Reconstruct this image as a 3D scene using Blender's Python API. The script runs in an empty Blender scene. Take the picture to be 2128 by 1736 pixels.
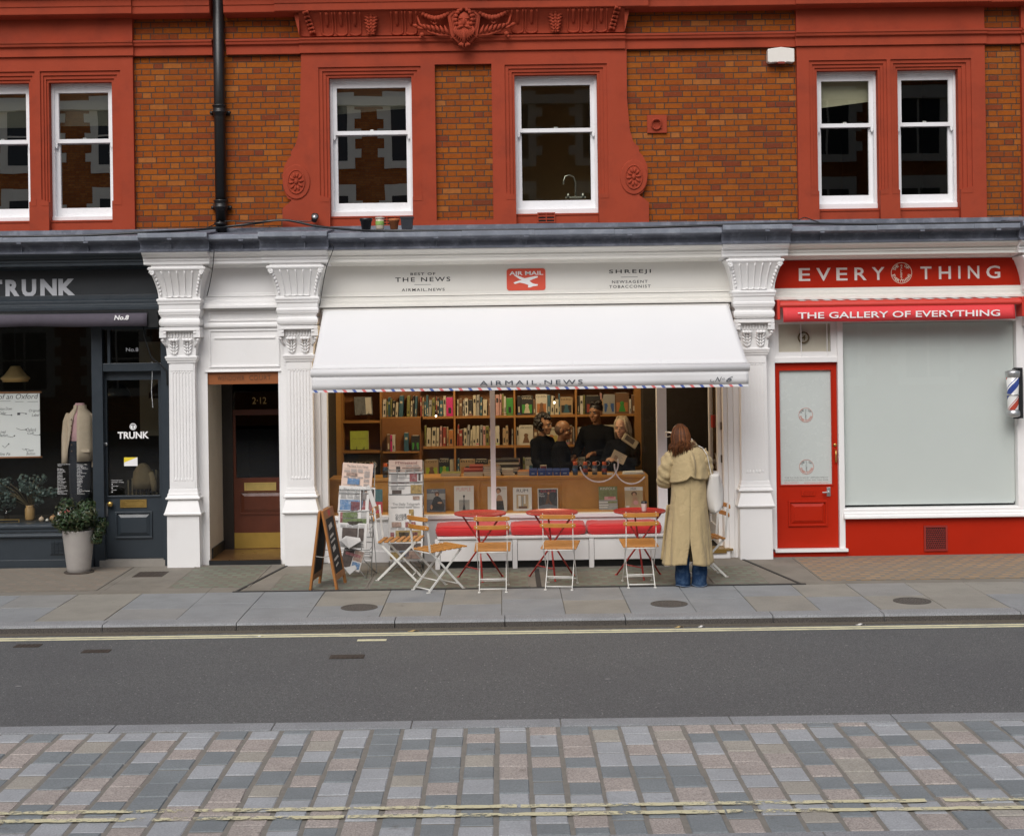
import bpy, bmesh, math, random
from mathutils import Vector, Matrix
R = math.radians
random.seed(7)
S = bpy.context.scene
COL = S.collection

# ---------------------------------------------------------------- camera, sky, sun, exposure
CAM_D, CAM_H, FOC, ROLL = 16.4, 2.5, 3052.0, 0.0141
cd = bpy.data.cameras.new('camera')
cam = bpy.data.objects.new('camera', cd)
COL.objects.link(cam)
cam.location = (0, -CAM_D, CAM_H)
cam.rotation_euler = (math.pi / 2, ROLL, 0)
cd.sensor_width = 36
cd.lens = 36 * FOC / 2128
cd.shift_x = (1064 - 1044.5) / 2128
cd.shift_y = (699.5 - 868) / 2128
cd.clip_end = 500
S.camera = cam

SUN_EL, SUN_AZ = R(46), R(196)          # sun high behind the photographer, veiled by cloud
w = bpy.data.worlds.new('World'); S.world = w; w.use_nodes = True
wn = w.node_tree.nodes
bg = wn['Background']
sky = wn.new('ShaderNodeTexSky'); sky.sky_type = 'NISHITA'; sky.sun_disc = False
sky.sun_elevation = SUN_EL; sky.sun_rotation = SUN_AZ
sky.air_density = 1.0; sky.dust_density = 4.0; sky.ozone_density = 1.0
hs_ = wn.new('ShaderNodeHueSaturation'); hs_.inputs['Saturation'].default_value = .7      # thin cloud: a greyer sky
w.node_tree.links.new(sky.outputs[0], hs_.inputs['Color']); w.node_tree.links.new(hs_.outputs[0], bg.inputs[0])
bg.inputs[1].default_value = 0.10
sd = bpy.data.lights.new('sun', 'SUN'); sd.energy = 2.05; sd.angle = R(44); sd.color = (.985, .99, 1)
sun = bpy.data.objects.new('sun', sd); COL.objects.link(sun)
sdir = Vector((math.sin(SUN_AZ) * math.cos(SUN_EL), math.cos(SUN_AZ) * math.cos(SUN_EL), math.sin(SUN_EL)))
sun.rotation_euler = (-sdir).to_track_quat('-Z', 'Y').to_euler()
sun.location = (0, -10, 20)
S.view_settings.view_transform = 'Standard'; S.view_settings.look = 'None'
S.view_settings.exposure = 0.0; S.view_settings.gamma = 1

# survey of the facade: photo measurements (2128 px wide) turned into metres at depth y
_c, _s = math.cos(ROLL), math.sin(ROLL)
def X(u, v, y=0.0): return ((u - 1044.5) * _c - (v - 699.5) * _s) * (CAM_D + y) / FOC
def Z(u, v, y=0.0): return CAM_H - ((u - 1044.5) * _s + (v - 699.5) * _c) * (CAM_D + y) / FOC
def P(u, v, y=0.0): return Vector((X(u, v, y), y, Z(u, v, y)))

# ---------------------------------------------------------------- materials
def newmat(name):
    m = bpy.data.materials.new(name); m.use_nodes = True
    nt = m.node_tree
    return m, nt, nt.nodes['Principled BSDF'], nt.nodes['Material Output']
def N(nt, t, **k):
    n = nt.nodes.new(t)
    for a, b in k.items(): setattr(n, a, b)
    return n
def math_(nt, op, a, b=None, c=None):
    n = nt.nodes.new('ShaderNodeMath'); n.operation = op
    for i, x in enumerate((a, b, c)):
        if x is None: continue
        if isinstance(x, (int, float)): n.inputs[i].default_value = x
        else: nt.links.new(x, n.inputs[i])
    return n.outputs[0]
def ramp(nt, fac, stops, interp='LINEAR'):
    n = nt.nodes.new('ShaderNodeValToRGB'); n.color_ramp.interpolation = interp
    e = n.color_ramp.elements
    while len(e) < len(stops): e.new(.5)
    for i, (p, c) in enumerate(stops):
        e[i].position = p; e[i].color = (c[0], c[1], c[2], 1) if not isinstance(c, (int, float)) else (c, c, c, 1)
    nt.links.new(fac, n.inputs[0])
    return n.outputs[0]
def mixc(nt, fac, a, b, mode='MIX'):
    n = nt.nodes.new('ShaderNodeMix'); n.data_type = 'RGBA'; n.blend_type = mode
    for sck, x in ((n.inputs[0], fac), (n.inputs[6], a), (n.inputs[7], b)):
        if isinstance(x, (int, float)): sck.default_value = x
        elif isinstance(x, (tuple, list)): sck.default_value = (x[0], x[1], x[2], 1)
        else: nt.links.new(x, sck)
    return n.outputs[2]
def noise(nt, vec, scale, detail=4, rough=.55):
    n = nt.nodes.new('ShaderNodeTexNoise'); n.inputs['Scale'].default_value = scale
    n.inputs['Detail'].default_value = detail; n.inputs['Roughness'].default_value = rough
    if vec is not None: nt.links.new(vec, n.inputs['Vector'])
    return n
def coords(nt): return nt.nodes.new('ShaderNodeTexCoord').outputs['Object']
def bump(nt, bsdf, h, strength=.3, dist=.01):
    b = nt.nodes.new('ShaderNodeBump'); b.inputs['Strength'].default_value = strength
    b.inputs['Distance'].default_value = dist
    nt.links.new(h, b.inputs['Height']); nt.links.new(b.outputs[0], bsdf.inputs['Normal'])
_pm = {}
def pm(name, col, rough=.55, var=.12, vs=6, bmp=.0, bs=80, metal=0.0, stain=None, sa=.5, ss=2.5, spec=.5, sheen=0):
    """plain painted / solid material: tone variation, fine bump and optional stains"""
    if name in _pm: return _pm[name]
    m, nt, b, o = newmat(name)
    co = coords(nt)
    n1 = noise(nt, co, vs, 5)
    c = mixc(nt, n1.outputs[0], [x * (1 - var) for x in col], [min(1, x * (1 + var)) for x in col])
    if stain:
        n2 = noise(nt, co, ss, 6, .65)
        f = ramp(nt, n2.outputs[0], [(.48, 0.0), (.72, sa)])
        c = mixc(nt, f, c, stain)
    nt.links.new(c, b.inputs['Base Color'])
    rr = noise(nt, co, vs * 3, 3)
    nt.links.new(math_(nt, 'MULTIPLY_ADD', rr.outputs[0], .25, rough - .12), b.inputs['Roughness'])
    b.inputs['Metallic'].default_value = metal
    b.inputs['Specular IOR Level'].default_value = spec
    if sheen: b.inputs['Sheen Weight'].default_value = sheen
    if bmp:
        n3 = noise(nt, co, bs, 4)
        bump(nt, b, n3.outputs[0], bmp, .004)
    _pm[name] = m
    return m
def emat(name, col, st):
    m, nt, b, o = newmat(name)
    b.inputs['Base Color'].default_value = (*col, 1)
    b.inputs['Emission Color'].default_value = (*col, 1); b.inputs['Emission Strength'].default_value = st
    return m
def glass(name, refl=1.0, tint=(1, 1, 1), wave=0.0, wscale=2.0, rough=0.0):
    m, nt, b, o = newmat(name)
    nt.nodes.remove(b)
    tr = N(nt, 'ShaderNodeBsdfTransparent'); tr.inputs[0].default_value = (*tint, 1)
    gl = N(nt, 'ShaderNodeBsdfGlossy'); gl.inputs['Roughness'].default_value = rough
    fr = N(nt, 'ShaderNodeFresnel'); fr.inputs[0].default_value = 1.5
    mx = N(nt, 'ShaderNodeMixShader')
    ge = N(nt, 'ShaderNodeNewGeometry')
    fq = math_(nt, 'MINIMUM', math_(nt, 'MULTIPLY', fr.outputs[0], refl), 1.0)
    nt.links.new(math_(nt, 'MULTIPLY', fq, math_(nt, 'SUBTRACT', 1.0, ge.outputs['Backfacing'])), mx.inputs[0])
    nt.links.new(tr.outputs[0], mx.inputs[1]); nt.links.new(gl.outputs[0], mx.inputs[2])
    nt.links.new(mx.outputs[0], o.inputs[0])
    if wave:
        n = noise(nt, coords(nt), wscale, 2)
        bp = N(nt, 'ShaderNodeBump'); bp.inputs['Strength'].default_value = wave; bp.inputs['Distance'].default_value = .05
        nt.links.new(n.outputs[0], bp.inputs['Height']); nt.links.new(bp.outputs[0], gl.inputs['Normal'])
    return m
def brickmat(name, pal, mortar, ls=.212, lh=.103, h=.0665, j=.0055):
    """Flemish bond: a long and a short brick alternate in each course, every other course shifted"""
    m, nt, b, o = newmat(name)
    co = coords(nt)
    dis = noise(nt, co, 9, 2)
    sep = N(nt, 'ShaderNodeSeparateXYZ'); nt.links.new(co, sep.inputs[0])
    dz = math_(nt, 'MULTIPLY_ADD', dis.outputs[0], .008, -.004)
    x = math_(nt, 'ADD', sep.outputs[0], math_(nt, 'MULTIPLY', dz, 1.6)); z = math_(nt, 'ADD', sep.outputs[2], dz)
    per = ls + lh
    rowf = math_(nt, 'DIVIDE', z, h)
    row = math_(nt, 'FLOOR', rowf)
    zf = math_(nt, 'MULTIPLY', math_(nt, 'SUBTRACT', rowf, row), h)
    par = math_(nt, 'SUBTRACT', row, math_(nt, 'MULTIPLY', math_(nt, 'FLOOR', math_(nt, 'MULTIPLY', row, .5)), 2))
    wr = N(nt, 'ShaderNodeTexWhiteNoise', noise_dimensions='1D'); nt.links.new(row, wr.inputs['W'])
    jit = math_(nt, 'MULTIPLY', wr.outputs['Value'], .03)
    xs = math_(nt, 'DIVIDE', math_(nt, 'ADD', math_(nt, 'ADD', x, jit), math_(nt, 'MULTIPLY', par, per / 2)), per)
    cell = math_(nt, 'FLOOR', xs)
    mx = math_(nt, 'MULTIPLY', math_(nt, 'SUBTRACT', xs, cell), per)
    isl = math_(nt, 'GREATER_THAN', mx, ls)
    e1 = math_(nt, 'MINIMUM', math_(nt, 'ABSOLUTE', math_(nt, 'SUBTRACT', mx, ls)), math_(nt, 'MINIMUM', mx, math_(nt, 'SUBTRACT', per, mx)))
    e2 = math_(nt, 'MINIMUM', zf, math_(nt, 'SUBTRACT', h, zf))
    e = math_(nt, 'MINIMUM', e1, e2)
    edge_n = noise(nt, co, 60, 2)
    e = math_(nt, 'ADD', e, math_(nt, 'MULTIPLY_ADD', edge_n.outputs[0], .004, -.002))
    mask = N(nt, 'ShaderNodeMapRange'); mask.inputs[1].default_value = j * .45; mask.inputs[2].default_value = j
    nt.links.new(e, mask.inputs[0])
    idv = N(nt, 'ShaderNodeCombineXYZ')
    nt.links.new(math_(nt, 'ADD', math_(nt, 'MULTIPLY', cell, 2), isl), idv.inputs[0]); nt.links.new(row, idv.inputs[1])
    wn2 = N(nt, 'ShaderNodeTexWhiteNoise', noise_dimensions='2D'); nt.links.new(idv.outputs[0], wn2.inputs['Vector'])
    c = ramp(nt, wn2.outputs['Value'], pal)
    n1 = noise(nt, co, 45, 5, .7)
    n5 = noise(nt, co, 17, 6, .75)
    c = mixc(nt, ramp(nt, n5.outputs[0], [(.3, 0.0), (.7, 1.0)]), mixc(nt, .42, c, (.10, .03, .012)), c)
    c = mixc(nt, ramp(nt, n1.outputs[0], [(.56, 0.0), (.75, .5)]), c, (.46, .19, .06))
    big = noise(nt, co, .9, 4)
    c = mixc(nt, ramp(nt, big.outputs[0], [(.4, 0.0), (.75, .3)]), c, (.12, .05, .02))
    mort = mixc(nt, noise(nt, co, 7, 4).outputs[0], mortar, [x * 2.1 for x in mortar])
    c = mixc(nt, mask.outputs[0], mort, c)
    nt.links.new(c, b.inputs['Base Color'])
    b.inputs['Roughness'].default_value = .95; b.inputs['Specular IOR Level'].default_value = .06
    hgt = math_(nt, 'ADD', mask.outputs[0], math_(nt, 'MULTIPLY', n1.outputs[0], .5))
    bump(nt, b, hgt, .7, .006)
    return m

BRICK = brickmat('orange_brick', [(0, (.21, .048, .024)), (.08, (.28, .062, .018)), (.3, (.335, .082, .014)), (.7, (.365, .097, .014)), (.92, (.40, .115, .017)), (1, (.43, .15, .04))], (.058, .037, .027), j=.0076)
TERRA = pm('terracotta_paint', (.345, .058, .028), .75, .12, 3, .3, 160, stain=(.19, .04, .024), sa=.5, ss=2.6, spec=.12)
WHITE = pm('white_paint', (.82, .81, .80), .42, .03, 4, .12, 60, stain=(.66, .64, .61), sa=.35, ss=2)
SASHW = pm('sash_white', (.82, .82, .83), .3, .03, 5, .06, 70, stain=(.6, .58, .55), sa=.2, ss=4)
CREAM = pm('cream_paint', (.73, .71, .66), .42, .03, 4, .05, 60, stain=(.62, .59, .53), sa=.3, ss=1.5)
LEAD = pm('lead_sheet', (.125, .135, .165), .6, .35, 5, .5, 14, metal=.1, stain=(.27, .285, .33), sa=.8, ss=7, spec=.3)
CHAR = pm('charcoal_paint', (.027, .036, .045), .36, .15, 5, .06, 60)
DARK = pm('black_paint', (.016, .017, .018), .35, .2, 6)
REDP = pm('red_paint', (.42, .018, .004), .42, .08, 4, .06, 60, stain=(.33, .015, .004), sa=.5, ss=2, spec=.2)
PIPE = pm('pipe_black', (.012, .011, .011), .38, .3, 9, .15, 40)
BRASS = pm('brass', (.55, .36, .11), .35, .25, 12, .1, 90, metal=.9)
STEEL = pm('steel', (.55, .56, .56), .35, .15, 10, metal=.9)
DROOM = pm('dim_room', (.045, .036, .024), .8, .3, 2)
WHITEL = pm('lettering_white', (.86, .85, .84), .5, .02)
GREYL = pm('lettering_grey', (.50, .51, .54), .5, .03)
BLACKL = pm('lettering_black', (.02, .02, .02), .5, .05)
GWIN = glass('window_glass', 15, (.88, .9, .86), .012, 1.1); GWINR = glass('window_glass_clear', 2.5, (.85, .86, .8), .008, 1.1)
GSHOP = glass('shop_glass', .9, (.97, .98, .97), .004, 1.0)
GDARK = glass('dark_glass', 1.4, (.8, .82, .8), .01, 1.0)

# ---------------------------------------------------------------- mesh building
LOC = {}
class MB:
    def __init__(s, M=None): s.v = []; s.f = []; s.mi = []; s.sm = []; s.M = M
    def add(s, vs, fs, m=0, smooth=False):
        k = len(s.v)
        if s.M is not None: s.v += [s.M @ Vector(p) for p in vs]
        else: s.v += [Vector(p) for p in vs]
        for f in fs: s.f.append([i + k for i in f]); s.mi.append(m); s.sm.append(smooth)
        return s
    def box(s, x0, x1, y0, y1, z0, z1, m=0):
        if x0 > x1: x0, x1 = x1, x0
        if y0 > y1: y0, y1 = y1, y0
        if z0 > z1: z0, z1 = z1, z0
        return s.add([(x0, y0, z0), (x1, y0, z0), (x1, y1, z0), (x0, y1, z0), (x0, y0, z1), (x1, y0, z1), (x1, y1, z1), (x0, y1, z1)],
                     [(0, 3, 2, 1), (4, 5, 6, 7), (0, 1, 5, 4), (1, 2, 6, 5), (2, 3, 7, 6), (3, 0, 4, 7)], m)
    def quad(s, a, b, c, d, m=0): return s.add([a, b, c, d], [(0, 1, 2, 3)], m)
    def front(s, x0, x1, z0, z1, y, m=0): return s.quad((x0, y, z0), (x1, y, z0), (x1, y, z1), (x0, y, z1), m)
    def extr(s, poly, y0, y1, m=0, back=True):
        """polygon in x,z (anticlockwise seen from -y) pushed from y0 (front) to y1"""
        n = len(poly)
        vs = [(p[0], y0, p[1]) for p in poly] + [(p[0], y1, p[1]) for p in poly]
        fs = [tuple(range(n))] + [(i, i + n, (i + 1) % n + n, (i + 1) % n) for i in range(n)]
        if back: fs.append(tuple(range(2 * n - 1, n - 1, -1)))
        return s.add(vs, fs, m)
    def profx(s, prof, x0, x1, m=0, smooth=False):
        """closed profile in y,z swept along x"""
        n = len(prof)
        vs = [(x0, p[0], p[1]) for p in prof] + [(x1, p[0], p[1]) for p in prof]
        fs = [(i, (i + 1) % n, (i + 1) % n + n, i + n) for i in range(n)]
        fs += [tuple(range(n - 1, -1, -1)), tuple(range(n, 2 * n))]
        return s.add(vs, fs, m, smooth)
    def loft(s, cx, lev, yb, m=0, smooth=False):
        """stack of rectangles: (z, half width, front y); shared back plane yb"""
        vs = []; fs = []
        for z, hw, yf in lev: vs += [(cx - hw, yf, z), (cx + hw, yf, z), (cx + hw, yb, z), (cx - hw, yb, z)]
        for i in range(len(lev) - 1):
            a = 4 * i; b = a + 4
            up = lev[i + 1][0] >= lev[i][0]
            for k in range(4):
                q = (a + k, a + (k + 1) % 4, b + (k + 1) % 4, b + k)
                fs.append(q if up else q[::-1])
        e = 4 * (len(lev) - 1)
        fs += [(3, 2, 1, 0), (e, e + 1, e + 2, e + 3)]
        return s.add(vs, fs, m, smooth)
    def bar(s, p, q, w, h, up=(0, 0, 1), m=0):
        p = Vector(p); q = Vector(q); d = (q - p).normalized(); u = Vector(up)
        sd_ = d.cross(u)
        if sd_.length < 1e-4: sd_ = d.cross(Vector((0, 1, 0)))
        sd_.normalize(); u = sd_.cross(d)
        a = sd_ * w / 2; b = u * h / 2
        return s.add([p - a - b, p + a - b, p + a + b, p - a + b, q - a - b, q + a - b, q + a + b, q - a + b],
                     [(0, 1, 2, 3), (7, 6, 5, 4), (0, 4, 5, 1), (1, 5, 6, 2), (2, 6, 7, 3), (3, 7, 4, 0)], m)
    def tube(s, pts, r, n=8, m=0, closed=False, smooth=True):
        pts = [Vector(p) for p in pts]; L = len(pts)
        rr = r if isinstance(r, (list, tuple)) else [r] * L
        prev = None; rings = []
        for i, p in enumerate(pts):
            if closed: t = pts[(i + 1) % L] - pts[i - 1]
            else: t = pts[min(i + 1, L - 1)] - pts[max(i - 1, 0)]
            if t.length < 1e-9: t = Vector((0, 0, 1))
            t.normalize()
            if prev is None:
                a = t.cross(Vector((0, 0, 1)))
                if a.length < 1e-3: a = t.cross(Vector((1, 0, 0)))
            else: a = prev - t * prev.dot(t)
            a.normalize(); prev = a; b = t.cross(a)
            rings.append([p + (a * math.cos(2 * math.pi * k / n) + b * math.sin(2 * math.pi * k / n)) * rr[i] for k in range(n)])
        vs = [q for rg in rings for q in rg]; fs = []
        for i in range(L if closed else L - 1):
            j = (i + 1) % L
            for k in range(n): fs.append((i * n + k, i * n + (k + 1) % n, j * n + (k + 1) % n, j * n + k))
        if not closed: fs += [tuple(range(n - 1, -1, -1)), tuple(range((L - 1) * n, L * n))]
        return s.add(vs, fs, m, smooth)
    def lathe(s, prof, c=(0, 0, 0), n=24, m=0, smooth=True, sx=1, sy=1):
        vs = []; fs = []; L = len(prof)
        for r, z in prof:
            for k in range(n):
                a = 2 * math.pi * k / n
                vs.append((c[0] + r * sx * math.cos(a), c[1] + r * sy * math.sin(a), c[2] + z))
        for i in range(L - 1):
            for k in range(n): fs.append((i * n + k, i * n + (k + 1) % n, (i + 1) * n + (k + 1) % n, (i + 1) * n + k))
        fs += [tuple(range(n - 1, -1, -1)), tuple(range((L - 1) * n, L * n))]
        return s.add(vs, fs, m, smooth)
    def ball(s, c, rx, ry=None, rz=None, nu=12, nv=8, m=0, rot=None):
        ry = rx if ry is None else ry; rz = rx if rz is None else rz
        vs = [(0, 0, -rz)]; fs = []
        for i in range(1, nv):
            t = -math.pi / 2 + math.pi * i / nv
            for k in range(nu):
                a = 2 * math.pi * k / nu
                vs.append((rx * math.cos(t) * math.cos(a), ry * math.cos(t) * math.sin(a), rz * math.sin(t)))
        vs.append((0, 0, rz)); T = len(vs) - 1
        for k in range(nu):
            fs.append((0, 1 + (k + 1) % nu, 1 + k)); o = 1 + (nv - 2) * nu
            fs.append((T, o + k, o + (k + 1) % nu))
        for i in range(nv - 2):
            for k in range(nu):
                a = 1 + i * nu
                fs.append((a + k, a + (k + 1) % nu, a + nu + (k + 1) % nu, a + nu + k))
        c = Vector(c)
        vs = [(rot @ Vector(p) if rot is not None else Vector(p)) + c for p in vs]
        return s.add(vs, fs, m, True)
    def rings(s, rs, m=0, smooth=True, cap=True):
        """skin a list of equal-length point rings"""
        n = len(rs[0]); vs = [p for r in rs for p in r]; fs = []
        for i in range(len(rs) - 1):
            for k in range(n): fs.append((i * n + k, i * n + (k + 1) % n, (i + 1) * n + (k + 1) % n, (i + 1) * n + k))
        if cap: fs += [tuple(range(n - 1, -1, -1)), tuple(range((len(rs) - 1) * n, len(rs) * n))]
        return s.add(vs, fs, m, smooth)
    def text(s, body, x0, x1, z0, z1, y, m=0, depth=.004, bold=0.0, shear=0.0, gap=1.0, M=None, keep=False):
        """lettering fitted into the box x0..x1, z0..z1, standing on plane y and facing -y"""
        cu = bpy.data.curves.new('t', 'FONT'); cu.body = body; cu.size = 1; cu.extrude = 0; cu.offset = bold
        cu.shear = shear; cu.space_character = gap; cu.resolution_u = 3
        ob = bpy.data.objects.new('t', cu)
        me = bpy.data.meshes.new_from_object(ob)
        bpy.data.objects.remove(ob); bpy.data.curves.remove(cu)
        if not me.vertices: return s
        xs = [v.co.x for v in me.vertices]; ys = [v.co.y for v in me.vertices]
        a0, a1, b0, b1 = min(xs), max(xs), min(ys), max(ys)
        sx = (x1 - x0) / max(1e-6, a1 - a0); sz = (z1 - z0) / max(1e-6, b1 - b0)
        if keep: sx = min(sx, sz); sz = sx
        vs = [((x0 + (v.co.x - a0) * sx), y, (z0 + (v.co.y - b0) * sz)) for v in me.vertices]
        fs = [tuple(p.vertices) for p in me.polygons]
        if depth:
            n = len(vs)
            cnt = {}
            for f in fs:
                for i in range(len(f)):
                    e = (f[i], f[(i + 1) % len(f)]); cnt[e] = cnt.get(e, 0) + 1
            side = [(b_, a_, a_ + n, b_ + n) for (a_, b_) in cnt if (b_, a_) not in cnt]
            vs = [(p[0], y - depth, p[2]) for p in vs] + [(p[0], y, p[2]) for p in vs]
            fs = fs + side
        if M is not None: vs = [M @ Vector(p) for p in vs]
        s.add(vs, fs, m)
        bpy.data.meshes.remove(me)
        return s
    def build(s, name, mats, parent=None, bevel=0, origin=None, sub=0, seg=2):
        me = bpy.data.meshes.new(name)
        off = Vector(origin) if origin is not None else (LOC[parent.name_full] if parent is not None else Vector((0, 0, 0)))
        me.from_pydata([tuple(p - off) for p in s.v], [], s.f)
        if not isinstance(mats, (list, tuple)): mats = [mats]
        for mm in mats: me.materials.append(mm)
        me.polygons.foreach_set('material_index', s.mi)
        me.polygons.foreach_set('use_smooth', s.sm)
        me.update()
        o = bpy.data.objects.new(name, me); COL.objects.link(o)
        if parent is not None: o.parent = parent; LOC[o.name_full] = LOC[parent.name_full]
        else: o.location = off; LOC[o.name_full] = off
        if bevel:
            b = o.modifiers.new('bevel', 'BEVEL'); b.width = bevel; b.segments = seg; b.limit_method = 'ANGLE'; b.angle_limit = R(40)
        if sub:
            q = o.modifiers.new('subdivision', 'SUBSURF'); q.levels = sub; q.render_levels = sub
        return o
def tag(o, label=None, cat=None, group=None, kind=None):
    if label: o['label'] = label
    if cat: o['category'] = cat
    if group: o['group'] = group
    if kind: o['kind'] = kind
    return o
def thing(name, label, cat, loc=(0, 0, 0), group=None):
    o = bpy.data.objects.new(name, None); COL.objects.link(o)
    o.empty_display_size = .1
    o.location = loc; LOC[o.name_full] = Vector(loc)
    return tag(o, label, cat, group)
def copy_tree(o, parent=None):
    c = o.copy(); COL.objects.link(c)
    if parent is not None: c.parent = parent
    for ch in list(o.children): copy_tree(ch, c)
    return c
def put(o, loc, rz=0.0):
    o.location = loc; o.rotation_euler = (0, 0, rz); return o
def holes(mb, x0, x1, z0, z1, hs, yf, m=0, edge=None):
    """sheet with rectangular holes (x0,x1,z0,z1,reveal depth,sides); edge = thickness of the outer rim"""
    xs = sorted({x0, x1, *[min(max(h[i], x0), x1) for h in hs for i in (0, 1)]})
    zs = sorted({z0, z1, *[min(max(h[i], z0), z1) for h in hs for i in (2, 3)]})
    for i in range(len(xs) - 1):
        for k in range(len(zs) - 1):
            cx = (xs[i] + xs[i + 1]) / 2; cz = (zs[k] + zs[k + 1]) / 2
            if any(h[0] < cx < h[1] and h[2] < cz < h[3] for h in hs): continue
            mb.front(xs[i], xs[i + 1], zs[k], zs[k + 1], yf, m)
    for h in hs:
        a, b, c, d, dp, sd_ = h; yb = yf + dp
        if 'L' in sd_: mb.quad((a, yf, c), (a, yf, d), (a, yb, d), (a, yb, c), m)
        if 'R' in sd_: mb.quad((b, yf, d), (b, yf, c), (b, yb, c), (b, yb, d), m)
        if 'T' in sd_: mb.quad((a, yf, d), (b, yf, d), (b, yb, d), (a, yb, d), m)
        if 'B' in sd_: mb.quad((b, yf, c), (a, yf, c), (a, yb, c), (b, yb, c), m)
    if edge:
        yb = yf + edge
        mb.quad((x0, yf, z0), (x0, yf, z1), (x0, yb, z1), (x0, yb, z0), m)
        mb.quad((x1, yf, z1), (x1, yf, z0), (x1, yb, z0), (x1, yb, z1), m)
        mb.quad((x0, yf, z1), (x1, yf, z1), (x1, yb, z1), (x0, yb, z1), m)
        mb.quad((x1, yf, z0), (x0, yf, z0), (x0, yb, z0), (x1, yb, z0), m)
def arc(cx, cz, rx, rz, a0, a1, n): return [(cx + rx * math.cos(R(a0 + (a1 - a0) * i / n)), cz + rz * math.sin(R(a0 + (a1 - a0) * i / n))) for i in range(n + 1)]
# ================================================================ ground
def asphalt():
    m, nt, b, o = newmat('asphalt'); co = coords(nt)
    n1 = noise(nt, co, 120, 3, .7); n2 = noise(nt, co, .7, 4); n3 = noise(nt, co, 30, 4, .7)
    c = ramp(nt, n1.outputs[0], [(.3, (.044, .045, .0445)), (.5, (.112, .115, .113)), (.68, (.245, .25, .245))])
    c = mixc(nt, n3.outputs[0], mixc(nt, .35, c, (.05, .05, .055)), c)
    c = mixc(nt, ramp(nt, n2.outputs[0], [(.35, 0.0), (.75, .35)]), c, (.072, .072, .078))
    v = N(nt, 'ShaderNodeTexVoronoi'); v.inputs['Scale'].default_value = 34; nt.links.new(co, v.inputs['Vector'])
    wv = N(nt, 'ShaderNodeSeparateColor'); nt.links.new(v.outputs['Color'], wv.inputs[0])
    sp = math_(nt, 'MULTIPLY', math_(nt, 'LESS_THAN', v.outputs['Distance'], .2), math_(nt, 'GREATER_THAN', wv.outputs[0], .93))
    c = mixc(nt, math_(nt, 'MULTIPLY', sp, .75), c, (.40, .39, .38))
    v2 = N(nt, 'ShaderNodeTexVoronoi'); v2.inputs['Scale'].default_value = 5.5; v2.inputs['Randomness'].default_value = 1; mp = N(nt, 'ShaderNodeMapping'); mp.inputs['Scale'].default_value = (.45, 1, 1); nt.links.new(co, mp.inputs[0]); nt.links.new(mp.outputs[0], v2.inputs['Vector'])
    w2_ = N(nt, 'ShaderNodeSeparateColor'); nt.links.new(v2.outputs['Color'], w2_.inputs[0])
    c = mixc(nt, math_(nt, 'MULTIPLY', math_(nt, 'MULTIPLY', math_(nt, 'LESS_THAN', v2.outputs['Distance'], .07), math_(nt, 'GREATER_THAN', w2_.outputs[0], .8)), .7), c, (.36, .35, .34))
    nt.links.new(c, b.inputs['Base Color']); b.inputs['Roughness'].default_value = .8
    bump(nt, b, n1.outputs[0], .6, .006); return m
def granite(name, col, sp=.35):
    m, nt, b, o = newmat(name); co = coords(nt)
    n1 = noise(nt, co, 95, 3, .7); n2 = noise(nt, co, 3.1, 5)
    c = ramp(nt, n1.outputs[0], [(.3, [x * (1 - sp) for x in col]), (.5, col), (.72, [min(.8, x * (1 + sp)) for x in col])])
    c = mixc(nt, ramp(nt, n2.outputs[0], [(.42, 0.0), (.8, .55)]), c, [x * .62 for x in col])
    sn = noise(nt, co, 5.5, 4, .6)
    c = mixc(nt, ramp(nt, sn.outputs[0], [(.66, 0.0), (.74, .5)]), c, (.10, .085, .07))
    nt.links.new(c, b.inputs['Base Color']); b.inputs['Roughness'].default_value = .75
    bump(nt, b, n1.outputs[0], .35, .004); return m
SLATE = granite('granite_blue', (.215, .238, .248), .24); SILVER = granite('granite_silver', (.37, .385, .40), .28)
PINK = granite('granite_pink', (.385, .34, .31), .5); BUFF = granite('granite_buff', (.37, .345, .30), .34)
GKERB = granite('granite_kerb', (.27, .28, .29), .35)
JOINT = pm('joint_mortar', (.21, .195, .17), .9, .3, 20, .5, 60)
FLAG = [granite('yorkstone_grey', (.255, .265, .27), .16), granite('yorkstone_buff', (.275, .26, .225), .16), granite('yorkstone_mid', (.265, .262, .25), .16)]
SCREED = pm('cellar_concrete', (.205, .185, .155), .85, .25, 3, .4, 90, stain=(.14, .125, .095), sa=.6, ss=2)
YELLOW = pm('yellow_line', (.74, .70, .46), .7, .12, 20, stain=(.40, .38, .30), sa=.7, ss=9)
RZ = -.08
def worn_yellow():
    m, nt, b, o = newmat('worn_yellow'); co = coords(nt)
    nt.links.new(mixc(nt, noise(nt, co, 25, 4).outputs[0], (.55, .50, .30), (.72, .68, .47)), b.inputs['Base Color']); b.inputs['Roughness'].default_value = .75
    n1 = noise(nt, co, 22, 5, .75); n2 = noise(nt, co, 2.2, 3)
    f = ramp(nt, math_(nt, 'MULTIPLY_ADD', n2.outputs[0], .5, n1.outputs[0]), [(.64, 0.0), (.76, 1.0)])
    tr = N(nt, 'ShaderNodeBsdfTransparent'); mx = N(nt, 'ShaderNodeMixShader')
    nt.links.new(f, mx.inputs[0]); nt.links.new(tr.outputs[0], mx.inputs[1]); nt.links.new(b.outputs[0], mx.inputs[2]); nt.links.new(mx.outputs[0], o.inputs[0]); return m
m = MB(); m.quad((-120, -120, -.2), (120, -120, -.2), (120, 120, -.2), (-120, 120, -.2)); tag(m.build('ground', SCREED), kind='structure')
m = MB(); m.quad((-40, -6.50, RZ), (40, -6.50, RZ), (40, -3.39, RZ), (-40, -3.39, RZ)); tag(m.build('road', asphalt()), kind='structure')
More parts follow.
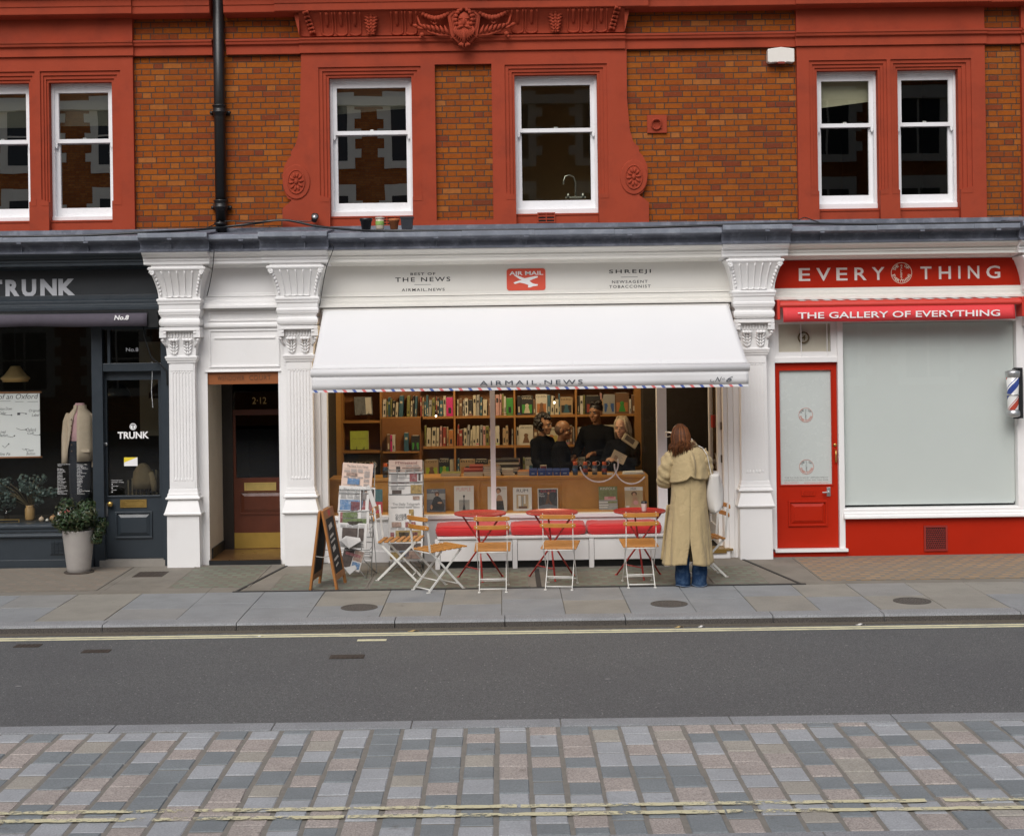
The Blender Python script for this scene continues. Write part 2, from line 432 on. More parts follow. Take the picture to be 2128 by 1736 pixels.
# near parking bay of granite setts between two flush granite strips
m = MB(); m.quad((-40, -9.06, RZ - .006), (40, -9.06, RZ - .006), (40, -6.499, RZ - .006), (-40, -6.499, RZ - .006), 0)
rs = random.Random(3)
x = -7.6
while x < 7.6:
    wd = rs.uniform(.182, .205); y = -6.685 - rs.uniform(.0, .03) - .06 * (int(x * 31) % 4)
    first = True; last = -1
    while y > -8.80:
        if first: L = -(-6.685) + (-y) + rs.choice((.1, .17, .24)); y0 = -6.685
        else: y0 = y; L = rs.uniform(.215, .29)
        if first: L = rs.choice((.09, .14, .2, .25))
        y1 = max(y0 - L, -8.80)
        if -8.80 > y1 - .06: y1 = -8.80
        k = rs.choices((1, 2, 3, 4), (.33, .38, .20, .09))[0]
        if k == last and rs.random() < .6: k = rs.choice((1, 2, 3))
        last = k; h = rs.uniform(-.003, .003); q = .010
        a, b2, c2, d = x + rs.uniform(0, .006), x + wd - rs.uniform(0, .006), y1 + .005, y0 - .004
        wv = [rs.uniform(-.004, .004) for _ in range(4)]
        m.add([(a, c2, RZ - .012), (b2, c2, RZ - .012), (b2, d, RZ - .012), (a, d, RZ - .012),
               (a + q + wv[0], c2 + q, RZ + h), (b2 - q + wv[1], c2 + q, RZ + h), (b2 - q + wv[2], d - q, RZ + h), (a + q + wv[3], d - q, RZ + h)],
              [(4, 5, 6, 7), (0, 1, 5, 4), (1, 2, 6, 5), (2, 3, 7, 6), (3, 0, 4, 7)], k)
        y = y1; first = False
        if y <= -8.799: break
    x += wd + rs.uniform(.008, .015)
tag(m.build('sett_paving', [JOINT, SLATE, SILVER, PINK, BUFF]), kind='structure')
m = MB()
for ya, yb in ((-6.675, -6.50), (-9.05, -8.81)):
    x = -20.0
    while x < 20:
        L = rs.uniform(.85, 1.15); m.box(x + .003, x + L - .003, ya, yb, RZ - .1, RZ + .004); x += L
tag(m.build('granite_strip', GKERB, bevel=.006), kind='structure')
# worn double yellow lines
m = MB()
for yc in (-3.545, -3.625): m.box(-20, 20, yc - .021, yc + .021, RZ + .001, RZ + .004)
tag(m.build('yellow_line', YELLOW), kind='structure')
m = MB()
for yc in (-8.335, -8.475):
    x = -7.4
    while x < 7.4:
        L = rs.uniform(.9, 2.6); n = max(2, int(L / .05))
        hw = .027; up = [(x + L * i / n, yc + hw + rs.uniform(-.006, .006)) for i in range(n + 1)]; dn = [(x + L * i / n, yc - hw + rs.uniform(-.006, .006)) for i in range(n + 1)]
        vs = [(*p, RZ + .0062) for p in up] + [(*p, RZ + .0062) for p in dn]
        m.add(vs, [(i, i + n + 1, i + n + 2, i + 1) for i in range(n)])
        x += L + rs.choice((.005, .006, .01, .02, .10))
tag(m.build('yellow_line', worn_yellow()), kind='structure')
# far pavement: cellar zone along the shops, two rows of flags, granite kerb
m = MB()
m.quad((-40, -3.2, -.012), (40, -3.2, -.012), (40, .02, -.012), (-40, .02, -.012), 3)
x = -12.0; colw = []
while x < 12:
    wd = rs.uniform(.54, .66); colw.append((x, wd)); x += wd
for (x, wd) in colw:
    spl = -2.49 + rs.choice((-.14, -.06, 0, 0, .08))
    for ya, yb in ((-3.185, spl), (spl, -1.80)):
        a, b2 = x + .003, x + wd - .003; sk = 0
        k = rs.choice((0, 0, 1, 2)); h = rs.uniform(-.002, .002)
        m.box(a, b2, ya + .003, yb - .003, -.06, h, k)
x = -12.0
while x < 12:
    L = rs.uniform(.9, 2.2); m.box(x + .001, x + L - .001, -1.797, .03, -.06, rs.uniform(-.001, .001), 3); x += L
tag(m.build('pavement', FLAG + [SCREED], bevel=.003), kind='structure')
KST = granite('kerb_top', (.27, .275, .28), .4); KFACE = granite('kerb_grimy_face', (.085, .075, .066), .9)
m = MB(); x = -12.3
while x < 12:
    L = rs.uniform(.95, 1.45)
    k0 = len(m.f); m.profx([(-3.40, RZ - .1), (-3.40, -.020), (-3.392, -.005), (-3.372, .002), (-3.192, .002), (-3.192, RZ - .1)], x + .004, x + L - .004); m.mi[k0] = 1; x += L
tag(m.build('kerb', [KST, KFACE]), kind='structure')
m = MB(); x = -20.0
while x < 20:
    wd = rs.uniform(.55, .7)
    for k in range(14):
        m.box(x + .003, x + wd - .003, -9.06 - .75 * (k + 1) + .003, -9.06 - .75 * k - .003, -.2, RZ + .002, rs.choice((0, 1, 2)))
    x += wd
m.quad((-40, -25, RZ - .02), (40, -25, RZ - .02), (40, -9.06, RZ - .02), (-40, -9.06, RZ - .02), 3)
tag(m.build('near_pavement', FLAG + [SCREED]), kind='structure')
# grit and dirt lying in the gutter
GRIT = pm('gutter_grit', (.10, .085, .065), .95, .4, 30, .8, 120)
m = MB(); n = 700; hw = []
up = []
for i in range(n + 1):
    xx = -10 + 20 * i / n; up.append((xx, -3.401 - .035 - rs.uniform(0, .03) - .015 * math.sin(xx * 3.1)))
vs = [(p[0], -3.399, RZ + .016) for p in up] + [(p[0], p[1], RZ + .0005) for p in up]
m.add(vs, [(i, i + n + 1, i + n + 2, i + 1) for i in range(n)])
tag(m.build('gutter_dirt', GRIT), kind='stuff', label='dark grit lying in the gutter against the kerb', cat='dirt')

# cellar lights set in the pavement
def lens_mat(name, base, glassc, nx, ny):
    m, nt, b, o = newmat(name); co = coords(nt)
    br = N(nt, 'ShaderNodeTexBrick'); br.offset = .5; nt.links.new(co, br.inputs['Vector'])
    br.inputs['Scale'].default_value = 1; br.inputs['Brick Width'].default_value = nx; br.inputs['Row Height'].default_value = ny
    br.inputs['Mortar Size'].default_value = .028; br.inputs['Mortar Smooth'].default_value = .3
    br.inputs['Color1'].default_value = (*glassc, 1); br.inputs['Color2'].default_value = (*[x * .7 for x in glassc], 1)
    br.inputs['Mortar'].default_value = (*base, 1)
    n1 = noise(nt, co, 70, 4); n2 = noise(nt, co, 2.3, 5)
    c = mixc(nt, .15, br.outputs['Color'], mixc(nt, n1.outputs[0], [x * .6 for x in base], [x * 1.3 for x in base]))
    c = mixc(nt, ramp(nt, n2.outputs[0], [(.4, 0.0), (.75, .7)]), c, base)
    nt.links.new(c, b.inputs['Base Color']); b.inputs['Roughness'].default_value = .7
    bump(nt, b, br.outputs['Fac'], .3, .006); return m
LENS_A = lens_mat('lens_green', (.165, .145, .115), (.20, .25, .185), .15, .125)
LENS_B = lens_mat('lens_amber', (.20, .17, .135), (.42, .27, .13), .15, .115)
LENS_C = lens_mat('lens_grey', (.21, .185, .15), (.28, .22, .17), .15, .115)
IRON = pm('cast_iron', (.085, .075, .065), .75, .3, 30, .8, 55)
def cellar_light(x0, x1, y0, y1, mat, label):
    t = thing('cellar_light', label, 'cellar light', ((x0 + x1) / 2, (y0 + y1) / 2, 0), 'glass cellar lights set in the pavement')
    m = MB(); m.box(x0, x1, y0, y1, .0015, .005); m.build('lens_panel', mat, t)
    m = MB()
    for a in (x0 - .02, x1): m.box(a, a + .02, y0, y1, .0015, .007)
    m.box(x0 - .02, x1 + .02, y1, y1 + .012, .0015, .007)
    m.build('edge_strip', SCREED, t)
cellar_light(-2.35, -1.42, -1.68, -.75, LENS_A, 'green lens cellar light under the wooden A-board')
cellar_light(-3.42, -2.62, -1.5, -.12, LENS_A, 'mossy cellar light in front of the dark wooden doorway')
cellar_light(-1.36, .22, -1.72, -.62, LENS_A, 'green lens cellar light beneath the first red bistro table')
cellar_light(.42, 2.02, -1.72, -.62, LENS_A, 'green lens cellar light between the second and third bistro tables')
cellar_light(2.1, 2.62, -1.7, -.6, LENS_A, 'small green lens cellar light by the newsagent door step')
cellar_light(3.2, 6.6, -1.62, -.12, LENS_B, 'amber lens cellar light along the foot of the red shop wall')
cellar_light(-7.5, -4.15, -1.6, -.1, LENS_C, 'worn brown cellar light along the foot of the charcoal shopfront')
m = MB(); m.box(-2.72, 2.98, -1.815, -1.775, .0012, .008)
m.bar((-2.69, -1.8, .004), (-2.42, -.12, .004), .03, .007); m.bar((2.93, -1.8, .004), (2.62, -.12, .004), .03, .007); m.bar((.33, -1.77, .003), (.33, -.62, .003), .05, .006)
tag(m.build('tar_joint', pm('tar', (.03, .028, .026), .8, .2)), kind='structure')
# round coal hole covers, utility plates
def coal_cover(x, y, label):
    t = thing('coal_hole_cover', label, 'coal hole cover', (x, y, 0), 'round iron coal hole covers in the flags')
    m = MB(); m.lathe([(.172, .001), (.172, .006), (.15, .006), (.15, .0035), (.142, .0035)], (x, y, 0), 40, smooth=False); m.build('rim', IRON, t)
    m = MB()
    m.lathe([(.141, .001), (.141, .0045)], (x, y, 0), 40, smooth=False)
    for k in range(4):
        r = .03 + .03 * k
        for j in range(6 + 6 * k):
            a = 2 * math.pi * j / (6 + 6 * k); m.ball((x + r * math.cos(a), y + r * math.sin(a), .0045), .008, .008, .004, 6, 4)
    m.build('plate', IRON, t)
coal_cover(-1.37, -2.73, 'round iron coal cover in the flags below the two angled chairs')
coal_cover(1.51, -2.77, 'round iron coal cover in the flags in front of the coated woman')
coal_cover(3.76, -2.79, 'round iron coal cover in the flags before the red gallery')
def plate(x0, x1, y0, y1, z, label, mat, name='access_cover', cat='access cover'):
    m = MB(); m.box(x0, x1, y0, y1, z + .001, z + .005)
    for i in range(int((x1 - x0) / .04)): m.box(x0 + .02 + i * .04, x0 + .035 + i * .04, y0 + .015, y1 - .015, z + .005, z + .008)
    return tag(m.build(name, mat, bevel=.001), label, cat)
DIRTM = pm('rust_iron', (.055, .042, .033), .85, .4, 20, .6, 60)
plate(-1.44, -1.16, -4.54, -4.40, RZ, 'small rusty stop-tap cover in the middle of the asphalt', DIRTM)
plate(-4.2, -3.98, -3.92, -3.8, RZ, 'small dark cover near the kerb at the left of the road', DIRTM)
plate(-3.55, -3.32, -4.18, -4.06, RZ, 'dark sunken cover in the left part of the road', DIRTM)
plate(-3.98, -3.66, -.78, -.44, 0, 'dark iron cover in the pavement before the left white pilaster', DIRTM)
plate(-1.28, -1.03, -3.86, -3.80, RZ, 'pale painted dash on the asphalt below the yellow lines', YELLOW, 'painted_dash', 'road marking')
# scraps on the road
def scrap(x, y, z, s, mat, label, cat, name):
    r2 = random.Random(int(x * 991)); a = r2.uniform(0, 3)
    m = MB(Matrix.Translation((x, y, z + .004)) @ Matrix.Rotation(a * .2, 4, 'Z'))
    n = 6; vs = []
    for i in range(n + 1):
        t = i / n - .5
        wv = .012 * math.cos(t * 3); vs += [(t * s, -wv, .006 * math.sin(t * 7)), (t * s, wv, .006 * math.cos(t * 6))]
    vs += [(p[0], p[1], p[2] + .002) for p in vs]
    k = 2 * (n + 1)
    fs = [(2 * i, 2 * i + 2, 2 * i + 3, 2 * i + 1) for i in range(n)] + [(2 * i + k, 2 * i + 1 + k, 2 * i + 3 + k, 2 * i + 2 + k) for i in range(n)]
    m.add(vs, fs); tag(m.build(name, mat, origin=(x, y, z)), label, cat)
PAPERW = pm('paper_white', (.72, .70, .66), .8, .08); LEAFY = pm('dead_leaf', (.48, .34, .14), .8, .3, 30)
scrap(-.82, -3.47, RZ, .10, LEAFY, 'yellow dead leaf in the gutter below the first bistro table', 'leaf', 'dead_leaf')
scrap(1.52, -3.46, RZ, .08, LEAFY, 'dry leaf in the gutter below the third bistro table', 'leaf', 'dead_leaf')
scrap(1.72, -3.45, RZ, .07, PAPERW, 'pale paper scrap in the gutter left of the coated woman', 'litter', 'paper_scrap')
scrap(3.12, -3.46, RZ, .09, PAPERW, 'white cigarette end in the gutter below the red gallery door', 'litter', 'cigarette_end')
scrap(-2.15, -3.62, RZ, .07, PAPERW, 'pale paper scrap on the yellow lines below the dark doorway', 'litter', 'paper_scrap')
scrap(4.05, -7.35, RZ, .06, PAPERW, 'white cigarette end on the setts at the right', 'litter', 'cigarette_end')

# ================================================================ the brick building
bld = thing('brick_building', 'orange brick terrace with terracotta window surrounds over the shops', 'building', (0, .25, 0))
YB, YT = .25, .19
zl, zh = 3.70, 10.5
WIN = [  # x0, x1, z0, z1, head margins left/right
    (-6.042, -5.327, 3.89, 5.45, .11, .082), (-5.104, -4.389, 3.89, 5.45, .082, .11),
    (-1.929, -.994, 3.90, 5.46, .11, .11), (.1745, 1.1095, 3.90, 5.46, .11, .11),
    (3.600, 4.291, 3.91, 5.46, .095, .09), (4.514, 5.199, 3.91, 5.46, .09, .136)]
m = MB()
holes(m, -10, 10, zl, zh, [(a, b2, zl, d, .0, '') for a, b2, c, d, _, _ in WIN], YB)
m.quad((-10, YB, zl), (-10, YB, zh), (-10, 6, zh), (-10, 6, zl)); m.quad((10, YB, zh), (10, YB, zl), (10, 6, zl), (10, 6, zh)); m.quad((-10, YB, zh), (10, YB, zh), (10, 6, zh), (-10, 6, zh))
m.quad((-10, 6, zh), (10, 6, zh), (10, 6, 0), (-10, 6, 0))
m.build('wall', BRICK, bld)
ZH = 5.57; ZS = 4.08
def surround(x0, x1, z0, z1, wins, edge, side_l=True):
    m = MB(); hs = []
    for (a, b2, c, d, ml, mr) in wins:
        hs.append((a - ml, b2 + mr, ZS, ZH, .06, 'LRT')); hs.append((a, b2, z0 + .001, ZS, .16, 'LR'))
    if edge is not None: hs.append(edge)
    holes(m, x0, x1, z0, z1, hs, YT, edge=.062)
    for (a, b2, c, d, ml, mr) in wins:                       # stepped architrave inside each head
        for (f0, f1, yf, yb) in ((1.0, .62, YT + .018, YT + .06), (.62, .28, YT + .034, YT + .07), (.28, 0.0, YT + .05, YT + .16)):
            L0, L1 = a - ml * f0, a - ml * f1; R0, R1 = b2 + mr * f0, b2 + mr * f1; t0, t1 = d + (ZH - d) * f0, d + (ZH - d) * f1
            m.extr([(L0, ZS), (L1, ZS), (L1, t1), (L0, t0)], yf, yb); m.extr([(R1, ZS), (R0, ZS), (R0, t0), (R1, t1)], yf, yb)
            m.extr([(L0, t0), (L1, t1), (R1, t1), (R0, t0)], yf, yb)
        m.extr([(a - ml, ZS - .03), (a - .001, ZS - .03), (a - .001, ZS + .015), (a - ml, ZS + .045)], YT - .004, YT + .06)
        m.extr([(b2 + .001, ZS - .03), (b2 + mr, ZS - .03), (b2 + mr, ZS + .045), (b2 + .001, ZS + .015)], YT - .004, YT + .06)
        m.box(a - .001, b2 + .001, YT + .075, YT + .3, z0, c - .012)     # apron below the sill
        m.box(a - .001, b2 + .001, YT + .065, YT + .3, z0 + .115, z0 + .135)
        m.box(a - .002, b2 + .002, YT + .16, YT + .3, d + .001, d + .1)
    return m
mA = surround(-6.295, -4.136, 3.755, 6.16, WIN[:2], None)
mC = surround(3.365, 5.491, 3.755, 6.16, WIN[4:], None)
mB = surround(-2.10, 1.285, 3.755, 5.80, WIN[2:4], (-.725, -.084, 3.824, 5.585, .062, 'LRTB'))
Lo = [(640, 108), (626, 108), (624, 205), (621, 275), (614, 302), (604, 316), (605, 324), (598, 331), (590.5, 346), (587, 366), (588, 387), (593.5, 404), (599, 413), (606, 415.5), (599, 423), (592, 428), (587, 434), (587, 474)]
Ro = [(1302, 100), (1303, 205), (1309, 270), (1316, 294), (1328, 306), (1328, 315), (1337, 325), (1345, 343), (1346.5, 363), (1343.6, 384), (1337, 398), (1328, 405), (1338, 412), (1348.6, 420), (1349, 468)]
pl = [(X(u, v, YT), Z(u, v, YT)) for u, v in Lo[1:]]
pl[0] = (pl[0][0], 5.80); pl[-1] = (pl[-1][0], 3.755)
mB.extr(pl + [(-2.10, 3.755), (-2.10, 5.80)], YT, YB)
pr = [(X(u, v, YT), Z(u, v, YT)) for u, v in Ro]
pr[0] = (pr[0][0], 5.80); pr[-1] = (pr[-1][0], 3.755)
mB.extr([(1.285, 5.80), (1.285, 3.755)] + pr[::-1], YT, YB)
for mm in (mA, mB, mC): mm.build('window_surround', TERRA, bld)
for a, b2 in ((5.905, 10), (-10, -6.9)): MB().box(a, b2, YT, YB, 3.755, 6.16).build('pier', TERRA, bld)
def outline_roll(pts, sgn):
    mm = MB()
    q = [Vector((X(u, v, YT), YT - .004, Z(u, v, YT))) for u, v in pts]
    mm.tube(q, .012, 6); return mm
# scroll volutes with rosettes
for (cu, cv) in ((616, 378), (1317, 368)):
    cx, cz = X(cu, cv, YT), Z(cu, cv, YT)
    m = MB(); m.extr(arc(cx, cz, .155, .195, 0, 360, 40)[:-1], YT - .014, YT - .001); ob = m.build('scroll', TERRA, bld, bevel=.008)
    m = MB(); m.extr(arc(cx, cz, .096, .136, 0, 360, 36)[:-1], YT - .018, YT - .0135)
    for k in range(10):
        a = 2 * math.pi * k / 10 + .1
        px, pz = cx + .055 * math.cos(a), cz + .078 * math.sin(a)
        m.ball((px, YT - .018, pz), .034, .016, .016, 8, 6, rot=Matrix.Rotation(-math.atan2(math.sin(a) * .136, math.cos(a) * .096), 3, 'Y'))
    m.ball((cx, YT - .02, cz), .022, .018, .03)
    m.tube([(p[0], YT - .018, p[1]) for p in arc(cx, cz, .094, .133, 0, 360, 36)[:-1]], .008, 6, closed=True)
    m.build('rosette', TERRA, bld)
# string courses, stepping forward over the surrounds
def course(mb, x0, x1, dy):
    y = YT + dy
    mb.profx([(YB - .001, 5.730), (y - .015, 5.730), (y - .015, 5.822), (y - .022, 5.826), (y - .045, 5.838), (y - .05, 5.862), (y - .06, 5.872), (y - .062, 5.892), (YB - .001, 5.915)][::-1], x0, x1)
def topc(mb, x0, x1, dy):
    y = YT + dy
    mb.profx([(YB - .001, 6.15), (y - .12, 6.165), (y - .135, 6.175), (y - .14, 6.25), (y - .15, 6.256), (y - .16, 6.33), (y - .2, 6.35), (y - .22, 6.42), (YB - .001, 6.47)][::-1], x0, x1)
m = MB()
for a, b2, d in ((-10, -6.9, .0), (-6.9, -6.31, .02), (-6.31, -4.12, .0), (-4.12, -3.235, .02), (-3.077, -2.245, .02), (-2.245, 1.43, .0), (1.43, 3.35, .02), (3.35, 5.505, 0), (5.505, 5.9, .02), (5.9, 10, .0)):
    course(m, a, b2, d if d else -.012)
m.build('string_course', TERRA, bld)
m = MB()
for a, b2, d in ((-10, -6.31, .0), (-6.31, -4.10, -.03), (-4.10, -3.235, .0), (-3.077, -2.5, .0), (-2.5, 1.68, -.05), (1.68, 3.33, .0), (3.33, 5.52, -.03), (5.52, 10, 0)):
    topc(m, a, b2, d)
m.build('cornice', TERRA, bld)
# fluted frieze with carved heads over the middle pair of windows
fz0, fz1 = 5.918, 6.16
fx0, fx1 = -2.235, 1.42
def cove(t): return YT + .0 - .012 - .14 * t ** 2.2      # t 0..1 upward
m = MB(); n = 8
prof = [(cove(i / n), fz0 + (fz1 - fz0) * i / n) for i in range(n + 1)] + [(YB, fz1), (YB, fz0)]
m.profx(prof[::-1], fx0, fx1, 0, False)
cmask = X(964, 40, 0)
xs = []; x = fx0 + .17
smalls = [X(769.5, 45, 0), X(1155, 40, 0)]
step = .157
for side in (-1, 1):
    k = 0
    while True:
        xc = cmask + side * (.60 + step * k); k += 1
        if xc < fx0 + .16 or xc > fx1 - .16: break
        if any(abs(xc - sx_) < .15 for sx_ in smalls): continue
        xs.append(xc)
for xc in xs:
    hw = .062; pts = []
    for i in range(9): pts.append((xc - hw, cove(1 - i / 8 * .86) - .004, fz1 - .004 - (fz1 - fz0) * i / 8 * .86))
    for i in range(1, 8):
        a = math.pi * i / 8; pts.append((xc - hw * math.cos(a), cove(.14 - .12 * math.sin(a)) - .004, fz0 + .034 - .03 * math.sin(a)))
    for i in range(8, -1, -1): pts.append((xc + hw, cove(1 - i / 8 * .86) - .004, fz1 - .004 - (fz1 - fz0) * i / 8 * .86))
    m.tube(pts, .011, 6)
    m.tube([(xc, cove(t) - .004, fz0 + (fz1 - fz0) * t) for t in (.42, .5, .6, .7, .8, .9, .99)], [.008, .018, .02, .02, .02, .02, .02], 8)
m.build('fluted_frieze', TERRA, bld)
def leafmask(cx, cz, y, s):
    m = MB()
    for sg in (-1, 1):
        m.tube([(cx + sg * (s * .55 + s * .32 * math.cos(a) * (1 - a / 14)), y - .03, cz + s * 1.0 + s * .3 * math.sin(a) * (1 - a / 14)) for a in [i * .5 for i in range(16)]], .012, 6)
        for k in range(6):
            zz = cz + s * (.75 - .38 * k); r = s * (.95 - .1 * k)
            m.tube([(cx + sg * s * .15, y - .035, zz), (cx + sg * r * .6, y - .05, zz - s * .12), (cx + sg * r, y - .03, zz + s * .06)], [.016, .018, .004], 6)
            m.tube([(cx + sg * s * .1, y - .05, zz + .01), (cx + sg * r * .5, y - .06, zz + s * .1), (cx + sg * r * .8, y - .04, zz + s * .3)], [.012, .013, .003], 6)
    for k in range(7): m.ball((cx, y - .05 + .004 * k, cz + s * (.9 - .35 * k)), s * (.26 - .018 * k), .03, s * .24, 8, 6)
    return m
for sx_ in smalls: leafmask(sx_, 6.045, cove(.55), .10).build('carved_leaf', TERRA, bld)
for ex, sg in ((fx0, 1), (fx1, -1)):                      # leafy consoles at both ends
    m = MB()
    m.extr([(ex - sg * .05, fz1), (ex - sg * .0, fz0 + .03), (ex + sg * .0, fz0)][::-sg] if False else ([(ex - .06, fz1), (ex - .03, fz0 + .12), (ex - .002, fz0), (ex, fz0), (ex, fz1)] if sg > 0 else [(ex, fz1), (ex, fz0), (ex + .002, fz0), (ex + .03, fz0 + .12), (ex + .06, fz1)]), YT - .1, YB)
    for k in range(6):
        t = .95 - .16 * k; xc = ex + sg * (.06 + .012 * k)
        m.tube([(xc, cove(t) - .02, fz0 + .25 * t), (xc + sg * .045, cove(t) - .04, fz0 + .25 * t + .01), (xc + sg * .06, cove(t) - .015, fz0 + .25 * t - .025)], [.016, .018, .006], 6)
        m.ball((xc, cove(t) - .02, fz0 + .25 * t), .02, .02, .022, 8, 6)
    m.build('carved_leaf', TERRA, bld)
# the big bearded head in its cartouche
m = MB(); cz = 6.0; cx = cmask; y = YT - .12
m.ball((cx, y, cz + .035), .082, .075, .115, 20, 14)
m.ball((cx, y - .068, cz + .02), .016, .026, .04, 10, 8)                     # nose
for sg in (-1, 1):
    m.ball((cx + sg * .034, y - .062, cz + .062), .03, .018, .013, 10, 6)       # brow
    m.ball((cx + sg * .032, y - .06, cz + .038), .014, .012, .009, 8, 6)       # eye
    m.ball((cx + sg * .045, y - .05, cz + .0), .028, .025, .03, 10, 8)         # cheek
    m.tube([(cx + sg * .006, y - .078, cz - .028), (cx + sg * .04, y - .075, cz - .032), (cx + sg * .075, y - .055, cz - .052), (cx + sg * .085, y - .04, cz - .085)], [.012, .02, .016, .004], 8)   # moustache
    for k in range(5):                                                        # beard locks
        a = .015 + .021 * k
        m.tube([(cx + sg * a * .8, y - .06 + .008 * k, cz - .045 + .01 * k), (cx + sg * (a + .012), y - .068 + .006 * k, cz - .11 + .01 * k), (cx + sg * (a - .006), y - .055, cz - .165 + .014 * k), (cx + sg * (a + .014), y - .04, cz - .215 + .02 * k)], [.015, .018, .014, .004], 7)
    for k in range(5):                                                        # hair curls
        a = R(62 - 22 * k); px, pz = cx + sg * .1 * math.cos(a), cz + .055 + .115 * math.sin(a)
        m.tube([(px + .024 * math.cos(t) * (1 - t / 9), y - .03, pz + .024 * math.sin(t) * (1 - t / 9)) for t in [i * .6 for i in range(12)]], .011, 6)
        m.ball((px - sg * .01, y - .05, pz), .024, .022, .022, 8, 6)
    m.tube([(cx + sg * (.105 + .055 * math.cos(t) * (1 - t / 11)), y - .02, cz + .165 + .05 * math.sin(t) * (1 - t / 11)) for t in [i * .5 for i in range(18)]], .014, 7)     # horn volute
    m.tube([(cx + sg * .09, y - .02, cz + .16), (cx + sg * .16, y + .0, cz + .1), (cx + sg * .135, y, cz - .03), (cx + sg * .105, y, cz - .12), (cx + sg * .15, y, cz - .15)], [.02, .022, .02, .018, .012], 8)
    for k in range(11):                                                       # swag of leaves
        t = k / 10; px = cx + sg * (.15 + .34 * t); pz = cz + .15 - .075 * math.sin(math.pi * t)
        m.ball((px, y + .0 - .02 * math.sin(math.pi * t), pz), .028, .028, .02 + .012 * math.sin(math.pi * t), 8, 6, rot=Matrix.Rotation(.5 * (k % 3 - 1), 3, 'Y'))
    m.tube([(cx + sg * (.5 + .03 * math.cos(t)), y + .02, cz + .13 + .035 * math.sin(t)) for t in [i * .5 - 1 for i in range(11)]] , .013, 6)
    m.tube([(cx + sg * .53, y + .02, cz + .12), (cx + sg * .50, y + .01, cz + .02), (cx + sg * .40, y, cz - .07), (cx + sg * .28, y, cz - .11), (cx + sg * .16, y - .01, cz - .12)], [.012, .014, .015, .016, .012], 8)   # outer cartouche edge
    for k in range(6):                                                        # acanthus sprays
        t = k / 5; bx, bz = cx + sg * (.17 + .05 * k), cz - .115 + .012 * k
        m.tube([(bx, y - .01, bz), (bx + sg * .03, y - .03, bz + .05), (bx + sg * .05, y - .015, bz + .11 - .01 * k)], [.012, .02, .004], 6)
    m.tube([(cx + sg * .44, y, cz - .05), (cx + sg * .5, y - .01, cz - .03), (cx + sg * .56, y - .01, cz + .0)], [.01, .016, .004], 6)
    m.ball((cx + sg * .545, y - .005, cz - .005), .035, .03, .022, 8, 6, rot=Matrix.Rotation(-sg * .5, 3, 'Y'))
    m.ball((cx + sg * .475, y - .005, cz - .105), .03, .028, .026, 8, 6); m.ball((cx + sg * .495, y - .005, cz - .135), .018, .02, .02, 8, 6)
    m.tube([(cx + sg * (.335 + .035 * math.cos(t) * (1 - t / 9)), y - .0, cz + .03 + .035 * math.sin(t) * (1 - t / 9)) for t in [i * .6 for i in range(12)]], .011, 6)
m.tube([(cx, y - .07, cz - .06), (cx, y - .078, cz - .13), (cx, y - .05, cz - .24)], [.014, .024, .006], 8)
m.ball((cx, y - .058, cz - .048), .02, .012, .008, 8, 6)
for k in range(5): m.ball((cx + .03 * (k - 2), y - .04, cz + .15 + .02 * (2 - abs(k - 2))), .024, .03, .026, 8, 6)
for k in range(3):
    for sg in (-1, 1): m.tube([(cx + sg * .012 * k, y - .03, cz - .2), (cx + sg * (.02 + .02 * k), y - .045, cz - .235), (cx + sg * (.012 + .028 * k), y - .03, cz - .27 + .02 * k)], [.012, .016, .004], 6)
m.extr([(cx - .2, cz + .2), (cx - .15, cz - .12), (cx - .07, cz - .2), (cx + .07, cz - .2), (cx + .15, cz - .12), (cx + .2, cz + .2)], YT - .13, YB)
m.build('carved_head', TERRA, bld)
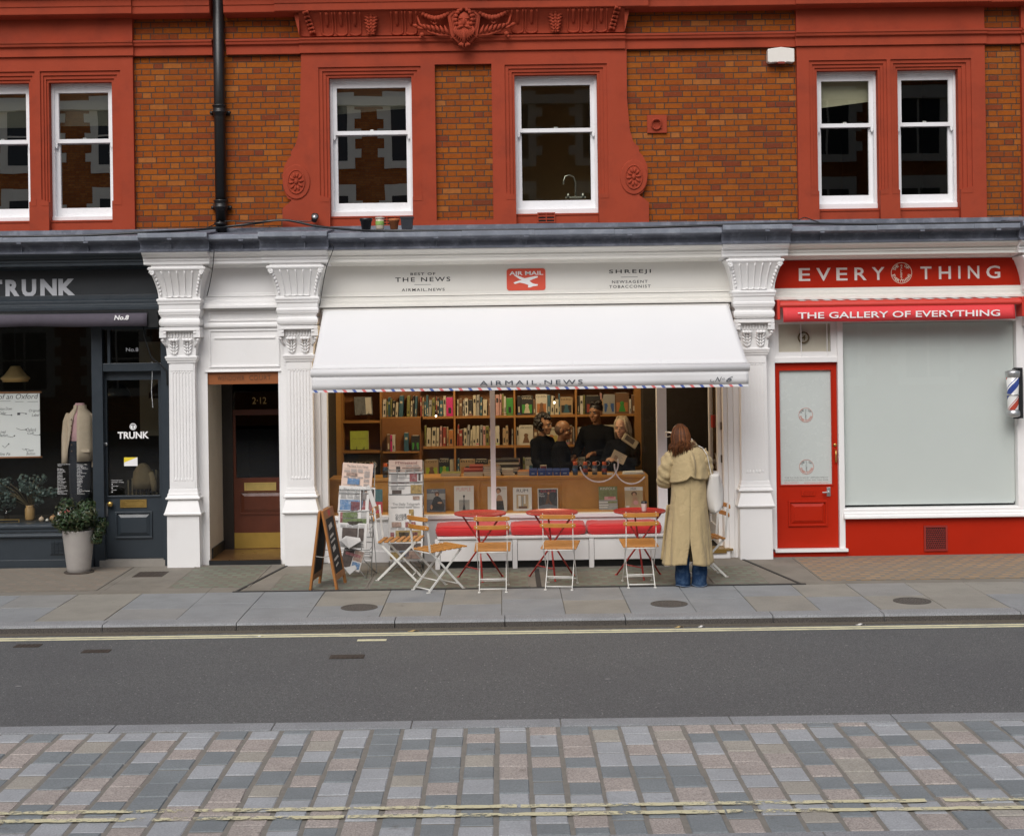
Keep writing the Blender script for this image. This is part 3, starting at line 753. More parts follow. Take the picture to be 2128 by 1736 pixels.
# sash windows
def sash(i, w_, blind=None, room=DROOM):
    a, b2, c, d, _, _ = w_
    yo = YT + .145
    fr = .028; st = .046; mid = 4.847 if 1 < i < 4 else (4.80 if i < 2 else 4.855)
    m = MB()
    holes(m, a, b2, c, d, [(a + fr, b2 - fr, c + .05, d - .03, .12, 'LRTB')], yo, edge=.12)
    m.box(a - .0, b2 + .0, yo - .02, yo - .001, c - .01, c + .048)
    holes(m, a + fr, b2 - fr, mid - .022, d - .03, [(a + fr + st, b2 - fr - st, mid + .022, d - .1, .04, 'LRTB')], yo + .025, edge=.04)
    holes(m, a + fr, b2 - fr, c + .05, mid + .024, [(a + fr + st, b2 - fr - st, c + .15, mid - .022, .04, 'LRTB')], yo + .069, edge=.04)
    for xx in (a + fr + .0, b2 - fr - .03): m.extr([(xx, mid - .022), (xx, mid - .06), (xx + .015, mid - .085), (xx + .03, mid - .06), (xx + .03, mid - .022)][::1], yo + .025, yo + .06)
    m.box((a + b2) / 2 - .02, (a + b2) / 2 + .02, yo + .05, yo + .075, mid + .022, mid + .04)
    wn_ = m.build('window', SASHW, bld, bevel=.003)
    for z0, z1, yy in ((mid + .02, d - .098, yo + .05), (c + .148, mid - .02, yo + .094)):
        m = MB(); m.box(a + fr + st - .002, b2 - fr - st + .002, yy, yy + .004, z0, z1); m.build('pane', GWIN if i < 3 else GWINR, wn_)
    if blind:
        m = MB(); z0, z1 = blind
        m.add([(a + .05, yo + .16, d - .03), (b2 - .05, yo + .16, d - .03), (b2 - .05, yo + .16, z1), (a + .05, yo + .16, z0), (a + .05, yo + .165, d - .03), (b2 - .05, yo + .165, d - .03), (b2 - .05, yo + .165, z1), (a + .05, yo + .165, z0)],
              [(3, 2, 1, 0), (4, 5, 6, 7), (2, 3, 7, 6)])
        m.build('blind', pm('blind_cloth', (.66, .62, .54), .8, .05), wn_)
    # the room behind
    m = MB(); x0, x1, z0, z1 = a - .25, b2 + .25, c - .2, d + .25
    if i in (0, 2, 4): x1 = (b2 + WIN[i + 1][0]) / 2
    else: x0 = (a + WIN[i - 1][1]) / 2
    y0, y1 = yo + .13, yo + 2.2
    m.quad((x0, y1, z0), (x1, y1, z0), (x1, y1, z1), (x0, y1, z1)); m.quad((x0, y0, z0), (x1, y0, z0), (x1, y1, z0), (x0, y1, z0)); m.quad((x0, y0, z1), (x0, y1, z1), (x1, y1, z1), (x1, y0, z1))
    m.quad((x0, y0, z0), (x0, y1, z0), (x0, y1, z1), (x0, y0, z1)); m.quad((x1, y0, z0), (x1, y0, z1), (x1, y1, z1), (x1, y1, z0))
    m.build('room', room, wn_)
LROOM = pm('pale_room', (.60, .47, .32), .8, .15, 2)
for i, w_ in enumerate(WIN):
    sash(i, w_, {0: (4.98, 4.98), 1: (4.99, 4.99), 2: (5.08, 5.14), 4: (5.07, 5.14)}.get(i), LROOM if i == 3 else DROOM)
# air bricks under the middle windows
for (u0, u1, v0, v1) in ((786, 820, 450, 467), (1118, 1153, 442, 461)):
    x0, x1, z0, z1 = X(u0, v0, YT), X(u1, v0, YT), Z(u0, v1, YT), Z(u0, v0, YT)
    m = MB(); yy = YT + .06
    m.box(x0, x1, yy + .006, yy + .013, z0, z1, 1)
    for k in range(4): zz = z0 + (z1 - z0) * k / 3; m.box(x0 - .005, x1 + .005, yy - .008, yy + .012, zz - .007, zz + .007)
    for k in range(3): xx = x0 + (x1 - x0) * k / 2; m.box(xx - .006, xx + .006, yy - .007, yy + .012, z0 - .007, z1 + .007)
    m.build('air_brick', [TERRA, DARK], bld)
m = MB(); x0, x1, z0, z1 = 1.671, 1.894, 4.78, 4.985; cx, cz = (x0 + x1) / 2, (z0 + z1) / 2
m.box(x0, x1, YB - .025, YB, z0, z1); holes(m, x0 + .06, x1 - .06, z0 + .05, z1 - .05, [(x0 + .075, x1 - .075, z0 + .065, z1 - .065, .015, 'LRTB')], YB - .04, edge=.016)
tag(m.build('wall_plate', TERRA, origin=(cx, YB, cz), bevel=.004), 'small square terracotta plate with a ring on the brickwork', 'wall plate')
wp = bpy.data.objects['wall_plate']
m = MB(); m.tube([(cx - .01 + .052 * math.cos(a), YB - .05 - .012 * math.sin(a), cz - .005 + .058 * math.sin(a)) for a in [2 * math.pi * i / 24 for i in range(24)]], .008, 6, closed=True); m.build('ring', TERRA, wp)
# lead weathering, cornice blocks over the pilasters
PX = [-3.56, -2.26, 2.776, 6.02]
segs = []; cur = -10
for p in PX: segs.append((cur, p - .375, 0)); segs.append((p - .375, p + .375, 1)); cur = p + .375
segs.append((cur, 10, 0))
m = MB()
for a, b2, blk in segs:
    d = .075 if blk else 0; dz = .018 if blk else 0
    m.profx([(YB, 3.70), (YB - .03, 3.775), (YB - .07, 3.77), (YB - .075, 3.72 + dz), (-.40 - d, 3.652 + dz), (-.425 - d, 3.645 + dz), (-.432 - d, 3.60 + dz), (-.415 - d, 3.583 + dz), (-.36 - d, 3.58 + dz), (-.325 - d, 3.55), (-.315 - d, 3.51), (-.36 - d, 3.487), (-.357 - d, 3.474), (YB, 3.474)][::-1], a, b2)
    x = a + random.uniform(.3, .7)
    while x < b2 - .1:
        m.box(x, x + .05, -.436 - d, -.3, 3.582 + dz, 3.655 + dz); m.box(x + .02, x + .03, -.345 - d, -.3, 3.49, 3.56); x += random.uniform(.7, 1.15)
for w_ in WIN:
    m.box(w_[0], w_[1], YT + .02, YT + .07, 3.70, 3.775)
m.build('lead_flashing', LEAD, bld)
m = MB(); rq = random.Random(2)                      # the rolled drip edge, with skylight on it put into a paler colour
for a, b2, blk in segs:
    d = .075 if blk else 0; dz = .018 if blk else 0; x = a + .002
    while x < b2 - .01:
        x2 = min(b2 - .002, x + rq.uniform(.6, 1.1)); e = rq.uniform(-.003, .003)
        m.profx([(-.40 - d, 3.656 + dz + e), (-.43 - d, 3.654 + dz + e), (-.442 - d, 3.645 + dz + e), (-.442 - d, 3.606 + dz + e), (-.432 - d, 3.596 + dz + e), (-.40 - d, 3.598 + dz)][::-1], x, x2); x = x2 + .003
m.build('lead_edge', pm('lead_skylit', (.20, .22, .26), .55, .35, 5, .5, 14, metal=.1, stain=(.32, .345, .39), sa=.8, ss=6), bld)
# ================================================================ shopfront helpers
def tx(mb, body, u0, u1, v0, v1, y, m=0, **k):
    um, vm = (u0 + u1) / 2, (v0 + v1) / 2
    return mb.text(body, X(u0, vm, y), X(u1, vm, y), Z(um, v1, y), Z(um, v0, y), y, m, **k)
def label_part(body, u0, u1, v0, v1, y, mat, parent, name='lettering', **k):
    m = MB(); tx(m, body, u0, u1, v0, v1, y, **k); return m.build(name, mat, parent)
def cornice(mb, x0, x1, d=0.0, m=0):
    mb.profx([(.05, 3.476), (-.345 - d, 3.476), (-.345 - d, 3.462), (-.335 - d, 3.452), (-.30 - d, 3.432), (-.29 - d, 3.42), (-.262 - d, 3.418), (-.262 - d, 3.385), (-.248 - d, 3.380), (-.248 - d, 3.345), (-.225 - d, 3.34), (-.06 - d * .6, 3.335), (-.045 - d * .6, 3.325), (-.02, 3.315), (.05, 3.30)], x0, x1, m)
def shelfmould(mb, x0, x1, z1, z0, y=0.0, m=0):
    h = z1 - z0
    mb.profx([(.05, z1), (y - .02, z1), (y - .022, z1 - h * .25), (y - .045, z1 - h * .4), (y - .045, z1 - h * .62), (y - .085, z1 - h * .72), (y - .10, z1 - h * .78), (y - .10, z0), (.05, z0)], x0, x1, m)
def panel(mb, x0, x1, z0, z1, y, m=0, r=.018, w=.035):
    """raised and fielded door panel on plane y"""
    for (a, b2, c, d) in ((x0, x1, z1 - .02, z1), (x0, x1, z0, z0 + .02), (x0, x0 + .02, z0 + .02, z1 - .02), (x1 - .02, x1, z0 + .02, z1 - .02)):
        mb.box(a, b2, y - r, y + .004, c, d, m)
    a, b2, c, d = x0 + .03, x1 - .03, z0 + .03, z1 - .03
    mb.add([(a, y - .001, c), (b2, y - .001, c), (b2, y - .001, d), (a, y - .001, d), (a + w, y - r, c + w), (b2 - w, y - r, c + w), (b2 - w, y - r, d - w), (a + w, y - r, d - w)],
           [(4, 5, 6, 7), (0, 1, 5, 4), (1, 2, 6, 5), (2, 3, 7, 6), (3, 0, 4, 7)], m)
def pilaster(px, parent, mat, handed=0):
    yb = .06
    m = MB()
    m.loft(px, [(.603, .152, -.13), (2.262, .142, -.125)], yb)
    for i in range(7):                                         # fillets between the flutes
        xx = px + (i - 3) * .035
        m.loft(xx, [(.96, .008, -.1345), (2.16, .0075, -.1315)], -.12)
        if i < 6:
            m.ball((xx + .0175, -.1275, .965), .013, .008, .024, 8, 6); m.ball((xx + .0175, -.126, 2.16), .011, .004, .012, 8, 6)
    m.loft(px, [(.87, .134, -.1345), (.95, .133, -.134)], -.12); m.loft(px, [(2.172, .127, -.1315), (2.258, .127, -.131)], -.12)
    sh = m.build('pilaster', mat, parent)
    m = MB()
    m.loft(px, [(.0, .182, -.165), (.575, .178, -.165)], yb)
    m.loft(px, [(.575, .192, -.178), (.585, .206, -.196), (.60, .208, -.198), (.612, .20, -.19), (.66, .186, -.175), (.74, .165, -.150), (.752, .162, -.146)], yb)
    m.loft(px, [(.752, .186, -.172), (.762, .192, -.178), (.775, .19, -.176), (.782, .178, -.165), (.80, .172, -.158), (.815, .172, -.158), (.82, .165, -.15), (.865, .157, -.142), (.868, .152, -.135)], yb)
    m.build('base', mat, sh, bevel=.003)
    m = MB()
    m.loft(px, [(2.262, .155, -.14), (2.285, .158, -.143), (2.29, .168, -.152), (2.31, .172, -.156), (2.316, .178, -.162), (2.334, .178, -.162), (2.34, .164, -.15)], yb)
    m.loft(px, [(2.338, .158, -.142), (2.44, .168, -.148), (2.50, .188, -.165), (2.535, .20, -.175)], yb)
    rq = random.Random(5)
    for sg in (-.5, .5):                                        # acanthus leaves of the capital
        cx = px + sg * .15
        for k in range(4):
            z = 2.37 + .036 * k; wq = .045 + .008 * k
            for q in (-1, 1): m.tube([(cx, -.148, z - .025), (cx + q * wq * .6, -.158 - .004 * k, z + .01), (cx + q * wq, -.152, z + .034)], [.006, .012, .003], 6)
            m.ball((cx, -.158 - .004 * k, z), .010, .008, .020, 8, 6)
        m.ball((cx, -.185, 2.515), .026, .02, .02, 8, 6)
    for xx in (-.19, -.11, -.04, .04, .11, .19):
        m.tube([(px + xx * .8, -.15, 2.44), (px + xx, -.17, 2.49), (px + xx * 1.06, -.19, 2.52), (px + xx * 1.04, -.195, 2.505)], [.012, .016, .013, .008], 6)
        m.ball((px + xx * 1.02, -.185, 2.515), .022, .018, .018, 8, 6)
    m.build('capital', mat, sh)
    m = MB()
    # scrolled block above the capital
    m.loft(px, [(2.535, .15, -.15), (2.60, .155, -.155), (2.652, .16, -.16)], yb)
    m.box(px - .222, px + .222, -.215, yb, 2.612, 2.656)
    for sg in (-1, 1):
        m.box(px + sg * .225, px + sg * .15, -.212, yb, 2.54, 2.6115)
        m.box(px + sg * .18, px + sg * .15, -.222, -.2125, 2.585, 2.60)
    m.box(px - .18, px + .18, -.222, -.2155, 2.618, 2.63)
    for i in range(9): m.box(px - .14 + .0325 * i, px - .125 + .0325 * i, -.17, -.15, 2.545, 2.605)
    # cushion
    m.loft(px, [(2.664, .20, -.185), (2.668, .214, -.20), (2.685, .224, -.212), (2.71, .227, -.216), (2.735, .224, -.212), (2.75, .212, -.198), (2.755, .20, -.185)], yb)
    m.loft(px, [(2.656, .18, -.17), (2.664, .18, -.17)], yb)
    m.loft(px, [(2.755, .208, -.19), (2.772, .208, -.19), (2.776, .214, -.197), (2.79, .218, -.2), (2.795, .226, -.208), (2.815, .228, -.21), (2.818, .232, -.214), (2.84, .232, -.214), (2.85, .225, -.208), (2.905, .225, -.208), (2.912, .235, -.218), (2.94, .238, -.222), (2.946, .246, -.23), (2.965, .246, -.23), (2.972, .236, -.22)], yb)
    m.build('entablature', mat, sh, bevel=.002)
    m = MB()                                                     # fluted console flaring to the cornice
    lev = []
    for i in range(13):
        t = i / 12; e = t ** 1.7
        lev.append((2.972 + .30 * t, .228 + .072 * e, -.205 - .115 * e))
    lev += [(3.285, .312, -.335), (3.30, .318, -.34), (3.312, .31, -.33), (3.318, .285, -.30), (3.345, .285, -.30)]
    m.loft(px, lev, yb, 0, False)
    for i in range(5):
        f = -.5 + i / 4
        pts = []
        for k in range(11):
            t = k / 10 * .95 + .04; e = t ** 1.7
            pts.append((px + f * (.27 + .075 * e), -.207 - .115 * e, 2.972 + .30 * t))
        m.tube(pts, .009, 6)
        if i < 4:
            q = [(px + (f + .125 + .115 * math.cos(a)) * .285, -.212, 3.0 - .014 * math.sin(a)) for a in [math.pi * j / 8 for j in range(9)]]
            m.tube(q, .008, 6)
    for sg in (-1, 1):
        for k in range(7):
            t = .95 - .13 * k; e = t ** 1.7
            m.ball((px + sg * (.195 + .075 * e), -.21 - .115 * e, 2.972 + .30 * t), .02 - .0012 * k, .016, .022, 8, 6)
        t = .93; e = t ** 1.7; cx, cz = px + sg * (.205 + .075 * e), 2.972 + .30 * t
        m.tube([(cx + sg * .03 * math.cos(a) * (1 - a / 12), -.21 - .115 * e - .012, cz + .03 * math.sin(a) * (1 - a / 12)) for a in [.6 * i for i in range(14)]], .008, 6)
    m.build('console', mat, sh)
    m = MB(); cornice(m, px - .36, px + .36, .075); m.build('cornice_block', mat, sh)
    return sh
def letterplate(x0, x1, z0, z1, y, mat, parent):
    m = MB(); holes(m, x0, x1, z0, z1, [(x0 + .022, x1 - .022, z0 + .018, z1 - .018, .006, 'LRTB')], y - .01, edge=.01)
    m.box(x0 + .024, x1 - .024, y - .008, y - .001, z0 + .02, z1 - .02)
    return m.build('letter_plate', mat, parent)

# ================================================================ charcoal shopfront on the left
tr = thing('shopfront', 'charcoal clothes shopfront with grey TRUNK lettering and a glazed door', 'shopfront', (-6, 0, 0))
XL = -8.6; XR = PX[0] - .13
m = MB(); cornice(m, -9.4, PX[0] - .36); shelfmould(m, XL, XR - .0, 3.03, 2.86); m.build('cornice', CHAR, tr, bevel=.002)
fas = MB().box(XL, XR, .0, .06, 3.025, 3.31).build('fascia', pm('fascia_dark', (.024, .028, .032), .4, .1), tr)
m = MB(); tx(m, 'T', -27, 4.8, 581.5, 618, -.0005, bold=.05); tx(m, 'R', 11.5, 42, 581, 617.5, -.0005, bold=.05); tx(m, 'U', 45.5, 75.5, 580, 616.5, -.0005, bold=.05); tx(m, 'N', 84, 118, 579.5, 616, -.0005, bold=.05); tx(m, 'K', 121.5, 158, 579, 615.5, -.0005, bold=.05)
m.build('lettering', GREYL, fas)
# frame, sill, stall riser
yg = .05
xw1 = X(195, 900, yg); xd0 = X(213, 950, .08); xd1 = X(341, 950, .08)
m = MB()
m.box(xw1, X(215, 900, .0), -.012, .12, .0, 2.86); m.box(xd1, XR + .02, -.02, .12, 0, 2.86)
m.box(X(215, 900, 0), xd1, .0, .12, 2.175, 2.265); m.box(X(215, 900, 0), xd1, .0, .12, 2.64, 2.86); m.box(XL, xw1, .0, .12, 2.70, 2.86)
m.box(XL, XL + .1, -.01, .12, 0, 2.86)
m.box(X(222, 700, 0), X(228, 700, 0), .01, .09, 2.265, 2.64)
m.profx([(.14, .49), (-.03, .485), (-.06, .47), (-.06, .445), (-.045, .435), (-.045, .40), (-.03, .39), (-.055, .365), (-.055, .345), (-.03, .335), (.14, .335)], XL, xw1)
m.box(XL, xw1, -.02, .1, 0, .336)
m.box(XL, xw1, -.035, .1, 0, .09)
m.build('frame', CHAR, tr, bevel=.003)
m = MB(); x0, x1, z0, z1 = X(104, 1140, -.02), X(144, 1140, -.02), .145, .30
m.box(x0, x1, -.03, -.02, z0, z1, 0)
for k in range(9):
    zz = z0 + .015 + (z1 - z0 - .03) * k / 8
    for q in range(4): xx = x0 + .012 + (x1 - x0 - .024) * q / 4; m.box(xx, xx + (x1 - x0) / 4 - .012, -.04, -.03, zz - .004, zz + .004)
m.build('vent', CHAR, tr)
MB().box(XL + .1, xw1, yg, yg + .006, .486, 2.70).build('pane', GSHOP, tr)
MB().box(X(228, 700, 0), xd1, yg, yg + .005, 2.265, 2.64).build('pane', GDARK, tr)
# door
yd = .085
dr = MB()
dz0, dz1 = .075, 2.172
gx0, gx1, gz0, gz1 = X(223, 900, yd), X(330, 900, yd), .78, 2.075
holes(dr, xd0 - .015, xd1 - .001, dz0, dz1, [(gx0, gx1, gz0, gz1, .045, 'LRTB')], yd, edge=.045)
panel(dr, X(240, 1090, yd), X(317, 1090, yd), .30, .60, yd)
dr.box(gx0 - .01, gx1 + .01, yd - .012, yd, gz0 - .02, gz0)
door = dr.build('door', CHAR, tr, bevel=.003)
MB().box(gx0, gx1, yd + .02, yd + .025, gz0, gz1).build('pane', GDARK, door)
letterplate(X(250, 1045, yd), X(305, 1045, yd), .645, .735, yd, BRASS, door)
m = MB(); kx, kz = X(231, 1048, yd), .69
m.M = Matrix.Translation((kx, yd, kz)) @ Matrix.Rotation(R(90), 4, 'X'); m.lathe([(.022, 0), (.022, .006), (.012, .012), (.012, .03), (.026, .04), (.032, .052), (.026, .064), (.008, .068)], n=16); m.build('knob', BRASS, door)
m = MB(); kx, kz = X(226, 918, yd), 1.36
m.M = Matrix.Translation((kx - .03, yd, kz)) @ Matrix.Rotation(R(90), 4, 'X'); m.lathe([(.02, 0), (.02, .012), (.012, .016)], n=14); m.build('lock', STEEL, door)
m = MB(); m.box(kx - .04, kx - .02, yd - .008, yd, .55, .70); m.build('plate', STEEL, door)
m = MB(); tx(m, 'TRUNK', 244.5, 309.5, 896.5, 911, yd + .018, bold=.03, depth=.001)
cx, cz = X(276.5, 886, yd + .018), Z(276.5, 886, yd + .018)
m.extr(arc(cx, cz, .038, .038, 0, 360, 28)[:-1], yd + .0165, yd + .018); m.build('lettering', WHITEL, door)
m = MB(); tx(m, 'T', 273, 280, 882, 890, yd + .016, bold=.03, depth=.0006); m.tube([(p[0], yd + .016, p[1]) for p in arc(cx, cz, .03, .03, 0, 360, 28)[:-1]], .0018, 4, closed=True)
m.build('lettering', DARK, door)
m = MB(); x0, x1, z0, z1 = X(257, 959, yd), X(285, 959, yd), Z(271, 968, yd), Z(271, 950, yd)
m.box(x0, x1, yd + .016, yd + .0185, z0, z1, 0); m.add([(x0, yd + .0155, z1), (x0, yd + .0155, z0 + .04), (x1, yd + .0155, z1)], [(0, 1, 2)], 1); 
m.build('sticker', [WHITEL, pm('sticker_yellow', (.8, .62, .03), .6, .05)], door)
m = MB()
for i, t in enumerate(('Opening hours', 'Monday - Friday', '-', 'Saturday', '-', 'Sunday', '-')):
    wv = len(t) * 1.7; tx(m, t, 232, 232 + max(wv, 2), 1022 - 4 * (6 - i) - 1.8, 1022 - 4 * (6 - i) + .7, yd + .018, depth=.0005)
m.build('lettering', WHITEL, door)
m = MB(); tx(m, 'No.8', 262, 287.5, 722, 730, yg - .001, depth=.001); m.build('lettering', GREYL, tr)
MB().box(xd0 - .02, xd1 + .02, -.03, .2, .0, .07).build('door_step', pm('stone_step', (.27, .25, .22), .8, .2, 8, .3), tr)
# names of the stocked makers on the glass: two columns of small white lines
m = MB(); rl = random.Random(11)
wl = ['A Kind of Guise', 'Alden', 'Anonymous', 'Barena', 'Boglioli', 'Camoshita', 'Caruso', 'Common', 'Drakes', 'Filson', 'Gloverall', 'Incotex', 'Inis Meain', 'Jamieson', 'Kaptain', 'La Portegna', 'Mackintosh', 'Merz', 'Massimo Alba', 'Needles', 'New Balance', 'Nigel Cabourn', 'Orslow', 'Orazio', 'Ring Jacket', 'Roda', 'Salvatore', 'Sunspel', 'Tabata', 'Tubular', 'Valstar', 'Velva', 'West', 'Wigens', 'YMC', 'Zanone']
for c in range(2):
    for k in range(21):
        u0 = 119.5 if c == 0 else 160; v = 963 + 3.05 * k - c * 1.0 + (0 if c == 0 else 1.5)
        if c == 0 and k == 2: continue
        t = wl[(c * 18 + k) % len(wl)]
        tx(m, t, u0, u0 + len(t) * 1.75, v, v + 2.0, yg - .0008, depth=0)
m.build('lettering', WHITEL, tr)
# closed awning above the window
aw = thing('awning', 'rolled dark awning with a grey No.8 valance', 'awning', (-6, -.1, 2.8))
m = MB(); m.box(XL, X(330, 660, -.12), -.2, -.1, 2.72, 2.855); m.box(X(308, 660, -.16), X(331, 660, -.16), -.24, -.1, 2.66, 2.80); m.tube([(XL, -.24, 2.815), (X(306, 655, -.24), -.24, 2.815)], .02, 10); m.build('cassette', DARK, aw)
xa1 = X(305.5, 662, -.27); m = MB(); nx = 70; vs = []
for i in range(nx + 1):
    x = XL + (xa1 - XL) * i / nx
    sag = .006 * math.sin(x * 2.1) + .004 * math.sin(x * 5.7)
    vs += [(x, -.262, 2.818), (x, -.275 + .01 * math.sin(x * 3.3), 2.75), (x, -.27 + .016 * math.sin(x * 3.3), 2.676 + sag)]
m.add(vs, [q for i in range(nx) for q in ((3 * i, 3 * i + 1, 3 * i + 4, 3 * i + 3), (3 * i + 1, 3 * i + 2, 3 * i + 5, 3 * i + 4))], 0, True)
val = m.build('valance', pm('valance_grey', (.075, .064, .082), .85, .15, 8, .1, 200), aw)
sm_ = val.modifiers.new('solid', 'SOLIDIFY'); sm_.thickness = .003
m = MB(); tx(m, 'No.8', 237, 268, 654.5, 664.5, -.292, bold=.03, shear=.2, depth=.001); m.build('lettering', WHITEL, val)
m = MB(); m.tube([P(298, 676, -.12), P(300, 700, -.1), P(314, 742, -.08), P(321, 748, -.06), P(336, 758, -.05), P(346, 770, -.045), P(348, 800, -.045)], .008, 8)
tag(m.build('cable', DARK, origin=P(346, 770, -.045)), 'black cable hanging in a curve over the charcoal door transom', 'cable')
m = MB(); q = [P(316 + 1.6 * math.sin(i * .2) * (i / 40), 752 + i * 2.4, .02) for i in range(40)]
for i, p in enumerate(q): m.ball(p, .006, .006, .008, 6, 4)
tag(m.build('bead_chain', STEEL, origin=q[0]), 'thin bead chain hanging in front of the charcoal shop door', 'chain')
# inside: dark room, window platform
m = MB(); x0, x1, y0, y1, z1 = XL, XR, .13, 3.4, 2.9
m.quad((x0, y1, 0), (x1, y1, 0), (x1, y1, z1), (x0, y1, z1)); m.quad((x0, y0, .0), (x1, y0, .0), (x1, y1, .0), (x0, y1, .0)); m.quad((x0, y0, z1), (x0, y1, z1), (x1, y1, z1), (x1, y0, z1))
m.quad((x0, y0, 0), (x0, y1, 0), (x0, y1, z1), (x0, y0, z1)); m.quad((x1, y0, 0), (x1, y0, z1), (x1, y1, z1), (x1, y1, 0))
m.box(x0, xw1, .12, 1.0, .4, .47)
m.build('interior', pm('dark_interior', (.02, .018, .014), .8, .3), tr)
# pendant lamp
lx, ly = X(32, 775, .9), .9
t = thing('pendant_lamp', 'pale wooden pendant lamp hanging in the charcoal shop window', 'lamp', (lx, ly, 2.0))
m = MB(); lz = Z(32, 793, ly)
m.lathe([(.005, .19), (.055, .185), (.06, .175), (.09, .13), (.125, .085), (.165, .05), (.168, .035), (.15, .02), (.145, .0), (.14, .0), (.12, .03)], (lx, ly, lz), 32); m.build('lamp_shade', pm('lamp_wood', (.62, .44, .20), .6, .15), t)
m = MB(); m.tube([(lx, ly, lz + .19), (lx, ly, 2.9)], .005, 6); m.build('cord', DARK, t)
m = MB(); m.ball((lx, ly, lz + .05), .04); m.build('bulb', emat('lamp_bulb', (1, .8, .5), 4), t)
pd = bpy.data.lights.new('lamp_light', 'POINT'); pd.energy = 5; pd.color = (1, .75, .45); pd.shadow_soft_size = .05
po = bpy.data.objects.new('lamp_light', pd); COL.objects.link(po); po.parent = t; po.location = Vector((lx, ly, lz - .04)) - Vector((lx, ly, 2.0))
# wall chart
yc = .42
x0, x1, z0, z1 = X(-75, 880, yc), X(83, 880, yc), Z(40, 948, yc), Z(40, 816, yc)
t = thing('wall_chart', 'white chart headed Anatomy of an Oxford hanging in the window', 'chart', ((x0 + x1) / 2, yc, z0))
INK = pm('ink', (.06, .06, .07), .8, .1); PAPER = pm('paper', (.70, .70, .70), .8, .04)
m = MB(); m.box(x0, x1, yc, yc + .004, z0, z1)
m.text('Anatomy of an Oxford', X(-66, 826, yc), X(79.5, 826, yc), Z(40, 832, yc), Z(40, 818, yc), yc, 1, depth=.0006, shear=.25)
for (u0, u1, v) in ((-5, 22, 833), (31, 49, 834), (57, 79, 834)): m.box(X(u0, v, yc), X(u1, v, yc), yc - .001, yc, Z(u0, v, yc) - .004, Z(u0, v, yc), 1)
for (t2, u0, u1, v0, v1) in (('Button Down', -5, 25, 846, 852), ('Collar', -2, 13, 855, 861), ('Original', 60, 83, 850, 857), ('Label', 66, 82, 859, 865), ('Lined', -2, 12, 894, 900), ('Placket', -3, 16, 901, 907), ('Oxford', 55, 75, 889, 896), ('Cuff', 57, 71, 897, 902), ('Slim Fit', -4, 22, 940, 946), ('Chest', 55, 70, 932, 938), ('Button', 55, 73, 939, 945), ('Label', 35, 48, 963, 967)):
    if v1 < 948: m.text(t2, X(u0, v0, yc), X(u1, v0, yc), Z(u0, v1, yc), Z(u0, v0, yc), yc, 1, depth=.0005, shear=.25)
for pts in ([(2, 860), (12, 862), (24, 862)], [(38, 858), (46, 857), (54, 859)], [(34, 889), (44, 893), (54, 892)], [(68, 902), (76, 904), (83, 903)], [(16, 906), (25, 908), (30, 905)], [(46, 932), (50, 934), (54, 933)], [(5, 925), (10, 930), (18, 922)]):
    m.tube([P(a, b2, yc - .001) for a, b2 in pts], .0022, 5, 1); m.ball(P(*pts[-1], yc - .001), .008, .002, .008, 8, 6, 1)
for k in range(3): m.tube([P(-30 + 18 * math.sin(.7 * i) + 3 * k, 850 + 8 * i, yc - .001) for i in range(11)], .0012, 4, 1)
m.box(X(36, 866, yc), X(42, 866, yc), yc - .001, yc, Z(38, 862, yc), Z(38, 857, yc), 1)
m.build('sheet', [PAPER, INK], t)
m = MB(); m.tube([(x0 - .02, yc, z1 + .005), (x1 + .02, yc, z1 + .005)], .011, 8); m.tube([(x0 - .02, yc, z0 - .01), (x1 + .02, yc, z0 - .01)], .011, 8)
m.build('batten', pm('batten_wood', (.28, .12, .05), .5, .2), t)
# jacket on a headless stand
mx, my = X(166, 900, .55), .55
t = thing('tailors_dummy', 'headless dummy wearing an open cream jacket over a pink shirt', 'mannequin', (mx, my, .47))
JK = pm('jacket_cream', (.47, .38, .29), .9, .12, 20, .3, 150); 
def ell(cx, cy, cz, rx, ry, n=24, a0=0, a1=360, f=None):
    out = []
    for k in range(n):
        a = R(a0 + (a1 - a0) * k / (n if a1 - a0 >= 360 else n - 1)); s_ = 1 + (f(a) if f else 0)
        out.append((cx + rx * s_ * math.cos(a), cy + ry * s_ * math.sin(a), cz))
    return out
k_ = .00557
def zz_(v): return Z(166, v, my)
m = MB(); m.rings([ell(mx + .005, my, z, rx, ry) for z, rx, ry in ((zz_(930), .13, .09), (zz_(900), .125, .09), (zz_(880), .135, .095), (zz_(862), .14, .09), (zz_(852), .08, .06), (zz_(840), .055, .055), (zz_(837), .05, .05))]); m.build('shirt', pm('shirt_pink', (.52, .31, .33), .9, .1, 30), t)
m = MB(); rsx = []
for z, rx, ry in ((zz_(957), .168, .13), (zz_(930), .162, .13), (zz_(900), .152, .125), (zz_(878), .152, .12), (zz_(863), .148, .105), (zz_(855), .11, .085), (zz_(848), .075, .075), (zz_(841), .07, .07)):
    gp = 14 + 40 * max(0, min(1, (zz_(853) - z) / .5))
    rsx.append(ell(mx + .005, my, z, rx, ry, 28, -90 - 2, 270 - gp, lambda a: .02 * math.sin(7 * a)))
n_ = 28; vs = [p for r in rsx for p in r]
m.add(vs, [(i * n_ + k, i * n_ + k + 1, (i + 1) * n_ + k + 1, (i + 1) * n_ + k) for i in range(len(rsx) - 1) for k in range(n_ - 1)], 0, True)
ja = m.build('jacket', JK, t); q = ja.modifiers.new('solid', 'SOLIDIFY'); q.thickness = .008
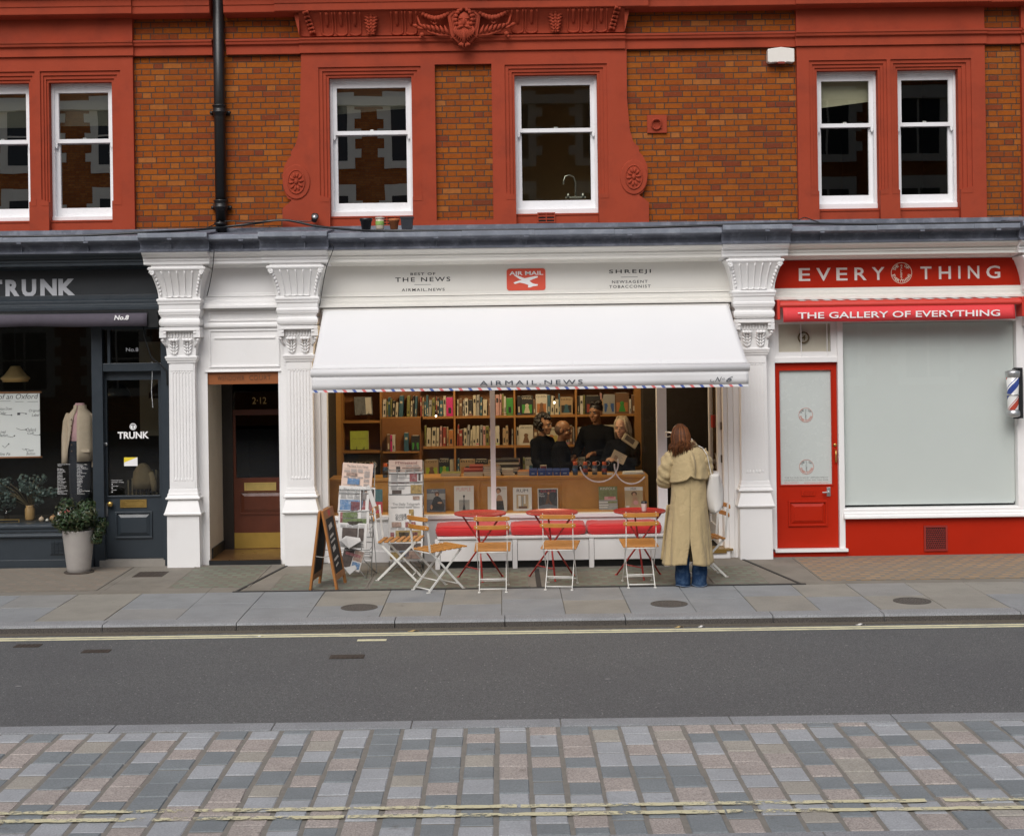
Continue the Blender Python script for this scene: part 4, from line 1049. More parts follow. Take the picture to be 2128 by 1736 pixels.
for sg in (-1, 1):
    m = MB(); m.tube([(mx + sg * .115, my + .02, zz_(861)), (mx + sg * .15, my + .03, zz_(876)), (mx + sg * .17, my + .02, zz_(905)), (mx + sg * .172, my + .0, zz_(940)), (mx + sg * .172, my - .02, zz_(962) if sg < 0 else zz_(970))], [.05, .052, .046, .042, .038], 14); m.build('sleeve', JK, t)
m = MB()
for v in (870, 883, 896, 909, 922, 935): m.ball((mx - .06, my - .128, zz_(v)), .009, .004, .009, 8, 6)
m.ball((mx + .12, my - .1, zz_(934)), .008, .006, .008, 8, 6); m.build('button', pm('button_brown', (.12, .07, .04), .4), t)
m = MB(); m.box(mx + .05, mx + .145, my - .125, my - .11, zz_(938), zz_(932)); m.build('pocket_flap', JK, t, bevel=.003)
m = MB(); m.rings([ell(mx, my, z, rx, .09) for z, rx in ((.47, .12), (zz_(980), .13), (zz_(930), .14), (zz_(915), .13))]); m.build('trousers', pm('trousers_navy', (.015, .017, .025), .9, .2), t)
# leafy sprays in vases, trinkets, picture card
def leaf_crown(mb, pts, nleaf, size, rnd, m=0, flat=.5, mats=1):
    for _ in range(nleaf):
        c, r = pts[rnd.randrange(len(pts))]
        d = Vector((rnd.gauss(0, 1), rnd.gauss(0, 1), rnd.gauss(0, 1))).normalized()
        p = Vector(c) + Vector((d.x * r[0], d.y * r[1], d.z * r[2])) * rnd.uniform(.55, 1.05)
        u = Vector((rnd.gauss(0, 1), rnd.gauss(0, 1), rnd.gauss(0, .7))).normalized(); n_ = (d + u * .6).normalized(); t_ = n_.cross(u)
        if t_.length < .1: continue
        t_.normalize(); b_ = n_.cross(t_); s_ = size * rnd.uniform(.6, 1.3)
        k = len(mb.v)
        mb.add([p - t_ * s_, p - t_ * s_ * .2 + b_ * s_ * flat, p + t_ * s_, p - t_ * s_ * .2 - b_ * s_ * flat, p + n_ * s_ * .15], [(0, 4, 1), (1, 4, 2), (2, 4, 3), (3, 4, 0)], m + rnd.randrange(mats), False)
yv = .5; vx, vz = X(62, 1045, yv), .47
EUC = [pm('eucalyptus', (.045, .075, .062), .6, .3, 20), pm('eucalyptus_pale', (.08, .115, .10), .6, .3, 20)]
t = thing('vase_plant', 'leafy eucalyptus sprays in a brown vase in the shop window', 'plant', (vx, yv, vz))
m = MB(); m.lathe([(.05, 0), (.056, .02), (.056, .13), (.042, .155), (.05, .17), (.045, .17)], (vx, yv, vz), 20); m.build('vase', pm('vase_brown', (.33, .20, .08), .35, .15), t)
rp = random.Random(4); m = MB(); cl = []
for k in range(26):
    a = rp.uniform(-1.4, 1.4); L = rp.uniform(.18, .42); p = (vx - .1 + math.sin(a) * L * .95, yv + rp.uniform(-.15, .15), vz + .2 + math.cos(a) * L * .75)
    cl.append((p, (.07, .07, .06)))
    m.tube([(vx, yv, vz + .15), ((vx + p[0]) / 2, (yv + p[1]) / 2, (vz + p[2]) / 2 + .12), p], .004, 5)
m.build('stem', pm('stem', (.10, .08, .04), .8), t)
m = MB(); leaf_crown(m, cl, 900, .022, rp, 0, .6, 2); m.build('foliage', EUC, t)
t = thing('vase_plant', 'glass vase of dark leaves at the left edge of the shop window', 'plant', (X(14, 1050, .45), .45, .47))
m = MB(); vx2 = X(14, 1050, .45); m.lathe([(.03, 0), (.032, .14), (.03, .14)], (vx2, .45, .47), 16); m.build('vase', glass('vase_glass', 1.2, (.75, .7, .65)), t)
m = MB(); leaf_crown(m, [((vx2, .45, .70), (.12, .1, .12))], 160, .022, rp, 0, .6, 2); m.build('foliage', EUC, t)
def ballthing(u, v, r, col, label):
    y = .3; m = MB(); p = P(u, v, y); m.ball((p.x, y, .472 + r), r, r, r * .95, 14, 10); m.tube([(p.x, y, .472 + 1.9 * r), (p.x + .004, y, .472 + 2.25 * r)], .004, 6)
    tag(m.build('wooden_fruit', pm('wood_ball_%d' % u, col, .5, .2, 30), origin=(p.x, y, .472)), label, 'ornament')
ballthing(86, 1079, .03, (.48, .36, .26), 'small pale wooden fruit lying on the shop window ledge')
ballthing(110, 1074, .038, (.36, .20, .09), 'larger brown wooden fruit beside the picture card in the window')
ballthing(98, 1080, .018, (.6, .58, .52), 'tiny cream wooden fruit between the two bigger ones')
m = MB(); y = .28; q0 = P(117, 1082, y); q1 = P(145, 1082, y)
m.M = Matrix.Translation((q0.x, y, .472)) @ Matrix.Rotation(R(-14), 4, 'X'); wq = q1.x - q0.x
m.add([(0, 0, 0), (wq, 0, 0), (wq + .01, 0, .17), (.02, 0, .17), (0, .004, 0), (wq, .004, 0), (wq + .01, .004, .17), (.02, .004, .17)], [(0, 1, 2, 3), (7, 6, 5, 4), (3, 2, 6, 7), (0, 3, 7, 4), (1, 5, 6, 2)], 0)
m.front(.022, wq - .01, .02, .075, -.001, 1); m.front(.025, wq * .5, .085, .15, -.001, 2); m.front(wq * .55, wq - .005, .085, .15, -.001, 3)
tag(m.build('picture_card', [PAPER, pm('card_blue', (.16, .30, .45), .6, .3, 40), pm('card_tan', (.5, .3, .2), .6, .4, 40), pm('card_red', (.5, .12, .1), .6, .3, 40)], origin=(q0.x, y, .472)), 'white picture card leaning in the shop window behind the shrub', 'card')
m = MB(); q0 = P(-30, 1084, .25); q1 = P(40, 1084, .25); m.box(q0.x, q1.x, .25, .262, .472, .512, 0); m.box(q0.x + .01, q1.x - .01, .248, .25, .48, .504, 1)
tag(m.build('name_plaque', [BRASS, DARK], origin=(q0.x, .25, .472)), 'low brass framed plaque lying on the shop window ledge', 'plaque')
# seen through the door: two black dome lamps, pale wall, striped bench with a jacket
dx = X(285, 830, 1.8)
for u, lab in ((243, 'black dome lamp behind the charcoal door, further from the hinge'), (338, 'black dome lamp behind the charcoal door, half hidden by the frame')):
    y = 1.5; c = P(u, 826, y); t = thing('dome_lamp', lab, 'lamp', c)
    m = MB(); m.lathe([(.004, .19), (.05, .18), (.12, .13), (.16, .06), (.17, .0), (.165, .0)], c, 24); m.build('lamp_shade', DARK, t)
    m = MB(); m.tube([c + Vector((0, 0, .18)), (c.x, c.y, 2.9)], .006, 6); m.build('cord', DARK, t)
m = MB(); y = 2.3; m.box(X(290, 800, y), X(352, 800, y), y, y + .03, Z(300, 905, y), 2.5); m.build('wall_panel', pm('pale_panel', (.34, .31, .25), .8, .1), tr)
t = thing('striped_bench', 'dark bench with pale striped backrest behind the charcoal door', 'bench', (X(300, 1020, 1.2), 1.2, 0))
m = MB(); y = 1.2; bx0, bx1 = X(262, 1000, y), X(345, 1000, y)
m.box(bx0, bx1, y - .4, y, 0.0, .38)
nst = 20
for k in range(nst): xx = bx0 + (bx1 - bx0) * k / nst; m.box(xx, xx + .016, y - .03, y - .004, .3, .98 - .04 * abs(k - 14) * .25, 1 if k % 2 else 0)
m.box(bx0, bx1, y - .003, y + .02, .3, .96); m.build('backrest', [pm('bench_dark', (.02, .017, .014), .7), pm('bench_stripe', (.30, .24, .15), .8)], t)
m = MB(); c = P(297, 985, 1.1); m.rings([ell(c.x, 1.1, c.z + dz, rx, .07) for dz, rx in ((-.17, .12), (-.08, .125), (.03, .115), (.10, .07), (.13, .03))])
m.tube([(c.x + .1, 1.08, c.z + .02), (c.x + .14, 1.05, c.z - .1), (c.x + .15, 1.04, c.z - .2)], [.035, .04, .035], 10)
tag(m.build('hanging_jacket', pm('jacket_tan', (.30, .22, .13), .9, .3, 8), origin=c), 'tan jacket hung over the striped bench behind the charcoal door', 'jacket')
# planter on the pavement
px_, py_ = X(164, 1180, -.42), -.42
t = thing('planter', 'tall grey tapered pot with a clipped dark green shrub by the charcoal door', 'plant', (px_, py_, 0))
m = MB(); m.lathe([(.115, .015), (.12, .02), (.128, .06), (.172, .455), (.174, .47), (.162, .47), (.155, .44), (.0, .43)], (px_, py_, 0), 36); m.build('pot', pm('pot_grey', (.36, .335, .31), .85, .1, 8, .4, 70, stain=(.24, .22, .2), sa=.4), t)
m = MB(); m.lathe([(.15, .001), (.16, .012), (.15, .02)], (px_, py_, 0), 30); m.build('saucer', DIRTM, t)
LEAFS = [pm('leaf_dark', (.018, .038, .014), .4, .35, 30), pm('leaf_mid', (.035, .066, .022), .4, .35, 30), pm('leaf_olive', (.055, .06, .022), .45, .35, 30)]
rp = random.Random(9); m = MB(); cl = [((px_ + rp.uniform(-.17, .19), py_ + rp.uniform(-.16, .16), .62 + rp.uniform(-.10, .14)), (.10, .10, .09)) for _ in range(20)]
for cxs, dz in ((.24, -.12), (.26, -.05), (-.22, -.02), (.2, -.2)): cl.append(((px_ + cxs, py_ - .02, .58 + dz), (.07, .08, .07)))
leaf_crown(m, cl, 3000, .026, rp, 0, .45, 3); m.build('foliage', LEAFS, t)
m = MB()
for k in range(9): m.tube([(px_ + rp.uniform(-.04, .04), py_, .43), (px_ + rp.uniform(-.1, .1), py_ + rp.uniform(-.08, .08), .55), (px_ + rp.uniform(-.18, .18), py_ + rp.uniform(-.1, .1), .66 + rp.uniform(-.05, .1))], .006, 5)
m.build('stem', pm('stem', (.1, .08, .04), .8), t)

# ================================================================ white entrance with the brown doorway
en = thing('entrance_surround', 'white pilastered doorway surround with a carved wooden lintel board', 'doorway', (-2.9, 0, 0))
for p in PX[:2]: pilaster(p, en, WHITE)
ex0, ex1 = -3.302, -2.512
m = MB()
wl0, wl1 = PX[0] - .02, PX[1] + .05
holes(m, wl0, wl1, -.02, 3.32, [(ex0, ex1, -.02, 2.15, .0, '')], .0)
m.quad((ex1, 0, 0), (ex1, 0, 2.15), (ex1, .9, 2.15), (ex1, .9, 0)); m.quad((ex0, .0, 2.15), (ex1, .0, 2.15), (ex1, .9, 2.15), (ex0, .9, 2.15))
m.build('wall', WHITE, en)
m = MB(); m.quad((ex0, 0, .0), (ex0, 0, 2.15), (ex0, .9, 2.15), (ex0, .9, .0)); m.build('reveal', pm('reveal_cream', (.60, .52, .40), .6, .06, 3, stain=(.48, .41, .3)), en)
m = MB()
cornice(m, PX[0] + .36, PX[1] - .36); x0, x1 = PX[0] + .2, PX[1] - .18
shelfmould(m, x0, x1, 2.99, 2.86, -.0); m.profx([(.02, 3.03), (-.012, 3.03), (-.014, 3.0), (-.03, 2.992), (.02, 2.99)], x0, x1)
m.profx([(.02, 2.70), (-.02, 2.70), (-.035, 2.68), (-.035, 2.655), (-.02, 2.64), (.02, 2.64)], x0 + .03, x1 - .01)
for (c, d) in ((2.715, 2.825), (2.20, 2.625)):
    a, b2 = x0 + .08, x1 - .05
    for q in ((a, b2, d - .02, d), (a, b2, c, c + .02), (a, a + .02, c + .02, d - .02), (b2 - .02, b2, c + .02, d - .02)): m.box(q[0], q[1], -.014, .004, q[2], q[3])
m.box(x0 + .14, x1 - .1, -.012, .004, 2.52, 2.54); m.box(ex0 - .03, ex1 + .03, -.02, .004, 2.15, 2.165)
m.build('moulding', WHITE, en, bevel=.003)
LINT = pm('lintel_wood', (.27, .083, .020), .5, .25, 9)
m = MB(); m.box(ex0, ex1, .02, .08, 2.012, 2.149); bd = m.build('lintel_board', LINT, en, bevel=.003)
m = MB(); tx(m, 'WENDOVER', 452, 508, 780, 790, .0195, depth=.004, gap=1.15); tx(m, 'COURT', 518, 563, 779, 789, .0195, depth=.004, gap=1.15); m.build('lettering', pm('lintel_letters', (.12, .045, .018), .5, .2), bd)
m = MB(); m.box(ex0 - .005, ex1 + .005, -.03, .9, .0, .055, 0); m.box(ex0, ex1, -.035, .91, .055, .06, 1); m.build('door_step', [DARK, pm('lobby_floor', (.10, .05, .018), .3, .15, 1.5)], en)
m = MB(); m.box(ex0, ex0 + .015, .1, .9, .06, .17); m.build('skirting', DARK, en)
BROWN = pm('mahogany', (.095, .024, .010), .35, .35, 7); BROWND = pm('dark_frame', (.018, .013, .010), .4, .3, 7)
yd = .82
m = MB(); dx0, dx1 = X(485, 950, yd), ex1 + .05
m.box(ex0, dx0, yd - .02, yd + .06, .06, 2.15); m.box(dx0, dx1, yd - .02, yd + .06, 2.03, 2.15); m.build('frame', BROWND, en)
m = MB(); g = [(dx0 + .0, dx1, Z(530, 992, yd), Z(530, 862, yd), .03, 'LRTB')]; t1 = (dx0, dx1, Z(530, 847, yd), Z(530, 816, yd))
holes(m, dx0, dx1, .06, t1[2] - .02, [(dx0 + .03, dx1, g[0][2], g[0][3], .03, 'LTB')], yd, edge=.04)
panel(m, X(497, 1070, yd), dx1 - .04, .46, .74, yd, r=.012)
do = m.build('door', BROWN, en)
MB().box(dx0 + .03, dx1, yd + .02, yd + .024, g[0][2], g[0][3]).build('pane', GDARK, do)
MB().box(dx0, dx1, yd + .01, yd + .014, t1[2] - .02, t1[3] + .02).build('pane', GDARK, do)
letterplate(X(508, 1012, yd), X(574, 1012, yd), Z(540, 1022.5, yd), Z(540, 1002, yd), yd, pm('brass_bright', (.62, .46, .16), .4, .2, 12, metal=.7), do)
m = MB(); m.box(dx0 - .05, dx1, yd - .004, yd - .0005, Z(530, 1138, yd), Z(530, 1106, yd)); m.build('kick_plate', pm('brass_kick', (.42, .27, .06), .45, .25, 6, metal=.6), do)
m = MB(); tx(m, '2·12', 524.5, 553.5, 825, 838.5, yd + .008, depth=.001); m.build('lettering', pm('gold_leaf', (.55, .38, .14), .4), do)
m = MB(); m.quad((ex0, 2.6, 0), (ex1 + .3, 2.6, 0), (ex1 + .3, 2.6, 2.6), (ex0, 2.6, 2.6)); m.quad((ex0, .9, .05), (ex0, 2.6, .05), (ex0, 2.6, 2.6), (ex0, .9, 2.6)); m.quad((ex1 + .3, .9, .05), (ex1 + .3, 2.6, .05), (ex1 + .3, 2.6, 2.6), (ex1 + .3, .9, 2.6)); m.quad((ex0, .9, .05), (ex1 + .3, .9, .05), (ex1 + .3, 2.6, .05), (ex0, 2.6, .05)); m.quad((ex0, .9, 2.6), (ex1 + .3, .9, 2.6), (ex1 + .3, 2.6, 2.6), (ex0, 2.6, 2.6))
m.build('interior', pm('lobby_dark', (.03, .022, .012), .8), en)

# ================================================================ red gallery shopfront on the right
ga = thing('shopfront', 'red and white gallery shopfront with a blank pale blind and red door', 'shopfront', (4.4, 0, 0))
pilaster(PX[3], ga, WHITE)
gx0, gx1 = PX[2] + .16, 5.79
m = MB(); cornice(m, PX[2] + .36, PX[3] - .36); cornice(m, PX[3] + .36, 10); shelfmould(m, gx0 - .05, PX[3] - .12, 2.995, 2.865)
m.box(gx0 - .05, PX[3], .012, .06, 3.297, 3.325); m.build('cornice', CREAM, ga, bevel=.002)
fa = MB(); fa.box(gx0 - .06, PX[3] - .1, .0, .05, 2.99, 3.305); fas = fa.build('fascia', REDP, ga)
m = MB()
for i_, (ch_, u0, u1) in enumerate((('E', 1660, 1683.6), ('V', 1696.4, 1726), ('E', 1738, 1761), ('R', 1775.6, 1801), ('Y', 1812, 1838), ('T', 1912.8, 1935.7), ('H', 1951, 1976), ('I', 1991.4, 1995.8), ('N', 2011.4, 2035), ('G', 2049.6, 2078.5))):
    vq = 557.2 - .0141 * (u0 - 1660); tx(m, ch_, u0, u1, vq, vq + 26.5, -.0005, depth=.002, bold=.012)
m.build('lettering', pm('lettering_pinkish', (.74, .66, .62), .5), fas)
def roundel(cu, cv, r, y, mat, mat2, parent):
    c = P(cu, cv, y); m = MB()
    m.tube([(p[0], y, p[1]) for p in arc(c.x, c.z, r, r, 0, 360, 48)[:-1]], r * .03, 5, 0, closed=True)
    def ring(word, a0, a1, rr, h, up):
        for i, ch in enumerate(word):
            a = R(a0 + (a1 - a0) * i / (len(word) - 1)); px, pz = c.x + rr * math.cos(a), c.z + rr * math.sin(a)
            rot = (a - math.pi / 2) if up else (a + math.pi / 2)
            Mx = Matrix.Translation((px, y, pz)) @ Matrix.Rotation(-rot, 4, 'Y')
            wq = h * (.25 if ch == 'I' else .8)
            m.text(ch, -wq / 2, wq / 2, -h / 2, h / 2, 0, 0 if not up else 1, depth=.0005, M=Mx, bold=.03)
    h = r * .28
    ring('THE', 152, 120, r * .78, h, True); ring('OF', 58, 38, r * .78, h, True); ring('EVERYTHING', 198, 342, r * .78, h, False)
    for i, ch in enumerate('GALLERY'):
        z = c.z + r * .72 - i * r * .215; wq = h * .6
        m.text(ch, c.x - wq / 2, c.x + wq / 2, z - h * .33, z + h * .33, y, 1, depth=.0005, bold=.02)
    return m.build('roundel', [mat, mat2], parent)
CRM = pm('roundel_cream', (.74, .62, .50), .5)
roundel(1873.4, 567, .115, -.002, CRM, CRM, fas)
# frame, door, window
yg = .06
m = MB()
dx0, dx1 = 3.035, 3.735
m.box(gx0 - .08, dx0, .0, .12, .088, 2.87); m.box(dx1, X(1754, 900, .0) + .0, -.005, .12, .088, 2.87)
m.box(dx0, dx1, .0, .12, 2.166, 2.225); m.box(dx0, dx1, .0, .12, 2.64, 2.87)
holes(m, dx0, dx1, 2.225, 2.64, [(X(1618, 700, .03), X(1726, 700, .03), 2.285, 2.595, .05, 'LRTB')], .03)
for u in (1665, 1719): xx = X(u, 700, .02); m.box(xx - .004, xx + .004, .018, .05, 2.225, 2.64)
wx0, wx1 = X(1754, 900, 0), X(2110, 900, yg)
m.box(wx0, PX[3], .0, .12, 2.60, 2.87); m.box(wx1, PX[3] - .1, -.01, .12, .42, 2.87)
m.profx([(.14, .535), (.0, .53), (-.015, .52), (-.015, .49), (-.035, .478), (-.035, .46), (-.055, .45), (-.06, .425), (-.055, .418), (.14, .418)], wx0 - .02, PX[3] - .12)
m.box(dx0 - .03, wx0 + .02, -.05, .12, .055, .088)
m.build('frame', WHITE, ga, bevel=.003)
m = MB(); m.box(wx0, PX[3] - .05, .005, .12, 0, .42); m.box(gx0 - .06, wx0, -.01, .12, 0, .055); rz_ = m.build('stall_riser', REDP, ga)
m = MB(); x0, x1, z0, z1 = X(1920, 1118, .0), X(1968.5, 1118, .0), Z(1944, 1144, 0), Z(1944, 1091, 0)
m.box(x0, x1, .0, .0045, z0, z1, 1); 
for q in ((x0, x1, z1 - .02, z1), (x0, x1, z0, z0 + .02), (x0, x0 + .02, z0 + .02, z1 - .02), (x1 - .02, x1, z0 + .02, z1 - .02)): m.box(q[0], q[1], -.012, .006, q[2], q[3], 0)
nr = 10
for r_ in range(nr):
    for c_ in range(9):
        px = x0 + .024 + (x1 - x0 - .048) * (c_ + .5 * (r_ % 2)) / 9 + .009; pz = z0 + .024 + (z1 - z0 - .048) * (r_ + .5) / nr
        m.tube([(px + .0135 * math.cos(R(60 * k + 30)), -.004, pz + .0135 * math.sin(R(60 * k + 30))) for k in range(6)], .0032, 4, 0, closed=True, smooth=False)
m.build('vent', [pm('vent_red', (.27, .022, .014), .5, .2), DARK], ga)
yd = .05
m = MB(); gz0, gz1 = .80, 2.077; g0, g1 = X(1621, 900, yd), X(1728, 900, yd)
holes(m, dx0 + .003, dx1 - .003, .091, 2.162, [(g0, g1, gz0, gz1, .04, 'LRTB')], yd, edge=.045)
for q in ((g0 - .014, g1 + .014, gz0 - .014, gz0), (g0 - .014, g1 + .014, gz1, gz1 + .014), (g0 - .014, g0, gz0, gz1), (g1, g1 + .014, gz0, gz1)): m.box(q[0], q[1], yd - .01, yd + .002, q[2], q[3])
panel(m, X(1638, 1067, yd), X(1719, 1067, yd), .335, .62, yd); do = m.build('door', REDP, ga, bevel=.002)
FROST = pm('frosted_film', (.53, .57, .55), .25, .03, 4); 
pn = MB().box(g0, g1, yd + .02, yd + .026, gz0, gz1).build('pane', FROST, do)
INKG = pm('ink_grey', (.22, .23, .22), .6); INKR = pm('ink_red', (.55, .22, .17), .6)
roundel(1674.5, 862, .078, yd + .0185, INKR, INKG, pn); roundel(1676, 969.5, .080, yd + .0185, INKR, INKG, pn)
m = MB(); yy = yd + .0195
tx(m, 'TUE TO SUN AND BY APPOINTMENT', 1630, 1721, 990, 993.5, yy, 0, depth=0); tx(m, 'GE@GALLEVERY.COM 020 7486 8908', 1630, 1721, 995.5, 999, yy, 0, depth=0); tx(m, '@GALLEVERY', 1630, 1660, 1001, 1004, yy, 1, depth=0); tx(m, 'WWW.GALLEVERY.COM', 1671, 1721, 1001, 1004, yy, 1, depth=0)
m.build('lettering', [INKG, INKR], pn)
letterplate(X(1665, 1024, yd), X(1694, 1024, yd), Z(1680, 1029.5, yd), Z(1680, 1018, yd), yd, REDP, do)
m = MB(); c = P(1720, 1021, yd); m.box(c.x - .012, c.x + .03, yd - .012, yd, c.z - .05, c.z + .05); m.bar((c.x + .01, yd - .05, c.z), (c.x - .07, yd - .05, c.z - .004), .016, .016); m.tube([(c.x + .01, yd - .01, c.z), (c.x + .01, yd - .055, c.z)], .009, 8); m.build('handle', STEEL, do, bevel=.003)
m = MB(); c = P(1736.5, 947, yd); m.tube([(c.x, yd, c.z + .07), (c.x - .004, yd - .035, c.z + .055), (c.x - .004, yd - .04, c.z), (c.x - .004, yd - .035, c.z - .055), (c.x, yd, c.z - .07)], .009, 10); c = P(1735, 924, yd); m.ball((c.x, yd - .005, c.z), .02, .012, .02); m.build('pull_handle', BRASS, do)
BLIND = pm('window_blind', (.61, .635, .63), .8, .03, .8, spec=.3)
MB().box(dx0, dx1, yg + .012, yg + .017, 2.26, 2.62).build('blind', pm('transom_blind', (.60, .54, .46), .8, .05), ga)
m = MB(); c = P(1670, 701, .05); m.tube([(p[0], .05, p[1]) for p in arc(c.x, c.z, .058, .058, 0, 360, 32)[:-1]], .009, 6, closed=True); m.text('4', c.x - .022, c.x + .022, c.z - .03, c.z + .03, .05, shear=.15, bold=.02); m.build('lettering', pm('bronze_ink', (.10, .065, .02), .5), ga)
MB().box(X(1618, 700, .03), X(1726, 700, .03), .055, .059, 2.285, 2.595).build('pane', GSHOP, ga)
m = MB(); m.box(wx0 + .004, wx1 - .004, .085, .091, .575, 2.595); m.box(wx0 + .02, wx1 - .02, .08, .095, .558, .576); m.build('blind', BLIND, ga)
MB().box(wx0, wx1, yg, yg + .006, .53, 2.60).build('pane', GSHOP, ga)
m = MB(); m.box(wx0, wx1, .3, .32, .3, 2.7); m.box(wx0, wx1, .12, .32, .3, .5); m.build('interior', DARK, ga)
# beyond the right pilaster: another bay
m = MB(); m.box(PX[3] + .12, 10, .0, .1, .0, .45); m.box(PX[3] + .12, 10, .0, .06, 2.86, 3.31); m.box(PX[3] + .12, 6.4, .0, .1, .45, 2.86); m.box(6.4, 10, .09, .1, .45, 2.86, 1); nb = m.build('neighbour_bay', [WHITE, DARK], ga)
# red awning, closed
aw = thing('awning', 'closed red awning reading THE GALLERY OF EVERYTHING', 'awning', (4.4, -.1, 2.8))
ax0, ax1 = X(1619, 633, -.16), X(2120, 628, -.16)
m = MB(); m.profx([(-.03, 2.865), (-.19, 2.845), (-.215, 2.83), (-.222, 2.80), (-.21, 2.78), (-.19, 2.775), (-.03, 2.80)][::-1], ax0, ax1)
for xx in (ax0 - .03, ax1): m.box(xx, xx + .03, -.225, -.02, 2.645, 2.865)
m.build('cassette', pm('awning_red', (.60, .045, .028), .4, .08), aw, bevel=.006)
m = MB(); nn = 17
for k in range(nn):
    xx = X(1658 + 26.6 * k, 625, -.14); m.add([(xx, -.10, 2.8605), (xx + .072, -.10, 2.8605), (xx + .09, -.186, 2.8505), (xx + .018, -.186, 2.8505)], [(0, 3, 2, 1)]) if xx + .09 < ax1 else None
m.build('stripe', WHITEL, aw)
m = MB(); vx0, vx1 = X(1628, 655, -.235), X(2110, 650, -.235); vs = []; nx = 60
for i in range(nx + 1):
    x = vx0 + (vx1 - vx0) * i / nx
    vs += [(x, -.205, 2.785), (x, -.228 + .004 * math.sin(x * 4), 2.70), (x, -.236 + .006 * math.sin(x * 4 + .6), 2.617 + .003 * math.sin(x * 6))]
m.add(vs, [q for i in range(nx) for q in ((3 * i, 3 * i + 1, 3 * i + 4, 3 * i + 3), (3 * i + 1, 3 * i + 2, 3 * i + 5, 3 * i + 4))], 0, True)
val = m.build('valance', pm('valance_red', (.68, .045, .05), .75, .06, 8, .08, 200), aw); q = val.modifiers.new('solid', 'SOLIDIFY'); q.thickness = .003
m = MB(); z0, z1 = 2.652, 2.722; xq = X(1658, 655, -.24); xe = X(2078, 650, -.24)
m.text('THE GALLERY OF EVERYTHING', xq, xe, z0, z1, -.245, bold=.012, depth=.001); m.build('lettering', WHITEL, val)
# barber pole on the right-hand jamb
c = P(2105, 818, -.12); t = thing('barber_pole', 'striped red white and blue barber pole on a black bracket', 'barber pole', (c.x, -.12, c.z - .26))
m = MB(); m.lathe([(.06, -.175), (.075, -.19), (.078, -.235), (.07, -.25), (.03, -.258)], (c.x, -.12, c.z), 28); m.build('cap', STEEL, t); m = MB(); m.lathe([(.068, .18), (.08, .19), (.082, .245), (.076, .255), (.02, .268)], (c.x, -.12, c.z), 28); m.build('cap', STEEL, t)
def polemat():
    m, nt, b, o = newmat('pole_stripes'); co = coords(nt); sp = N(nt, 'ShaderNodeSeparateXYZ'); nt.links.new(co, sp.inputs[0])
    an = math_(nt, 'DIVIDE', math_(nt, 'ARCTAN2', math_(nt, 'SUBTRACT', sp.outputs[1], 0.0), sp.outputs[0]), 2 * math.pi)
    f = math_(nt, 'FRACT', math_(nt, 'ADD', math_(nt, 'SUBTRACT', math_(nt, 'MULTIPLY', sp.outputs[2], 2.3), an), .27))
    cc = ramp(nt, f, [(0, (.8, .8, .78)), (.22, (.03, .06, .26)), (.42, (.8, .8, .78)), (.47, (.03, .06, .26)), (.5, (.8, .8, .78)), (.72, (.5, .07, .04)), (.9, (.8, .8, .78)), (.93, (.5, .07, .04)), (.96, (.8, .8, .78))], 'CONSTANT')
    nt.links.new(cc, b.inputs['Base Color']); b.inputs['Roughness'].default_value = .25; b.inputs['Coat Weight'].default_value = .6; return m
m = MB(); m.lathe([(.058, -.178), (.06, -.17), (.064, 0), (.072, .18), (.068, .185)], (c.x, -.12, c.z), 32); m.build('striped_cylinder', polemat(), t)
m = MB(); m.lathe([(.066, -.015), (.069, -.015), (.069, .0), (.066, .0)], (c.x, -.12, c.z), 32); m.build('band', STEEL, t)
m = MB(); m.box(c.x + .045, c.x + .1, -.16, -.015, c.z - .27, c.z + .29); m.box(c.x + .0, c.x + .06, -.14, -.1, c.z + .258, c.z + .28); m.box(c.x + .0, c.x + .06, -.14, -.1, c.z - .275, c.z - .258); m.build('bracket', DARK, t, bevel=.004)
# things fixed to the brickwork
dp = thing('drainpipe', 'black cast iron drainpipe running down the brick wall', 'drainpipe', (-3.158, .15, 3.7))
m = MB(); m.tube([(-3.156, .16, 3.70), (-3.156, .16, 7.0)], .062, 16); m.build('pipe', PIPE, dp)
for z in (5.09, 4.02):
    m = MB(); m.lathe([(.062, -.06), (.07, -.055), (.07, -.03), (.082, -.026), (.084, -.005), (.074, .0), (.074, .045), (.084, .05), (.084, .062), (.062, .068)], (-3.156, .16, z), 20)
    m.box(-3.256, -3.056, .215, .25, z - .04, z + .0)
    for sg in (-1, 1): m.ball((-3.156 + sg * .1, .2, z - .015), .022, .02, .022, 8, 6); m.bar((-3.156 + sg * .06, .18, z - .01), (-3.156 + sg * .1, .22, z - .015), .02, .03)
    m.build('collar', PIPE, dp)
m = MB(); m.lathe([(.064, 0), (.068, .01), (.066, .03)], (-3.156, .1, 3.8), 14); m.ball((-3.156, .092, 3.83), .018); m.build('foot', PIPE, dp)
ab = thing('alarm_box', 'white wedge shaped alarm box high on the brickwork', 'alarm box', (3.185, .2, 5.53))
m = MB(); m.extr([(3.035, 5.555), (3.06, 5.545), (3.13, 5.553), (3.16, 5.54), (3.22, 5.54), (3.25, 5.553), (3.32, 5.545), (3.335, 5.555), (3.335, 5.70), (3.25, 5.712), (3.185, 5.72), (3.12, 5.712), (3.035, 5.70)], .155, .25); m.build('housing', pm('alarm_white', (.78, .74, .68), .4, .04), ab, bevel=.008)
m = MB(); m.extr([(3.135, 5.545), (3.155, 5.532), (3.215, 5.532), (3.235, 5.545), (3.215, 5.556), (3.155, 5.556)], .15, .24); m.build('lamp_cover', pm('alarm_red', (.22, .03, .015), .4), ab)
